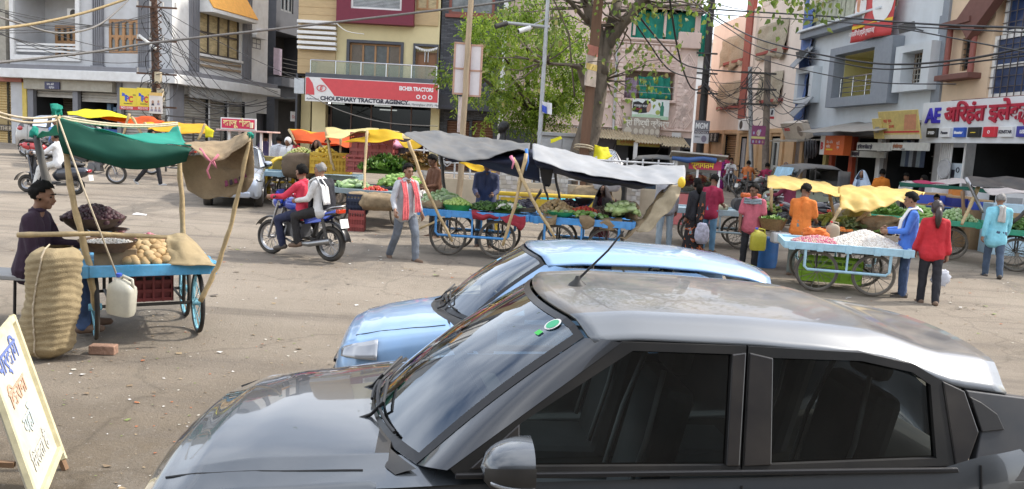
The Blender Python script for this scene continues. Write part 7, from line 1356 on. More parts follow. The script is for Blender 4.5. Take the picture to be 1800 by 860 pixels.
# seat, seller, sacks
bo = thing('bench', 'low steel bench under the potato seller', 'bench', at(28, 478, 8.2)-V((0, 0, 0))); bh = bo.location.z-gz(-5, 8.2); b = B(); b.bx(-.55, .40, -.22, .22, -.05, 0); b.ob('seat', mat((.33, .33, .33), .5, .3, dust=.3), bo, bevel=.01)
for x in (-.5, -.12, .35):
    for y in (-.18, .18): b = B(); b.tube([(x, y, -.05), (x-.02, y, -bh)], .016); b.ob('leg', IRON, bo)
hp_ = at(58, 470, 8.2); o, Hh, T = person('man in a dark purple shirt seated behind the potato cart', V((hp_.x, hp_.y, gz(-5, 8.2))), radians(-80), dict(la=[(-.12, .55, -1), (.05, 1, .12)], ra=[(.12, .25, -1), (-.05, 1, .10)], ll=[(-.2, 1, -.25), (0, .1, -1)], rl=[(.2, 1, -.25), (0, .2, -1)], seat=bh/1.1+.09, lean=.10, hp=.08), cl((.035, .016, .032)), JEANS, 1, feet=CHAP, sc=1.1, girth=1.12, hemz=-.05)
b = B(); N = 46; M_ = 60; sz = 1.06
def sackf(u, v):
    a = 2*pi*u; z = v*sz; r = .225*(sin(min(1, v*7)*pi/2)**.5)*(1-.06*v)*(1 if v < .9 else 1-.45*((v-.9)/.1)**2); r += .014*abs(sin(v*17*pi+.8*sin(a*2)+2*fbm(cos(a), sin(a), v*3)))*(1 if v > .05 else 0)+.03*fbm(cos(a)*1.2, sin(a)*1.2, v*3); return V((r*cos(a)*1.02-.06*(1-v)+.05*v*v, r*sin(a)*.9, z))
b.grid(sackf, N, M_); so = thing('potato_sack', 'tall ridged jute sack stuffed full beside the potato cart', 'sack', g(95, 630)); b.ob('cloth', mat((.34, .265, .15), .95, var=.2, scale=9, bump=.5, bscale=120), so, smooth=180); b = B(); b.tube([sackf(.73+.01*sin(v*9), v)*1.03 for v in [i/30 for i in range(31)]], .008, 5); b.ob('seam', ROPE, so)
POT = [mat(c, .7, var=.15, scale=20, dust=.12) for c in ((.48, .33, .16), (.42, .28, .13), (.52, .38, .2))]; BEET = [mat(c, .6, var=.2, scale=15) for c in ((.05, .014, .022), (.035, .012, .016), (.075, .03, .035))]; ON_ = [mat(c, .4, var=.15, scale=20) for c in ((.42, .08, .14), (.5, .14, .2), (.55, .3, .3))]; GAR = [mat(c, .6, var=.08, scale=25) for c in ((.62, .58, .52), (.55, .5, .44), (.68, .65, .6))]
k = at(276, 462, 8.15); pile('potato', 'pale brown potato heaped on the blue potato cart', 'potato', pt_(-.31, -.02, .0), .36, .34, .20, .052, POT, 100, 'egg', True, 'potatoes on the cart', prz)
b = B(); q0 = at(160, 478, 7.85); q1 = at(236, 478, 8.0); bw = (q1-q0).length; o = thing('wooden_box', 'plain plywood box on the front of the potato cart', 'box', q0.lerp(q1, .5)+V((-.05, .18, -.01)), atan2(q1.y-q0.y, q1.x-q0.x)); b.bx(-bw/2, bw/2, -.16, .16, 0, .23); b.ob('board', mat((.26, .18, .1), .75, var=.2, scale=6, dust=.2), o, bevel=.006)
c = at(190, 440, 8.05); basket('cane_basket', 'wide cane basket of peeled garlic on the plywood box', c-V((0, 0, .0)), .27, .09, mat((.12, .07, .04), .8, var=.3, scale=20), .75); pile('peeled_garlic', 'white peeled garlic in the wide cane basket', 'garlic', c+V((0, 0, .07)), .22, .22, .03, .014, GAR, 120, 'ball', False)
c = at(165, 404, 8.7); basket('beet_basket', 'dark basket heaped with purple beets behind the scale', c, .32, .13, mat((.11, .07, .045), .8, var=.3, scale=20), .6); pile('beet', 'dark purple beet heaped in the basket', 'beet', c+V((0, 0, .10)), .30, .30, .14, .034, BEET, 130, 'ball', True, 'beets in the basket')
sc_ = thing('weighing_scale', 'steel weighing scale with a shallow pan on the potato cart', 'scale', at(190, 424, 8.45)); b = B(); b.lathe([(.02, .06), (.14, .08), (.21, .13), (.2, .13), (.1, .085)], 24); b.ob('pan', CHROME, sc_, smooth=60); b = B(); b.bx(-.14, .14, -.1, .1, 0, .06); b.ob('body', mat((.2, .12, .06), .5), sc_, bevel=.01)
pile('pink_onion', 'pink onion heaped behind the potatoes', 'onion', pt_(.12, -.05, .08), .28, .26, .12, .035, ON_, 70, 'ball', True, 'onions on the potato cart')
cpg('jute_cover', 'jute sheet covering the right end of the potato cart', 'cover', [[(290, 412, 8.5), (312, 408, 8.6), (330, 415, 8.7), (345, 425, 8.8)], [(292, 436, 8.3), (318, 425, 8.3), (345, 440, 8.4), (368, 458, 8.5)], [(292, 470, 8.05), (322, 466, 8.05), (352, 468, 8.1), (382, 467, 8.2)]], mat((.36, .28, .16), .95, var=.15, scale=8, bump=.5, bscale=120), 30, 20, .02, 7)
crate('dark red plastic crate slung under the potato cart', pt_(-.2, -.05, -.40), prz, (.5, .36, .28), mat((.18, .03, .03), .5, var=.1))
o = tag(B().box(g(182, 622)+V((0, 0, .045)), (.24, .11, .09), (0, 0, .1)).ob('loose_brick', mat((.33, .2, .14), .9, var=.25, scale=14, bump=.6), bevel=.01), 'loose brick chocking the wheel of the potato cart', 'brick')
b = B(); p = g(232, 378); b.grid(lambda u, v: p+V((.28*u, .1*v, .01+.03*sin(u*5)*sin(v*3)+.02*v)), 8, 5); tag(b.ob('paper_wrapper', WHITE, smooth=180), 'crumpled pale wrapper lying on the road behind the stall', 'litter')
# A-frame board at the lower left
A1, A2_ = at(103, 790, 4.85), at(20, 560, 5.1); AF = V((A1.x, A1.y-.2, gz(A1.x, A1.y))); af = thing('sandwich_board', 'weathered cream sandwich board with blue and orange Hindi lettering', 'sign', AF); CREAMP = mat((.60, .56, .45), .7, var=.22, scale=4, dust=.25)
A1, A2_ = A1-AF, A2_-AF; A0, A3 = A1+V((.27, -.70, -.03)), A2_+V((.27, -.70, -.03)); n = (A1-A0).cross(A3-A0).normalized(); n = n if n.x > 0 else -n
af_p = lambda u, v, w=0: A0.lerp(A1, u).lerp(A3.lerp(A2_, u), v)+n*w
b = B(); b.add([af_p(0, 0), af_p(1, 0), af_p(1, 1), af_p(0, 1), af_p(0, 0, -.02), af_p(1, 0, -.02), af_p(1, 1, -.02), af_p(0, 1, -.02)], [(0, 1, 2, 3), (7, 6, 5, 4), (0, 4, 5, 1), (1, 5, 6, 2), (2, 6, 7, 3), (3, 7, 4, 0)]); b.ob('board', CREAMP, af)
b = B(); WP = mat((.5, .47, .4), .7, var=.2, dust=.3); e = .01
for p, q in ((af_p(0, -.06, e), af_p(0, 1.02, e)), (af_p(1, -.08, e), af_p(1, 1.02, e)), (af_p(0, 0, e), af_p(1, 0, e)), (af_p(0, 1, e), af_p(1, 1, e))): b.bar(p, q, .035, .03, n)
b.ob('frame', mat((.6, .55, .35), .7, var=.2, scale=8, dust=.2), af); b = B(); b.bar(af_p(1, 1.0, -.02), g(115, 826)-AF, .035, .03); b.ob('back_leg', WOOD, af); b = B(); b.bar(af_p(0, .28, -.03), af_p(0, .3, -.03)+V((-.5, -.05, 0)), .03, .03); b.ob('back_leg', WOOD, af) if 0 else b.ob('back_strut', WOOD, af)
ex, ey = (A1-A0).normalized(), (A3-A0).normalized(); XM = MX(((ex.x, ey.x, n.x, 0), (ex.y, ey.y, n.y, 0), (ex.z, ey.z, n.z, 0), (0, 0, 0, 1)))
for t, u, v, s_, m in (('पार्किंग', .22, .76, .17, mat((.14, .19, .42), .6, var=0)), ('िकराना', .25, .54, .15, mat((.58, .36, .25), .6, var=0)), ('यहाँ', .35, .33, .15, mat((.42, .48, .48), .7, var=0)), ('िमलता है', .25, .12, .13, mat((.48, .48, .44), .7, var=0))):
    lettering(t, s_, m, af, rot=(0, 0, 0), ext=.001, bold=.004, X=MX.Translation(af_p(u, v, .004)) @ XM)
CBL = mat((.06, .30, .68), .5, var=.18, scale=9, dust=.2); SPK = mat((.16, .15, .13), .6, .2, dust=.3); DTY = mat((.09, .08, .07), .85, var=.3, dust=.5)
c1 = on(-.68, 15.05); k1, q1 = cart('bright blue vegetable cart with a maroon cloth over its edge', c1, -.10, 1.98, 1.15, .80, CBL, SPK, .35, .45, tyre=DTY)
c2 = on(1.30, 14.95); k2, q2 = cart('bright blue vegetable cart with jute skirts under the white tarpaulin', c2, -.12, 1.85, 1.15, .80, CBL, SPK, .35, .45, tyre=DTY)
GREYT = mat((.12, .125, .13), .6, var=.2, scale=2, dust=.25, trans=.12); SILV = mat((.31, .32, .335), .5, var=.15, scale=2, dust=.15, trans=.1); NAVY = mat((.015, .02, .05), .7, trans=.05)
cpg('grey_tarpaulin', 'grey tarpaulin roof sloping over the left blue vegetable cart', 'tarpaulin', [[(709, 234, 14.9), (772, 229, 15.9), (850, 244, 16.0), (932, 254, 15.8)], [(711, 237, 14.6), (775, 248, 15.2), (850, 262, 15.2), (931, 259, 15.2)], [(714, 240, 14.3), (785, 277, 14.3), (852, 280, 14.3), (900, 263, 14.4), (931, 266, 14.6)]], GREYT, 60, 24, .016, 6)
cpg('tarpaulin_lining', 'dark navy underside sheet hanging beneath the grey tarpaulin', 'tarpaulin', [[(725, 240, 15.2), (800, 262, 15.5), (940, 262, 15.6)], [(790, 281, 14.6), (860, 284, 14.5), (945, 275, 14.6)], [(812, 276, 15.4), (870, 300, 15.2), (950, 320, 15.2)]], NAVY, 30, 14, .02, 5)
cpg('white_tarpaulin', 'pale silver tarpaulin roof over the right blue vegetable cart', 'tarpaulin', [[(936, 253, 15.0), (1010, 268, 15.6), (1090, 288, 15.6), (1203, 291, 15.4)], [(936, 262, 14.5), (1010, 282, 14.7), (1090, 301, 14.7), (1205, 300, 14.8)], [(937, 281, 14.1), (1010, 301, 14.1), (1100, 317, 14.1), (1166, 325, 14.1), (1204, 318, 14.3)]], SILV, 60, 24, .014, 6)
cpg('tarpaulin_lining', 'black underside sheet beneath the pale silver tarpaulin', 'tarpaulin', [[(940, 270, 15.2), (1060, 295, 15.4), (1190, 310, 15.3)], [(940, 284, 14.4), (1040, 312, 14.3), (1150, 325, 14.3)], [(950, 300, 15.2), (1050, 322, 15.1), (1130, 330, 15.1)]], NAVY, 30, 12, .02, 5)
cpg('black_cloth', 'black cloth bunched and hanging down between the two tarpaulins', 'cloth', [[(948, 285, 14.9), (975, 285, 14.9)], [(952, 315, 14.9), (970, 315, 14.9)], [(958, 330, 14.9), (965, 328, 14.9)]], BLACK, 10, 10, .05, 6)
cpg('sacking_flap', 'long pale sacking slanting down from the corner of the silver tarpaulin', 'flap', [[(1180, 325, 14.2), (1150, 362, 14.1), (1118, 410, 14.0)], [(1192, 323, 14.15), (1168, 366, 14.0), (1125, 411, 13.9)], [(1200, 322, 14.1), (1185, 362, 13.95), (1135, 411, 13.85)]], mat((.40, .33, .22), .9, var=.2, scale=5, trans=.2), 20, 10, .03, 6)
cpg('sacking_flap', 'brown sacking slanting behind the pale flap of the silver tarpaulin', 'flap', [[(1165, 330, 14.6), (1130, 380, 14.5), (1085, 425, 14.3)], [(1184, 327, 14.4), (1152, 372, 14.3), (1110, 415, 14.1)]], BUR, 20, 8, .03, 6)
ST = 'bamboo and iron poles of the vegetable carts'
for lab, pts, r, m in (('bamboo pole slanting at the left of the grey tarpaulin', [(718, 248, 14.2), (748, 330, 14.15), (795, 425, 14.1)], .026, BAMBOO), ('tall bamboo strut crossing before the maroon cloth', [(925, 270, 14.2), (908, 350, 14.1), (884, 432, 14.1)], .028, BAMBOO), ('second bamboo strut crossing toward the right blue cart', [(902, 278, 14.2), (935, 350, 14.0), (975, 418, 13.9)], .028, BAMBOO), ('black pole behind the marrows under the grey tarpaulin', [(774, 268, 15.7), (783, 345, 15.6)], .03, IRON), ('slanted black pole behind the right blue cart', [(952, 333, 15.6), (930, 372, 15.5)], .022, IRON), ('black pole left of the potatoes on the right cart', [(955, 320, 15.5), (964, 352, 15.4)], .022, IRON), ('tall black pole in the middle of the right cart', [(974, 292, 15.6), (984, 352, 15.5)], .026, IRON), ('thick dark post at the back of the right cart', [(1098, 322, 16), (1095, 366, 16)], .05, IRON), ('slanted iron pole inside the sacking flap', [(1178, 325, 14.5), (1135, 372, 14.6)], .018, STEEL), ('thin bamboo behind the man with the red scarf', [(775, 385, 14.6), (725, 408, 14.4)], .02, BAMBOO)): stick('stall_pole', lab, pts, r, m)
q = B(); q.tube([at(925, 262, 14.25), at(928, 285, 14.2), at(924, 300, 14.2)], [.03, .02, .012]); tag(q.ob('blue_tie', mat((.05, .2, .6), .8), smooth=180), 'blue rag tying the two tarpaulins together', 'rag'); q = B(); q.tube([at(898, 275, 14.2), at(903, 285, 14.15), at(900, 297, 14.15)], [.035, .02, .014]); tag(q.ob('pink_tie', mat((.6, .2, .3), .8), smooth=180), 'pink rag tied at the front of the grey tarpaulin', 'rag'); q = B(); q.ball(at(1198, 321, 14.1), (.07, .06, .1), 10, 7); tag(q.ob('yellow_tie', YELLOW, smooth=180), 'yellow cloth tie at the corner of the silver tarpaulin', 'rag')
G1 = [mat(c, .45, var=.15, scale=20) for c in ((.20, .34, .07), (.28, .42, .12), (.14, .26, .05))]; G2 = [mat(c, .5, var=.2, scale=20) for c in ((.05, .12, .02), (.08, .17, .03), (.03, .08, .015))]; G3 = [mat(c, .4, var=.15, scale=20) for c in ((.30, .42, .20), (.22, .34, .13), (.38, .48, .27))]; TOM = [mat(c, .3, var=.1, scale=20) for c in ((.55, .05, .02), (.6, .1, .025), (.48, .03, .02))]; BRN = [mat(c, .8, var=.2, scale=20) for c in ((.13, .09, .06), (.18, .12, .08), (.09, .06, .045))]; AUB = [mat(c, .25, var=.15) for c in ((.03, .025, .05), (.05, .045, .07), (.12, .11, .13))]; YEL = [mat(c, .4, var=.1) for c in ((.65, .42, .03), (.7, .5, .06))]; CAR = [mat(c, .5, var=.12) for c in ((.6, .2, .02), (.55, .15, .02))]
FL = lambda q, x, y, z=0: q(x, y, z)
sack('sack_bundle', 'jute sacking draped under the round gourds on the left cart', q1(-.78, -.30, .0), (.5, .5, .22), JUTE); pile('round_gourd', 'pale green round gourd on jute at the left end of the cart', 'gourd', q1(-.78, -.25, .10), .27, .26, .14, .042, G3, 42, 'ball', True, 'round gourds on the left cart'); pile('marrow', 'long green marrow standing behind the round gourds', 'marrow', q1(-.72, .30, .14), .30, .2, .12, .05, G3, 14, 'long', True, 'marrows on the left cart')
basket('green_tray', 'green plastic tray of limes on the left cart', q1(-.33, -.34, .02), .27, .10, mat((.04, .28, .06), .4), .8); pile('lime', 'light green lime heaped in the green tray', 'lime', q1(-.33, -.34, .11), .25, .23, .11, .033, [mat(c, .4, var=.1) for c in ((.42, .55, .16), (.36, .5, .12))], 70, 'ball', True, 'limes in the tray'); pile('green_chilli', 'heap of dark green chillies behind the limes', 'chillies', q1(.18, -.1, .05), .32, .3, .13, .02, G2, 150, 'long', False)
pile('leafy_greens', 'bundles of dark leafy greens at the cart centre', 'greens', q1(.55, -.15, .04), .3, .3, .1, .07, G2+G1, 60, 'leaf', False); pile('radish', 'pale bundled radish at the right end of the left cart', 'radish', q1(.62, -.2, .12), .25, .22, .05, .03, G3+GAR, 24, 'long', True, 'radish on the left cart'); basket('flat_basket', 'flat cane basket at the right end of the left cart', q1(.88, .05, .05), .26, .07, mat((.25, .18, .1), .8), .8); pile('aubergine', 'glossy dark aubergine in the flat basket', 'aubergine', q1(.88, .05, .10), .22, .22, .12, .05, AUB, 26, 'egg', True, 'aubergines in the basket')
MARC = mat((.30, .025, .04), .9, var=.15, scale=6, bump=.3)
cpg('maroon_cloth', 'maroon cloth hanging straight over the front rail of the left cart', 'cloth', [[(829, 371, 14.6), (876, 376, 14.6)], [(829, 376, 14.4), (877, 381, 14.35)], [(831, 385, 14.42), (874, 387, 14.4)]], MARC, 20, 8, .02, 8); cpg('maroon_cloth', 'maroon cloth sagging in folds off the corner of the left cart', 'cloth', [[(878, 378, 14.4), (905, 383, 14.3), (924, 381, 14.3)], [(885, 388, 14.3), (905, 391, 14.25), (924, 390, 14.25)], [(893, 394, 14.3), (908, 404, 14.22), (922, 400, 14.25)]], MARC, 24, 10, .04, 8)
for u0, u1, lab in ((955, 979, 'first jute skirt on the front of the right blue cart, by the green bowl'), (1018, 1046, 'second jute skirt on the front of the right blue cart, under the chillies'), (1052, 1094, 'wide jute skirt on the front of the right blue cart'), (1097, 1128, 'jute skirt at the right end of the right blue cart')):
    v = lerp(374, 388, (u0-955)/170); cpg('jute_skirt', lab, 'skirt', [[(u0, v, 14.7), (u1, v+1, 14.7)], [(u0, v+5, 14.33), ((u0+u1)/2, v+8, 14.3), (u1, v+6, 14.3)], [(u0+2, v+16, 14.36), ((u0+u1)/2, v+23, 14.3), (u1-2, v+18, 14.33)]], BUR, 16, 10, .03, 8)
pile('potato', 'pale potato heaped on the right blue cart', 'potato', q2(-.52, .05, .05), .34, .32, .22, .045, POT, 60, 'egg', True, 'potatoes on the right cart'); pile('beet', 'dark beet behind the potatoes of the right cart', 'beet', q2(-.3, .35, .12), .3, .2, .16, .04, BEET, 40, 'ball', True, 'beets on the right cart'); pile('tomato', 'red tomato in the middle of the right cart', 'tomato', q2(.02, -.02, .08), .3, .22, .1, .036, TOM, 60, 'ball', True, 'tomatoes on the right cart'); pile('ginger', 'brown ginger heaped before the seated woman', 'ginger', q2(.32, .15, .08), .3, .25, .12, .03, BRN, 110, 'ball', False); pile('spinach', 'dark spinach heaped at the back of the right cart', 'spinach', q2(.62, .2, .06), .26, .28, .16, .09, G2+[mat((.14, .015, .04), .6)], 90, 'leaf', False)
basket('green_bowl', 'shallow green plastic bowl at the front of the right cart', q2(-.40, -.42, .03), .24, .09, mat((.02, .25, .11), .35), .6); pile('raw_mango', 'green mango at the front of the right cart', 'mango', q2(-.12, -.34, .04), .62, .16, .08, .042, G1+G3, 46, 'egg', True, 'green mangoes on the right cart'); pile('bottle_gourd', 'pale green bottle gourd at the right end of the cart', 'gourd', q2(.72, -.22, .14), .28, .24, .16, .055, [mat(c, .4, var=.1) for c in ((.45, .55, .25), (.38, .5, .2), (.5, .6, .32))], 22, 'long', True, 'bottle gourds on the right cart'); sack('jute_sack', 'half empty jute sack at the right end of the right blue cart', q2(.86, .05, .04), (.3, .4, .34), JUTE, seed=3)
c = at(962, 333, 18.5); basket('black_bowl', 'black iron bowl standing behind the left blue cart', at(873, 366, 17.6), .2, .16, BLACK, .5); basket('black_bowl', 'black iron bowl between the potatoes and tomatoes', q2(-.02, .35, .2), .18, .14, BLACK, .5)
# yellow barrier rails
YB2 = mat((.62, .42, .02), .5, var=.15, scale=6, dust=.2)
ba = thing('yellow_barrier', 'long yellow barrier with solid panel behind the blue vegetable carts', 'barrier', on(.6, 18)); b = B(); z = .92
x0, x1 = at(875, 350, 18).x-.6, at(1066, 355, 18).x-.6
b.tube([(x0, 0, 0), (x0, 0, z), (x1, 0, z+.02), (x1, 0, 0)], .05, 8); b.tube([(x0, 0, .42), (x1, 0, .42)], .04, 8); b.ob('frame', YB2, ba, smooth=60); b = B(); b.bx(x0+.06, x1-.06, -.012, .012, .48, .84); b.ob('panel', mat((.6, .42, .03), .5, var=.2, dust=.2), ba)
p = on(-7.0, 22.9); ba = thing('yellow_barrier', 'yellow pipe barrier with rounded ends standing by the motorcycle', 'barrier', p, -.5)
for x in (-.5, .5):
    b = B(); pts = [(x, -.5, 0), (x, -.42, .95)]+[(x, -.42*cos(pi*i/6), .95+.18*sin(pi*i/6)) for i in range(1, 6)]+[(x, .42, .95), (x, .5, 0)]; b.tube(pts, .055, 8); b.tube([(x, -.45, .45), (x, .45, .45)], .035, 6); b.ob('end_hoop', YB2, ba, smooth=60)
b = B(); b.tube([(-.5, 0, 1.13), (.5, 0, 1.13)], .03, 6); b.bx(-.5, .5, -.02, .02, .7, 1.1); b.ob('panel', mat((.55, .42, .12), .6, dust=.3), ba)
# goods stacked along the island wall
IWY = 23.6
for u, v, d3, m, lab, s in ((1040, 352, (1.3, .7, .75), JUTE, 'fat jute sack leaning on the island wall behind the seated woman', 2), (953, 335, (1.2, .6, .35), JUTE, 'flat jute bundle on the island wall behind the carts', 4)): c = at(u, v, IWY); sack('jute_sack', lab, V((c.x, c.y, max(gz(0, 23), c.z-.3))), d3, m, seed=s)
c = at(1068, 318, 23.4); sack('white_bag', 'white plastic bag of produce on top of the jute sack', c-V((0, 0, .3)), (.8, .6, .75), mat((.62, .6, .64), .4, var=.1, trans=.2), seed=6); c = at(985, 352, 21); sack('turquoise_sheet', 'crumpled turquoise sheet heaped behind the barrier', V((c.x, c.y, c.z-.3)), (1.1, .6, .45), mat((.02, .42, .5), .6), seed=7); cb = crate('dark green crate below the jute sack by the wall', V((at(1025, 360, 23).x, 23, gz(0, 23))), 0, (1.2, .6, .5), mat((.02, .1, .06), .6))
# left-centre stalls: crates, tomatoes, orange and yellow roofs
c3 = on(-3.15, 18.7); k3, q3 = cart('dark wooden cart heaped with tomatoes and sweetcorn under the yellow roof', c3, radians(70), 2.0, 1.7, .78, mat((.2, .28, .32), .6, dust=.3), SPK, .36, .45, False, tyre=DTY)
pile('tomato', 'ripe tomato heaped on the cart behind the two riders', 'tomato', at(660, 345, 18.2)-V((0, 0, .12)), .52, .34, .30, .045, TOM, 110, 'ball', True, 'tomatoes behind the riders'); pile('sweetcorn', 'green sweetcorn cob standing behind the tomatoes', 'corn', at(622, 325, 18.6)-V((0, 0, .1)), .42, .3, .14, .055, G3, 22, 'long', True, 'sweetcorn on the cart'); pile('cucumber', 'green cucumbers heaped right of the tomatoes', 'cucumbers', at(706, 318, 18.8)-V((0, 0, .12)), .5, .35, .22, .045, G1, 100, 'long', False); pile('mixed_greens', 'dark leafy greens piled before the stacked crates', 'greens', at(682, 290, 19.4)-V((0, 0, .2)), .65, .4, .3, .12, G2+G1, 150, 'leaf', False); pile('dried_herb', 'brown dried herbs piled right of the leafy greens', 'herbs', at(730, 283, 19.6)-V((0, 0, .2)), .6, .35, .3, .1, [mat((.22, .12, .03), .8), mat((.15, .1, .03), .8)], 110, 'leaf', False); pile('onion', 'pale onions heaped near the man with the red scarf', 'onions', at(752, 335, 18.2)-V((0, 0, .15)), .4, .3, .15, .04, GAR+[mat((.45, .3, .22), .5)], 90, 'ball', False)
sack('jute_sack', 'big jute sack bulging over the front of the tomato cart', at(668, 352, 17.3)-V((0, 0, .22)), (.85, .55, .4), JUTE, .2, seed=9); sack('jute_sack', 'jute sacking folded on the corner of the tomato cart', at(630, 342, 17.6)-V((0, 0, .14)), (.5, .4, .22), JUTE, seed=10)
CRM = mat((.32, .06, .055), .5, var=.15, dust=.15); CRY = mat((.62, .40, .03), .5, var=.12, dust=.15); CRD = mat((.05, .05, .06), .5, dust=.2)
for lab, u, v, d_, dm, m, r in (('maroon crate under the pink sheet, upper of the two behind the vegetables', 658, 282, 19.9, (1.05, .6, .62), CRM, -.12), ('maroon crate beneath the pink covered one', 655, 304, 19.8, (1.15, .6, .40), CRM, -.1), ('dark grey crate right of the pink covered crates', 700, 288, 20.3, (.6, .5, .6), CRD, 0), ('navy crate standing in front of the tomato cart', 628, 375, 17.4, (.42, .4, .40), mat((.02, .03, .06), .5), .1), ('tall maroon crate on the ground before the tomato cart', 627, 412, 17.2, (.32, .35, .5), CRM, .1), ('yellow crate standing on the pale blue cart, left of the two', 568, 305, 20.8, (.58, .5, .5), CRY, .05), ('yellow crate standing on the pale blue cart, right of the two', 598, 306, 20.6, (.52, .5, .5), CRY, .05)): crate(lab, at(u, v, d_), r, dm, m)
sack('pink_sheet', 'pink and white plastic sheet heaped on the upper maroon crate', at(662, 253, 19.9)-V((0, 0, .15)), (1.15, .6, .4), mat((.65, .28, .42), .5, var=.4, scale=4, trans=.2), -.2, seed=12, amp=.3); sack('cream_sack', 'cream cloth bundle behind the pink plastic sheet', at(700, 250, 20.4)-V((0, 0, .2)), (1.0, .6, .45), mat((.5, .42, .22), .8), seed=13)
c4 = on(-5.5, 21.6); k4, q4 = cart('pale blue flat cart carrying yellow crates and lemons', c4, -.02, 2.7, 1.2, .82, mat((.28, .42, .5), .6, dust=.3), SPK, .36, .7, False, tyre=DTY); pile('lemon', 'yellow fruit heaped above the yellow crates', 'fruit', at(572, 272, 21.2)-V((0, 0, .16)), .45, .3, .32, .05, YEL, 60, 'ball', True, 'yellow fruit on the crates'); sack('brown_bundle', 'brown cloth bundle at the left of the yellow crates', at(528, 293, 21)-V((0, 0, .3)), (.95, .6, .7), mat((.12, .085, .055), .9, bump=.4), seed=14); pile('grape', 'pale green grapes heaped left of the brown shawled woman', 'grapes', at(530, 268, 22.5)-V((0, 0, .2)), .5, .4, .3, .04, [mat((.35, .4, .12), .5), mat((.45, .42, .15), .5)], 120, 'ball', False)
c5 = on(-6.4, 24.6); k5, q5 = cart('orange fruit cart under the orange awning', c5, 0, 2.6, 1.2, .85, mat((.5, .22, .05), .6), SPK, .36, .6, False); pile('orange', 'orange fruit heaped under the orange awning', 'orange', q5(.9, 0, .0), .8, .45, .35, .055, CAR, 70, 'ball', True, 'oranges under the awning')
ORT = mat((.78, .13, .02), .7, var=.1, scale=2, trans=.35); YET = mat((.80, .52, .02), .7, var=.1, scale=2, trans=.35); PYT = mat((.68, .58, .26), .7, var=.1, scale=2, trans=.3); YGT = mat((.78, .72, .02), .7, var=.08, trans=.35)
cpg('orange_awning', 'bright orange awning with yellow hem over the fruit cart', 'awning', [[(510, 227, 24.5), (560, 231, 24.4), (640, 236, 24), (690, 240, 23.6)], [(522, 250, 23.8), (560, 254, 23.6), (620, 256, 23.3), (680, 258, 23)], [(516, 248, 23), (555, 250, 22.9), (600, 256, 22.8), (660, 262, 22.6)]], ORT, 40, 16, .03, 3); cpg('yellow_hem', 'yellow strip along the back edge of the orange awning', 'awning', [[(507, 225, 24.6), (570, 232, 24.5), (600, 233, 24.4)], [(508, 231, 24.4), (570, 236, 24.3), (600, 238, 24.2)]], YET, 16, 4, .02, 3)
cpg('yellow_awning', 'pale and bright yellow awning over the stacked crates', 'awning', [[(572, 225, 21.8), (620, 226, 21.8), (665, 225, 21.8)], [(572, 234, 20.8), (620, 236, 20.7), (680, 232, 21)], [(572, 243, 19.6), (605, 243, 19.5), (645, 231, 19.3), (704, 234, 19.6)]], PYT, 36, 14, .025, 3); cpg('yellow_flap', 'bright yellow awning flap right of the middle bamboo pole', 'awning', [[(645, 229, 19.3), (680, 233, 19.4), (707, 236, 19.6)], [(646, 240, 19.2), (680, 243, 19.25), (707, 243, 19.5)], [(600, 250, 19.3), (650, 252, 19.1), (680, 248, 19.15), (710, 248, 19.4)]], YET, 30, 12, .025, 3)
cpg('yellow_flap', 'yellow cloth stretched down toward the man in the navy shirt', 'cloth', [[(742, 252, 18.2), (790, 258, 17.8), (840, 285, 17.2), (872, 306, 16.8)], [(760, 262, 18), (790, 272, 17.6), (820, 290, 17.2), (866, 312, 16.8)]], YET, 24, 8, .04, 4); cpg('yellow_flap', 'yellow sheet under the left end of the grey tarpaulin', 'cloth', [[(700, 246, 19), (740, 244, 18.6), (775, 250, 18)], [(715, 262, 18.6), (745, 258, 18.2), (770, 262, 17.8)]], YET, 16, 6, .04, 4)
for u, v, lab in ((1057, 262, 'small yellow tent cloth right of the tree'), (976, 244, 'sliver of yellow cloth left of the feeder cabinet')): cpg('yellow_tent', lab, 'cloth', [[(u-12, v-6, 26.2), (u, v-4, 26), (u+(12 if v > 250 else 6), v-4, 26.2)], [(u-14, v+16, 25.6), (u, v+16, 25.4), (u+20, v+14, 25.8)]] if v > 250 else [[(u-8, v-2, 26.2), (u+10, v-1, 26.2)], [(u-8, v+5, 26), (u+12, v+5, 26)]], YGT, 12, 8, .05, 3)
for lab, pts in (('slanted bamboo pole at the left of the orange awning', [(508, 228, 24), (521, 255, 23.6)]), ('bamboo pole leaning before the yellow crates', [(572, 228, 20), (583, 285, 19.8), (588, 300, 19.8)]), ('upright bamboo pole in front of the tomatoes', [(646, 230, 19.2), (642, 280, 18.9), (640, 352, 18)]), ('bamboo pole beside the dried herbs', [(690, 250, 20), (690, 292, 19.8)]), ('far bamboo pole under the orange awning', [(599, 242, 23), (598, 275, 23)])): stick('stall_pole', lab, pts, .03, BAMBOO)
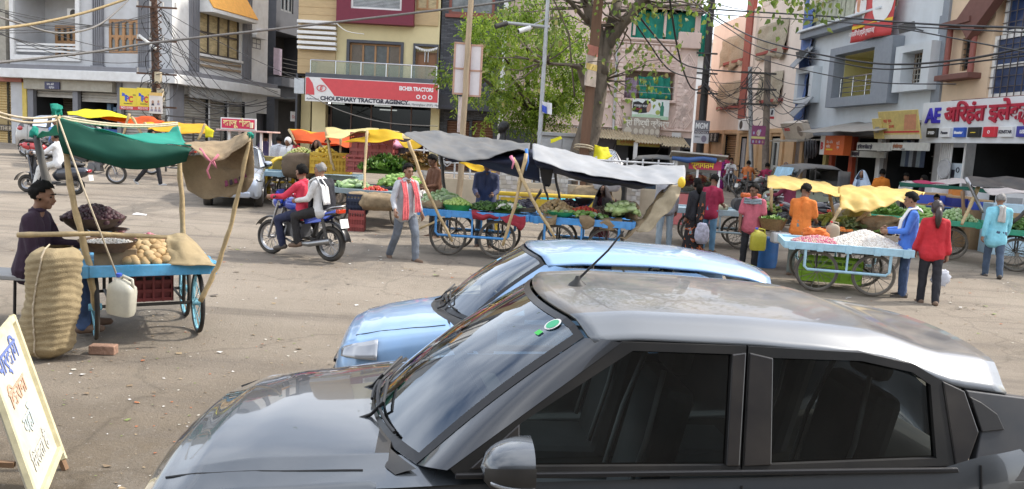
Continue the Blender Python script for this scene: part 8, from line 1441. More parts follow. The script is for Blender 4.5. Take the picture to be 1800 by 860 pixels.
# far-left stalls behind the green awning
cpg('yellow_awning', 'lemon yellow awning nearest the shuttered shops at the far left', 'awning', [[(117, 195, 30), (165, 193, 30), (225, 203, 29)], [(120, 203, 28), (165, 206, 28), (235, 208, 27.5)]], YGT, 20, 8, .03, 2); cpg('orange_awning', 'orange red awning strip between two yellow awnings at the left', 'awning', [[(170, 204, 29), (225, 205, 28.5), (270, 208, 28)], [(205, 216, 27.8), (235, 222, 27.5), (290, 214, 27.2)]], ORT, 20, 8, .04, 2); cpg('yellow_awning', 'golden awning behind the potato stall with a hanging yellow corner', 'awning', [[(250, 214, 27.5), (310, 215, 27.5), (360, 216, 27.5)], [(262, 226, 26.5), (315, 234, 26.3), (378, 234, 26.3)]], mat((.78, .44, .02), .7, var=.1, trans=.35), 24, 8, .03, 2); cpg('yellow_corner', 'bright yellow cloth corner hanging at the golden awning', 'cloth', [[(360, 222, 26.2), (376, 230, 26.2)], [(361, 241, 26.1), (374, 242, 26.1)]], YGT, 8, 6, .03, 3)
for lab, pts in (('left bamboo prop of the orange strip awning', [(228, 200, 27.6), (215, 240, 27.4)]), ('right bamboo prop of the orange strip awning', [(232, 206, 27.6), (252, 240, 27.4)]), ('dark prop under the golden awning', [(254, 216, 27), (268, 236, 26.9)]), ('bamboo prop slanting at the golden awning', [(361, 218, 26.4), (349, 246, 26.2)])): stick('stall_pole', lab, pts, .04, BAMBOO)
rk = thing('iron_rack', 'black iron rack frame standing behind the golden awning', 'rack', on(at(340, 250, 29.5).x, 29.5)); b = B(); h = at(340, 206, 29.5).z-rk.location.z
for x in (-1.0, 0, 1.0): b.bar((x, 0, 0), (x, 0, h), .06)
for z in (h*.45, h*.7, h): b.bar((-1.0, 0, z), (1.0, 0, z-.08), .05)
b.ob('frame', IRON, rk)
# juice cart
p = on(at(437, 270, 25.5).x, 25.5); jc = thing('juice_cart', 'white juice cart with slim posts and a red Hindi sign', 'cart', p, -.05); zt = at(435, 232, 25.5).z-p.z; b = B(); b.bx(-.75, .75, -.45, .45, .4, 1.0); b.ob('cabinet', mat((.5, .5, .5), .5, dust=.2), jc, bevel=.02)
for x in (-.45, .55):
    for y in (-.4, .4): b = B(); b.bx(x-.035, x+.035, y-.035, y+.035, 0, zt); b.ob('post', WHITE, jc)
b = B(); b.bx(-.80, .80, -.6, .6, zt, zt+.05); b.ob('roof', mat((.6, .4, .36), .6), jc, bevel=.01); b = B(); hb = .36; b.box((-.10, -.58, zt+.05+hb/2), (1.1, .06, hb)); b.ob('sign_frame', WHITE, jc); b = B(); b.box((-.10, -.615, zt+.05+hb/2), (1.02, .02, hb-.08)); sgn_ = b.ob('sign_face', mat((.6, .02, .08), .4, var=0), jc); lettering('काजू शेक', .25, mat((.85, .7, .3), .5, var=0), sgn_, (-.56, -.63, zt+.05+hb*.32), wide=.95, bold=.006); b = B(); b.lathe([(.045, 0), (.06, .17)], 12, (.33, -.65, zt+.12)); b.ob('printed_glass', mat((.8, .7, .5), .4, var=0), sgn_)
# snack kiosk, auto rickshaws, jeep
p = on(at(1222, 330, 22.5).x, 22.5); kk = thing('snack_kiosk', 'white glazed snack kiosk with tin roof and red Hindi sign', 'kiosk', p, -.15); zr = at(1225, 280, 22.5).z-p.z; b = B(); b.bx(-.6, .6, -.4, .4, 0, .85); b.ob('counter', mat((.45, .12, .12), .5, dust=.2), kk, bevel=.01)
for x in (-.58, 0, .58): b = B(); b.bx(x-.03, x+.03, -.42, -.36, .85, zr); b.ob('post', WHITE, kk)
b = B(); b.bx(-.6, .6, -.38, -.37, .9, zr-.35); b.ob('glazing', glass((.6, .62, .62), .08, key=6), kk); b = B(); b.bx(-.6, .6, .36, .4, .85, zr); b.bx(-.6, .6, -.35, .35, 1.2, 1.22); b.ob('back_panel', mat((.3, .28, .25), .6), kk); b = B(); b.box((0, 0, zr+.08), (1.5, 1.3, .04), (-.12, .04, 0)); b.ob('roof', mat((.4, .38, .34), .6, .2, dust=.4), kk); b = B(); b.bx(-.25, .62, -.45, -.42, zr-.27, zr-.03); sgn_ = b.ob('sign', mat((.45, .03, .08), .5), kk); lettering('स्वागतम', .2, YELINK, sgn_, (-.2, -.455, zr-.22), wide=.95, bold=.006); b = B(); b.tube([(-.72, -.6, zr), (-.3, -.64, zr-.04), (.1, -.62, zr+.03), (.45, -.6, zr-.01)], [.05, .08, .06, .08], 8); b.ob('rolled_sheet', mat((.03, .08, .22), .6), kk, smooth=60)
pile('fried_snack', 'golden fried snacks behind the kiosk glass', 'snacks', p+V((0, 0, 1.22)), .5, .25, .12, .05, CAR+YEL, 50, 'egg', False)
CANV = mat((.06, .065, .07), .8, var=.15, dust=.3); rickshaw('dark canvas auto rickshaw beside the snack kiosk', on(at(1150, 320, 25.5).x, 25.5), radians(-10), CANV, mat((.03, .06, .1), .5)); o = rickshaw('black topped auto rickshaw with a blue poster before the orange shop', on(at(1412, 330, 26).x, 26), radians(20), mat((.10, .10, .10), .7, dust=.3), mat((.25, .27, .2), .5, dust=.2))
b = B(); b.box((-1.02, -.2, 1.4), (.02, .8, .55), (0, .35, 0)); b.ob('poster', mat((.35, .55, .7), .5, var=.3, scale=6), o)
jp = dict(HB); jw = paint((.62, .63, .64), .1, .35, .2, 'j'); jp.update(paint=jw, roofpaint=jw, bumper=jw, panels=[(a, p_, jw if m is LBP else m, w_) for a, p_, m, w_ in HB['panels']]); car('white van parked behind the tree trunk past the island railing', on(at(1075, 320, 28).x, 28, .32), radians(100), jp, 'parked_van', 'van')
GPB = mat((.36, .58, .70), .5, var=.15, scale=9, dust=.2); c6 = on(5.60, 13.62); k6, q6 = cart('pale blue cart heaped with garlic and pink onions, tan spoked wheels', c6, -.22, 1.95, 1.15, .78, GPB, SPK, .345, .44, tyre=DTY)
pile('garlic', 'heap of white garlic bulbs on the pale blue cart', 'garlic', q6(.32, -.08, 0), .62, .50, .25, .022, GAR, 1500, 'ball', False, flat=1.2); pile('pink_onion', 'spread of small pink onions left of the garlic', 'onions', q6(-.42, -.16, 0), .42, .38, .10, .021, ON_+[mat((.5, .36, .28), .5)], 500, 'ball', False)
sack('orange_cloth', 'crumpled orange cloth on the pale blue cart', q6(-.42, .18, .05), (.42, .3, .18), mat((.62, .15, .02), .8), seed=20, amp=.3); can('beige jerrycan with red cap standing behind the onions', q6(-.12, .36, .02), mat((.34, .28, .2), .6, dust=.3), .75, 0, REDINK); crate('lime green crate under the pale blue garlic cart', q6(-.15, .05, -.66), -.22, (.95, .4, .38), mat((.25, .45, .03), .45, var=.1))
c7 = on(6.6, 15.9); k7, q7 = cart('cluttered vegetable cart under the torn yellow plastic roof', c7, -.1, 2.4, 1.2, .74, mat((.3, .25, .2), .7, dust=.3), SPK, .34, .55, False, tyre=DTY)
basket('cane_basket', 'round cane basket of greens left of the orange shirted man', at(1357, 402, 15)-V((0, 0, .02)), .26, .2, mat((.2, .12, .05), .8, var=.3, scale=30), .7); pile('leafy_greens', 'fresh green leaves in the round cane basket', 'greens', at(1358, 392, 15), .24, .24, .08, .05, G1, 70, 'leaf', False); basket('black_tub', 'black tub heaped with green chillies at the left of the cart', at(1347, 380, 16), .26, .16, BLACK, .7); pile('banana_pepper', 'light green chillies heaped in the black tub', 'chillies', at(1347, 372, 16), .25, .22, .12, .035, G3+G1, 60, 'long', False)
basket('carrot_basket', 'cane basket of carrots behind the garlic', at(1473, 416, 14.9)-V((0, 0, .02)), .30, .13, mat((.1, .07, .05), .8), .8); pile('carrot', 'orange carrot in the cane basket behind the garlic', 'carrot', at(1473, 411, 14.9)-V((0, 0, .02)), .27, .22, .10, .03, CAR, 44, 'long', True, 'carrots behind the garlic'); pile('bitter_gourd', 'upright yellow green gourd behind the orange shirted man', 'gourd', q7(-.35, .1, .14), .35, .25, .12, .06, [mat((.32, .34, .06), .5, var=.2), mat((.22, .28, .05), .5, var=.2)], 12, 'long', True, 'gourds behind the orange shirt'); pile('cabbage_leaf', 'loose cabbage leaves in the middle of the cluttered cart', 'leaves', q7(.05, 0, .06), .35, .3, .1, .1, G3, 50, 'leaf', False)
sack('jute_sack', 'crumpled jute sack in the middle of the cluttered cart', q7(.55, -.05, .02), (.9, .6, .36), JUTE, seed=22, amp=.35); sack('jute_sack', 'jute sack slumped over the right end of the cluttered cart', q7(1.05, -.35, -.08), (.5, .4, .42), JUTE, seed=23, amp=.35); sack('olive_sack', 'olive plastic sack right of the bamboo strut', q7(.22, .2, .08), (.5, .4, .4), mat((.25, .22, .04), .5), seed=24, amp=.3); pile('spring_onion', 'pale green spring onions at the right of the garlic', 'spring onions', q7(.72, -.42, .08), .3, .12, .06, .025, G1+G3, 40, 'long', False); o = tag(B().box(at(1372, 418, 14.8), (.32, .26, .2)).ob('white_scale', mat((.6, .6, .6), .4, .1, dust=.2), bevel=.03), 'white weighing scale left of the orange shirted man', 'scale'); sack('white_bag', 'white and blue plastic bag among the gourds', q7(.1, .45, .1), (.6, .4, .5), mat((.6, .62, .66), .4, trans=.2), seed=25)
TY = mat((.74, .53, .16), .6, var=.15, scale=3, trans=.3)
cpg('yellow_plastic_roof', 'crumpled yellow plastic roof over the left half of the cluttered cart', 'tarpaulin', [[(1350, 308, 16.6), (1412, 314, 16.6), (1476, 327, 16.4)], [(1349, 318, 15.9), (1412, 324, 15.7), (1476, 337, 15.5)], [(1349, 330, 15.3), (1412, 335, 15.1), (1476, 345, 14.9)]], TY, 40, 14, .02, 8); cpg('yellow_plastic_roof', 'larger yellow plastic sheet hanging over the right half of the cluttered cart', 'tarpaulin', [[(1474, 327, 16.2), (1545, 329, 16.2), (1626, 338, 15.8)], [(1476, 342, 15.2), (1545, 342, 15.2), (1622, 341, 15.4)], [(1476, 368, 14.8), (1530, 369, 14.8), (1580, 356, 15), (1618, 344, 15.3)]], TY, 44, 18, .022, 8)
for lab, pts in (('pale pole at the left end of the yellow plastic roof', [(1355, 330, 15.3), (1357, 372, 15.3)]), ('bamboo strut slanting behind the carrots', [(1477, 366, 14.8), (1456, 402, 14.7)]), ('thin grey pole under the yellow plastic roof', [(1459, 344, 15.4), (1466, 380, 15.6)]), ('bamboo stick slanting right under the yellow sheet', [(1530, 370, 15.5), (1502, 392, 15.7)]), ('dark stick reaching toward the man in the blue shirt', [(1586, 384, 15.8), (1545, 402, 15.6)])): stick('stall_pole', lab, pts, .028, BAMBOO)
b = B(); b.bar(at(1312, 378, 15.6), at(1368, 400, 15.1), .12, .1); tag(b.ob('red_board', mat((.45, .06, .05), .6)), 'short red board at the left of the cluttered cart', 'board'); can('yellow green jerrycan held by the boy in the pink shirt', at(1331, 440, 14.6), mat((.5, .45, .05), .4, trans=.2), .95, .1); b = B(); b.lathe([(.2, 0), (.22, .1), (.22, .5), (.2, .58), (.19, .58)], 20, on(4.95, 15.6)); tag(b.ob('blue_drum', mat((.04, .2, .55), .5, dust=.2), smooth=50), 'blue plastic drum standing left of the boy', 'drum')
# sugarcane press cart
c8 = on(4.62, 18.3); k8, q8 = cart('pale blue grey cart carrying a small engine press', c8, -.12, 2.4, 1.1, .82, mat((.38, .5, .55), .5, dust=.3), SPK, .34, .5, True, tyre=DTY); en = thing('engine_press', 'small dark engine with an orange tank on the grey cart', 'engine', q8(.72, 0, 0), 0); b = B(); b.bx(-.28, .28, -.2, .2, 0, .28); b.cyl((-.3, -.22, .16), (-.3, .1, .16), .14, n=16); b.ob('engine_block', mat((.04, .04, .045), .5, .3, dust=.2), en, bevel=.02); b = B(); b.bx(-.22, .18, -.16, .16, .30, .42); b.ob('tank', mat((.62, .12, .02), .4), en, bevel=.04); b = B(); b.tube([(-.3, 0, .3), (-.75, 0, .75)], .02); b.tube([(-.1, .1, .3), (-.1, .1, .9)], .02); b.ob('lever', IRON, en); sack('grain_sack', 'flat pale sack lying on the engine press cart', q8(-.1, -.1, -.02), (.6, .4, .2), mat((.45, .4, .28), .9), seed=30)
# right edge stall
c9 = on(9.55, 19.0); k9, q9 = cart('green skirted vegetable cart left of the man in turquoise', c9, radians(-28), 2.6, 1.2, .86, mat((.02, .30, .18), .6, dust=.15), SPK, .36, .7, False, tyre=DTY); c10 = on(11.6, 17.2); k10, q10 = cart('green skirted vegetable cart at the right edge', c10, radians(-28), 2.4, 1.2, .86, mat((.02, .30, .18), .6, dust=.15), SPK, .36, .7, False, tyre=DTY)
for i, (q, nm, x, m, kd, n) in enumerate(((q9, 'leafy_greens', -.75, G1, 'leaf', 110), (q9, 'green_bean', .0, G1, 'long', 120), (q9, 'guava', .75, G3, 'ball', 90), (q10, 'dark_cucumber', -.6, G2, 'long', 90), (q10, 'green_apple', .35, [mat((.38, .5, .1), .4), mat((.45, .55, .15), .4)], 'ball', 90))): pile(nm, ['leafy greens heaped at the left end of the green skirted cart', 'green beans heaped in the middle of the green skirted cart', 'pale guavas heaped at the right end of the green skirted cart', 'dark cucumbers on the right edge cart', 'light green apples on the right edge cart'][i], 'vegetables', q(x, -.1, .0), .42, .42, .24, .09 if kd == 'leaf' else .035 if kd == 'long' else .05, m, n, kd, False)
basket('blue_tub', 'dark blue tub with a scale on the green skirted cart', q9(.4, .35, .02), .3, .25, mat((.03, .08, .25), .5), .8); RGW = mat((.55, .5, .48), .6, trans=.25)
cpg('striped_awning', 'red and white cloth roof with green edges over the right carts', 'awning', [[(1588, 316, 20.5), (1630, 316, 20.6), (1690, 316, 20.4), (1728, 324, 20)], [(1582, 324, 19.8), (1640, 325, 19.6), (1690, 324, 19.4), (1740, 332, 19.2)]], RGW, 30, 8, .03, 3); cpg('red_stripe', 'crimson stripe across the striped awning', 'awning', [[(1604, 315.5, 20.5), (1634, 315.5, 20.6)], [(1618, 323.5, 19.7), (1662, 323.5, 19.55)]], mat((.45, .02, .1), .7, trans=.25), 10, 6, .03, 3); cpg('green_edge', 'green hem along the front of the striped awning', 'awning', [[(1580, 322, 19.8), (1640, 325, 19.55), (1740, 332, 19.1)], [(1581, 330, 19.75), (1640, 330, 19.5), (1745, 340, 19.05), (1760, 342, 19)]], GRN, 24, 5, .02, 3)
cpg('black_awning', 'sagging black tarpaulin roof at the right edge', 'tarpaulin', [[(1694, 311, 18.6), (1750, 313, 18.4), (1830, 316, 18)], [(1698, 318, 18), (1750, 325, 17.8), (1830, 330, 17.4)], [(1712, 326, 17.6), (1760, 332, 17.3), (1830, 338, 17)]], mat((.03, .03, .032), .55, dust=.2), 24, 10, .03, 3); cpg('white_awning', 'off white cloth roof below the black tarpaulin at the right edge', 'awning', [[(1726, 328, 17.6), (1830, 336, 17)], [(1740, 340, 17), (1830, 342, 16.5)]], RGW, 14, 6, .03, 3)
for lab, pts, m in (('grey pole slanting behind the man in turquoise', [(1698, 312, 17.8), (1728, 375, 17.6)], STEEL), ('bamboo pole crossing the grey slanted pole', [(1720, 328, 17.8), (1700, 375, 17.6), (1690, 395, 17.5)], BAMBOO), ('upright brown pole in front of the green skirted cart', [(1692, 336, 18), (1694, 380, 17.9)], WOOD), ('dark pole slanting at the right edge', [(1805, 370, 16.5), (1780, 392, 16.6)], IRON)): stick('stall_pole', lab, pts, .035, m)
# cartons and appliances in front of the electronics shop
CARD = mat((.36, .24, .13), .85, var=.12, dust=.15); WB = mat((.66, .67, .68), .4, var=.05, dust=.1); LB2 = mat((.42, .58, .68), .5, var=.08)
def carton(name, lab, u0, v0, u1, v1, d, m, band=None, dp=.6, cat='carton'):
    a, c = at((u0+u1)/2, v1, d), at((u0+u1)/2, v0, d); w_ = (at(u1, v1, d)-at(u0, v1, d)).length; z = gz(a.x, d); o = thing(name, lab, cat, V((a.x, d+dp/2, z)), -.15); b = B(); b.bx(-w_/2, w_/2, -dp/2, dp/2, 0, c.z-z); b.ob('box', m, o, bevel=.01)
    if band: b = B(); h = c.z-z; b.bx(-w_/2-.004, w_/2+.004, -dp/2-.004, dp/2+.004, h-(c.z-a.z)*.55, h-(c.z-a.z)*.1); b.ob('printed_band', band, o)
    return o, w_, c.z-z, dp/2
carton('carton', 'brown carton with blue band behind the boy of the right cart', 1618, 340, 1672, 375, 21.5, CARD, BLUEINK); carton('carton', 'brown carton with dark blue band in the middle of the row', 1674, 346, 1712, 380, 21, CARD, mat((.02, .03, .2), .6)); carton('carton', 'low brown carton with white and blue band behind the scale', 1712, 352, 1745, 385, 20.6, CARD, BLUEINK); o, w_, h, d = carton('air_cooler', 'white air cooler with louvres behind the striped awning', 1712, 338, 1738, 372, 22.5, WB, None, .6, 'cooler'); patch(o, 'louvre', [(-.1, h-.75), (.3, h-.75), (.3, h-.3), (-.1, h-.3)], mat((.25, .26, .27), .5), d); o, w_, h, d = carton('air_cooler', 'white air cooler with round grille at the right edge', 1768, 340, 1800, 372, 21.5, WB, None, .6, 'cooler'); patch(o, 'louvre', [(-w_*.4, h-.6), (w_*.4, h-.6), (w_*.4, h-.12), (-w_*.4, h-.12)], mat((.3, .31, .32), .5), d); carton('washing_machine', 'white machine half hidden behind the striped awning', 1640, 328, 1672, 350, 23.5, WB, None, .6, 'appliance'); o, w_, h, d = carton('appliance_carton', 'pale blue carton with a window patch at the right edge', 1748, 360, 1815, 392, 19.8, LB2); patch(o, 'patch', [(-w_*.2, h-.5), (w_*.3, h-.5), (w_*.3, h-.2), (-w_*.2, h-.2)], CARD, d); o, w_, h, d = carton('appliance_carton', 'white carton printed with a blue circle behind the yellow sheet', 1533, 364, 1585, 404, 19.5, mat((.6, .66, .7), .5), None, .6); patch(o, 'blue_circle', ell(-w_*.25, h*.62, .17, .17), mat((.06, .3, .5), .5), d); patch(o, 'printed_panel', [(w_*.05, h*.35), (w_*.42, h*.35), (w_*.42, h*.85), (w_*.05, h*.85)], mat((.5, .58, .64), .5), d); carton('orange_grille', 'bright orange slatted panel among the appliances', 1675, 331, 1692, 344, 23, mat((.6, .2, .03), .5), None, .3, 'panel')
def pp(lab, u, d, rz, pose, shirt=None, pants=None, **k):
    x = at(u, 430, d).x if 'v' not in k else at(u, k.pop('v'), d).x
    return person(lab, on(x, d), radians(rz), pose, cl(shirt) if isinstance(shirt, tuple) else shirt, cl(pants) if isinstance(pants, tuple) else pants, **({'feet': CHAP} | k))
def floral():
    m = mat((.02, .018, .02), .8, key='fl'); n = m.node_tree; r = next(x for x in n.nodes if x.type == 'VALTORGB').color_ramp; r.interpolation = 'CONSTANT'; r.elements[1].position = .56; r.elements[1].color = (.55, .13, .03, 1)
    if len(r.elements) < 3: e = r.elements.new(.62); e.color = (.05, .4, .5, 1); e = r.elements.new(.4); e.color = (.02, .018, .02, 1)
    return m
def rider(bike, x, lab, pose, shirt, pants, **k):
    a = bike.rotation_euler[2]; return person(lab, bike.location+V((x*cos(a), x*sin(a), 0)), a+pi/2, pose, cl(shirt), cl(pants), **({'feet': SHOE, 'hemz': -.03} | k))
a, c = g(475, 445), g(582, 462); mb = motorbike('blue and black motorcycle carrying two men toward the left', (a+c)/2, atan2(a.y-c.y, a.x-c.x)+pi, (.02, .07, .5))
rider(mb, .10, 'young man in a pink red shirt driving the blue motorcycle', RIDE | dict(lean=.12), (.62, .04, .08), (.02, .025, .06), skin=1)
o, Hh, T = rider(mb, .46, 'grey haired man in a white shirt and black vest riding pillion', dict(la=[(-.15, .55, -1), (.1, 1, -.1)], ra=[(.15, .5, -1), (-.1, 1, -.2)], ll=[(-.45, 1, -.3), (.1, -.1, -1)], rl=[(.45, 1, -.3), (-.1, -.1, -1)], seat=.86, lean=.08), (.62, .61, .6), (.02, .018, .018), skin=1, hair='thin', hairm=GREYH, feet=CHAP)
VB = cl((.02, .02, .026)); drape(o, [T(0, -.13, .0), T(0, -.145, .2), T(0, -.13, .4), T(0, -.07, .5)], VB, .15, 'vest_back', ax=(1, 0, 0)); drape(o, [T(-.11, .06, .5), T(-.115, .125, .35), T(-.11, .15, .0)], VB, .06, 'vest_front', ax=(1, 0, 0)); drape(o, [T(-.10, .14, .25), T(-.12, .1, .46), T(-.12, -.03, .53), T(-.11, -.15, .36), T(-.10, -.17, .08)], WHITE, .075, 'towel', ax=(1, 0, 0))
p = g(710, 457); o, Hh, T = person('man walking with a red checked scarf over a grey white shirt', p, radians(-140), WALK | dict(la=[(-.3, -.1, -1), (-.15, .35, -1)], ra=[(.35, .1, -1), (.2, .6, -.7)], hp=.2), cl((.44, .45, .47)), GREYJ, 1, feet=CHAP, sleeve=.75)
RSC = mat((.62, .13, .14), .9, var=.3, scale=25, bump=.3)
for s_ in (-1, 1): drape(o, [T(s_*.02, -.10, .50), T(s_*.085, -.05, .52), T(s_*.10, .07, .45), T(s_*.11, .155, .25), T(s_*.12, .185, 0), T(s_*.12, .18, -.18 if s_ > 0 else -.05)], RSC, .062, 'scarf', ax=(1, .2, 0))
a, c = g(48, 338), g(135, 343); sc1 = scooter('dark blue scooter ridden left across the square', (a+c)/2, atan2(a.y-c.y, a.x-c.x)+pi, (.015, .02, .035)); rider(sc1, .2, 'man in white clothes riding the dark scooter', RIDE | dict(ll=[(-.2, 1, -.3), (0, .3, -1)], rl=[(.2, 1, -.3), (0, .3, -1)]), (.66, .66, .66), (.6, .6, .58))
p = g(265, 325); person('man in black trousers and white soled shoes striding behind the green awning', p, radians(-92), WALK | dict(ll=[(0, .5, -1), (0, .15, -1)], rl=[(0, -.3, -1), (0, -.8, -1)]), cl((.05, .05, .06)), DARKT, 0, feet=mat((.5, .5, .5), .5))
motorbike('parked black motorcycle behind the dark scooter', g(165, 322), radians(188), (.02, .02, .025)); motorbike('black motorcycle parked beside the man in the white head scarf', g(478, 307), radians(60), (.02, .02, .02)); scooter('red scooter parked at the far left edge', on(-17.6, 30.5), radians(200), (.45, .02, .03)); mb = motorbike('dark motorcycle by the red scooter at the far left', on(-18.0, 31.6), radians(150), (.03, .03, .03)); rider(mb, .1, 'rider with a blue bag on the dark motorcycle at the far left', RIDE, (.1, .2, .45), (.05, .05, .06)); motorbike('motorcycle parked against the shutters behind the walking man', on(at(300, 295, 28).x, 28), radians(10), (.2, .02, .02))
pp('purple shirted man standing by the juice cart', 464, 26, 20, STAND, (.07, .06, .14), (.03, .03, .05)); pp('man in a checked pale shirt with back turned by the juice cart', 487, 24.3, 10, STAND, mat((.5, .52, .55), .9, var=.3, scale=40), (.08, .06, .05)); o, Hh, T = pp('man in white with a white cloth wrapped round his head', 503, 23.3, 170, STAND, (.66, .66, .68), (.6, .6, .62), hair=None); b = B(); b.ball(Hh(0, -.025, .035), (.10, .105, .115), 16, 10); b.ob('head_wrap', WHITE, o, smooth=180); drape(o, [T(-.06, .0, .56), T(-.09, .12, .42), T(-.08, .16, .1)], WHITE, .07, 'head_cloth_end', ax=(1, 0, 0))
pp('person in a red top half hidden behind the man in white', 517, 24.5, 160, STAND, (.55, .03, .07), (.4, .2, .05)); pp('woman in a dark brown shawl behind the yellow crates', 553, 22.7, 175, STAND, (.1, .05, .04), saree=cl((.075, .045, .035)), hair=None, female=1, sc=1.0); pp('person in dark blue behind the woman in the brown shawl', 572, 23.6, 160, STAND, (.04, .04, .1), DARKT)
pp('vendor in a brown shirt looking down behind the left blue cart', 762, 16.9, 125, COUNTER | dict(hp=.5), (.12, .05, .025), DARKT, skin=0, sc=1.02); pp('vendor in a navy shirt sorting greens behind the left blue cart', 850, 16.0, 178, COUNTER | dict(hp=.55), (.055, .065, .13), (.08, .09, .1), skin=0, sc=1.04)
pp('woman in a dark maroon shawl seated behind the ginger heap', 1055, 16.1, 150, STAND | dict(hp=.5), (.1, .02, .03), saree=cl((.09, .012, .02)), scarf=cl((.03, .022, .022)), hair=None, female=1, sc=.80)
pp('person in light jeans standing behind the sacking flap', 1166, 17.3, 10, STAND, (.3, .3, .32), cl((.32, .4, .46)), feet=SHOE); o, Hh, T = pp('woman in a black floral sari seen from behind', 1218, 16.9, 25, STAND, (.02, .02, .025), saree=floral(), hair='long', female=1, sc=.92, scarf='none')
drape(o, [T(.1, .12, .1), T(.13, .1, .44), T(.10, -.1, .47), T(.04, -.16, .2), T(.0, -.16, -.25)], floral(), .10, 'sari_end', ax=(1, .2, 0))
pp('man in a maroon shirt beside the woman in the floral sari', 1243, 17.3, -40, COUNTER, (.32, .02, .06), cl((.12, .25, .38)), sleeve=.5, sc=.97); sack('printed_bag', 'white printed carry bag beside the floral sari', at(1234, 412, 16.7)-V((0, 0, .2)), (.3, .12, .46), mat((.5, .5, .6), .6, var=.4, scale=14), seed=40)
o, Hh, T = pp('boy in a pink and grey shirt holding a yellow jerrycan', 1318, 15.2, 150, STAND | dict(ra=[(.15, .2, -1), (-.1, .4, -1)], hp=.25, hy=-.5), (.5, .12, .16), DARKT, sleeve=.5, sc=.95, skin=0); drape(o, [T(-.17, .07, .44), T(0, .115, .42), T(.17, .07, .44)], mat((.25, .3, .33), .9, var=.3, scale=20), .05, 'shirt_yoke')
pp('vendor in an orange shirt with back turned behind the garlic cart', 1404, 14.75, -40, COUNTER | dict(hp=.4, hy=-.3), (.66, .18, .03), (.18, .2, .18), sleeve=.5, skin=0)
o, Hh, T = person('man in a bright blue shirt and jeans buying at the garlic cart', g(1586, 521), radians(72), STAND | dict(la=[(-.12, .3, -1), (.15, 1, -.1)], ra=[(.12, .2, -1), (-.1, 1, -.05)], hp=.3, ll=[(-.08, .12, -1), (0, -.06, -1)]), cl((.07, .19, .62)), JEANS, 1, feet=SHOE, girth=1.12, hemz=-.13, sc=1.02); drape(o, [T(-.10, .17, .08), T(-.11, .155, .3), T(-.10, .06, .5), T(-.06, -.08, .53), T(.02, -.11, .5)], WHITE, .07, 'towel', ax=(1, .1, 0)); b = B(); b.tube([T(.145*cos(t*.35), .145*sin(t*.35), .0) for t in range(19)], .018, 6); b.ob('belt', mat((.12, .05, .03), .5), o)
o, Hh, T = person('woman in a red bell sleeved top seen from behind with a ponytail', g(1628, 533), radians(-12), WALK | dict(ll=[(0, .12, -1), (0, -.02, -1)], rl=[(.02, -.1, -1), (0, -.22, -1)], la=[(-.2, .1, -1), (0, .5, -1)], ra=[(.16, 0, -1), (.1, .12, -1)]), cl((.48, .02, .03)), cl((.018, .018, .024)), 1, feet=CHAP, hair='tail', female=1, bell=.035, sleeve=.75, sc=.97, hairm=mat((.035, .022, .018), .4))
sack('carrier_bag', 'thin white carrier bag hanging from the hand of the woman in red', at(1653, 492, 12.85)-V((0, 0, .10)), (.26, .16, .28), mat((.66, .68, .74), .35, trans=.3), seed=41, amp=.3)
o, Hh, T = person('elderly man in a turquoise shirt walking away on the right', g(1742, 487), radians(-15), WALK | dict(ll=[(0, .25, -1), (0, 0, -1)], rl=[(0, -.15, -1), (0, -.35, -1)]), cl((.22, .55, .66)), cl((.06, .09, .14)), 1, feet=SHOE, hair='thin', hairm=GREYH, hemz=-.2); drape(o, [T(-.02, .03, .53), T(.02, -.10, .5), T(.02, -.15, .36), T(.01, -.16, .2)], mat((.45, .43, .4), .9), .06, 'shoulder_cloth', ax=(1, 0, 0))
pp('boy in a peach shirt sitting behind the green skirted cart', 1637, 20.6, 150, COUNTER, (.5, .22, .1), DARKT, sc=.8, skin=0, sleeve=.5)
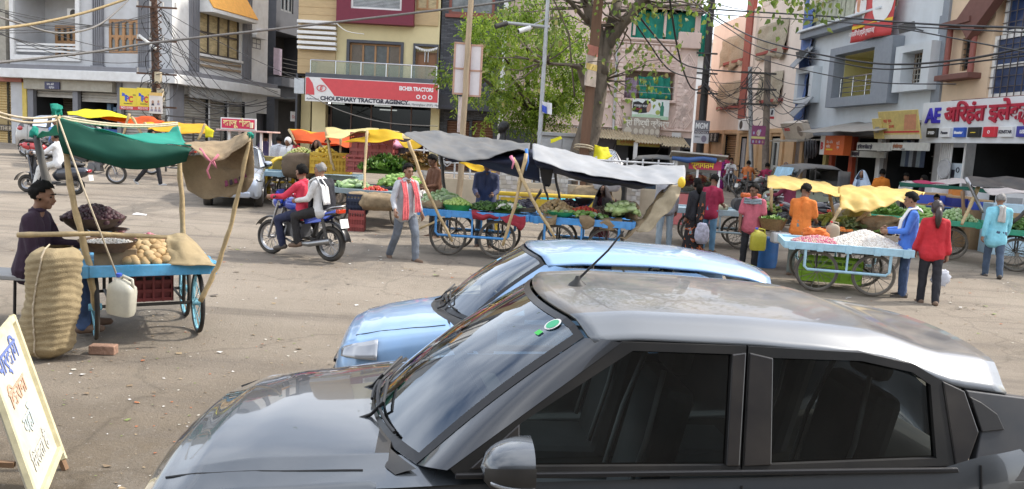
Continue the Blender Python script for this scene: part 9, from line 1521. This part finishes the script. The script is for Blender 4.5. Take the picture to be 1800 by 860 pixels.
for i, (u, d, rz, lab, col) in enumerate(((1432, 20.2, 150, 'black motorcycle parked left in the row behind the yellow roof', (.02, .02, .03)), (1478, 19.8, 165, 'red trimmed motorcycle parked mid row behind the yellow roof', (.3, .02, .02)), (1515, 19.6, 185, 'black motorcycle at the right end of the row by the white carton', (.02, .02, .02)))): motorbike(lab, on(at(u, 380, d).x, d), radians(rz), col)
for u, d, rz, lab, l2, col in ((1283, 38, 80, 'motorcycle ridden toward the viewer in the far street', 'man in white riding toward the viewer in the far street', (.6, .58, .58)), (1314, 35, -110, 'motorcycle seen from behind below the portrait poster', 'man in an orange shirt on a motorcycle below the portrait poster', (.55, .17, .05)), (1347, 33, -95, 'motorcycle seen from behind beside the brown street pole', 'man in a maroon shirt on a motorcycle beside the brown pole', (.3, .02, .07)), (1388, 21.5, -60, 'motorcycle half hidden behind the yellow roof', 'rider in a dark maroon shirt behind the orange shirted vendor', (.16, .02, .05))):
    mb = motorbike(lab, on(at(u, 310, d).x, d), radians(rz), (.05, .02, .03)); rider(mb, .1, l2, RIDE, col, (.2, .2, .22))
motorbike('grey motorcycle parked between the two far riders', on(at(1330, 310, 32).x, 32), radians(200), (.2, .2, .2))
pp('woman in a magenta shawl walking in the far street', 1253, 39, 150, STAND, (.3, .03, .2), saree=cl((.32, .03, .24)), hair=None, female=1); pp('woman in crimson beside the magenta shawl in the far street', 1267, 40, 160, STAND, (.4, .03, .1), (.35, .03, .1), hair='long', female=1)
pp('person with a pale blue cloth round the head and sunglasses', 1503, 25, 130, STAND, (.35, .45, .6), saree=cl((.45, .55, .68)), hair=None, sc=1.02); pp('man in an orange shirt with a bag at the shop steps', 1537, 27, -35, WALK, (.66, .2, .02), (.05, .05, .06), sc=1.05); pp('shopkeeper in a white shirt inside the clothes shop', 1583, 26.2, 120, COUNTER, (.6, .6, .58), DARKT); pp('woman in dark clothes standing at the clothes shop counter', 1612, 24.6, 40, STAND, (.06, .03, .05), (.08, .03, .06), hair='long', female=1); pp('bald man in a white shirt by the carved doors', 1368, 31, 160, STAND, (.6, .6, .6), (.3, .3, .3), hair='thin', hairm=GREYH)
D.scenes.remove(TS)
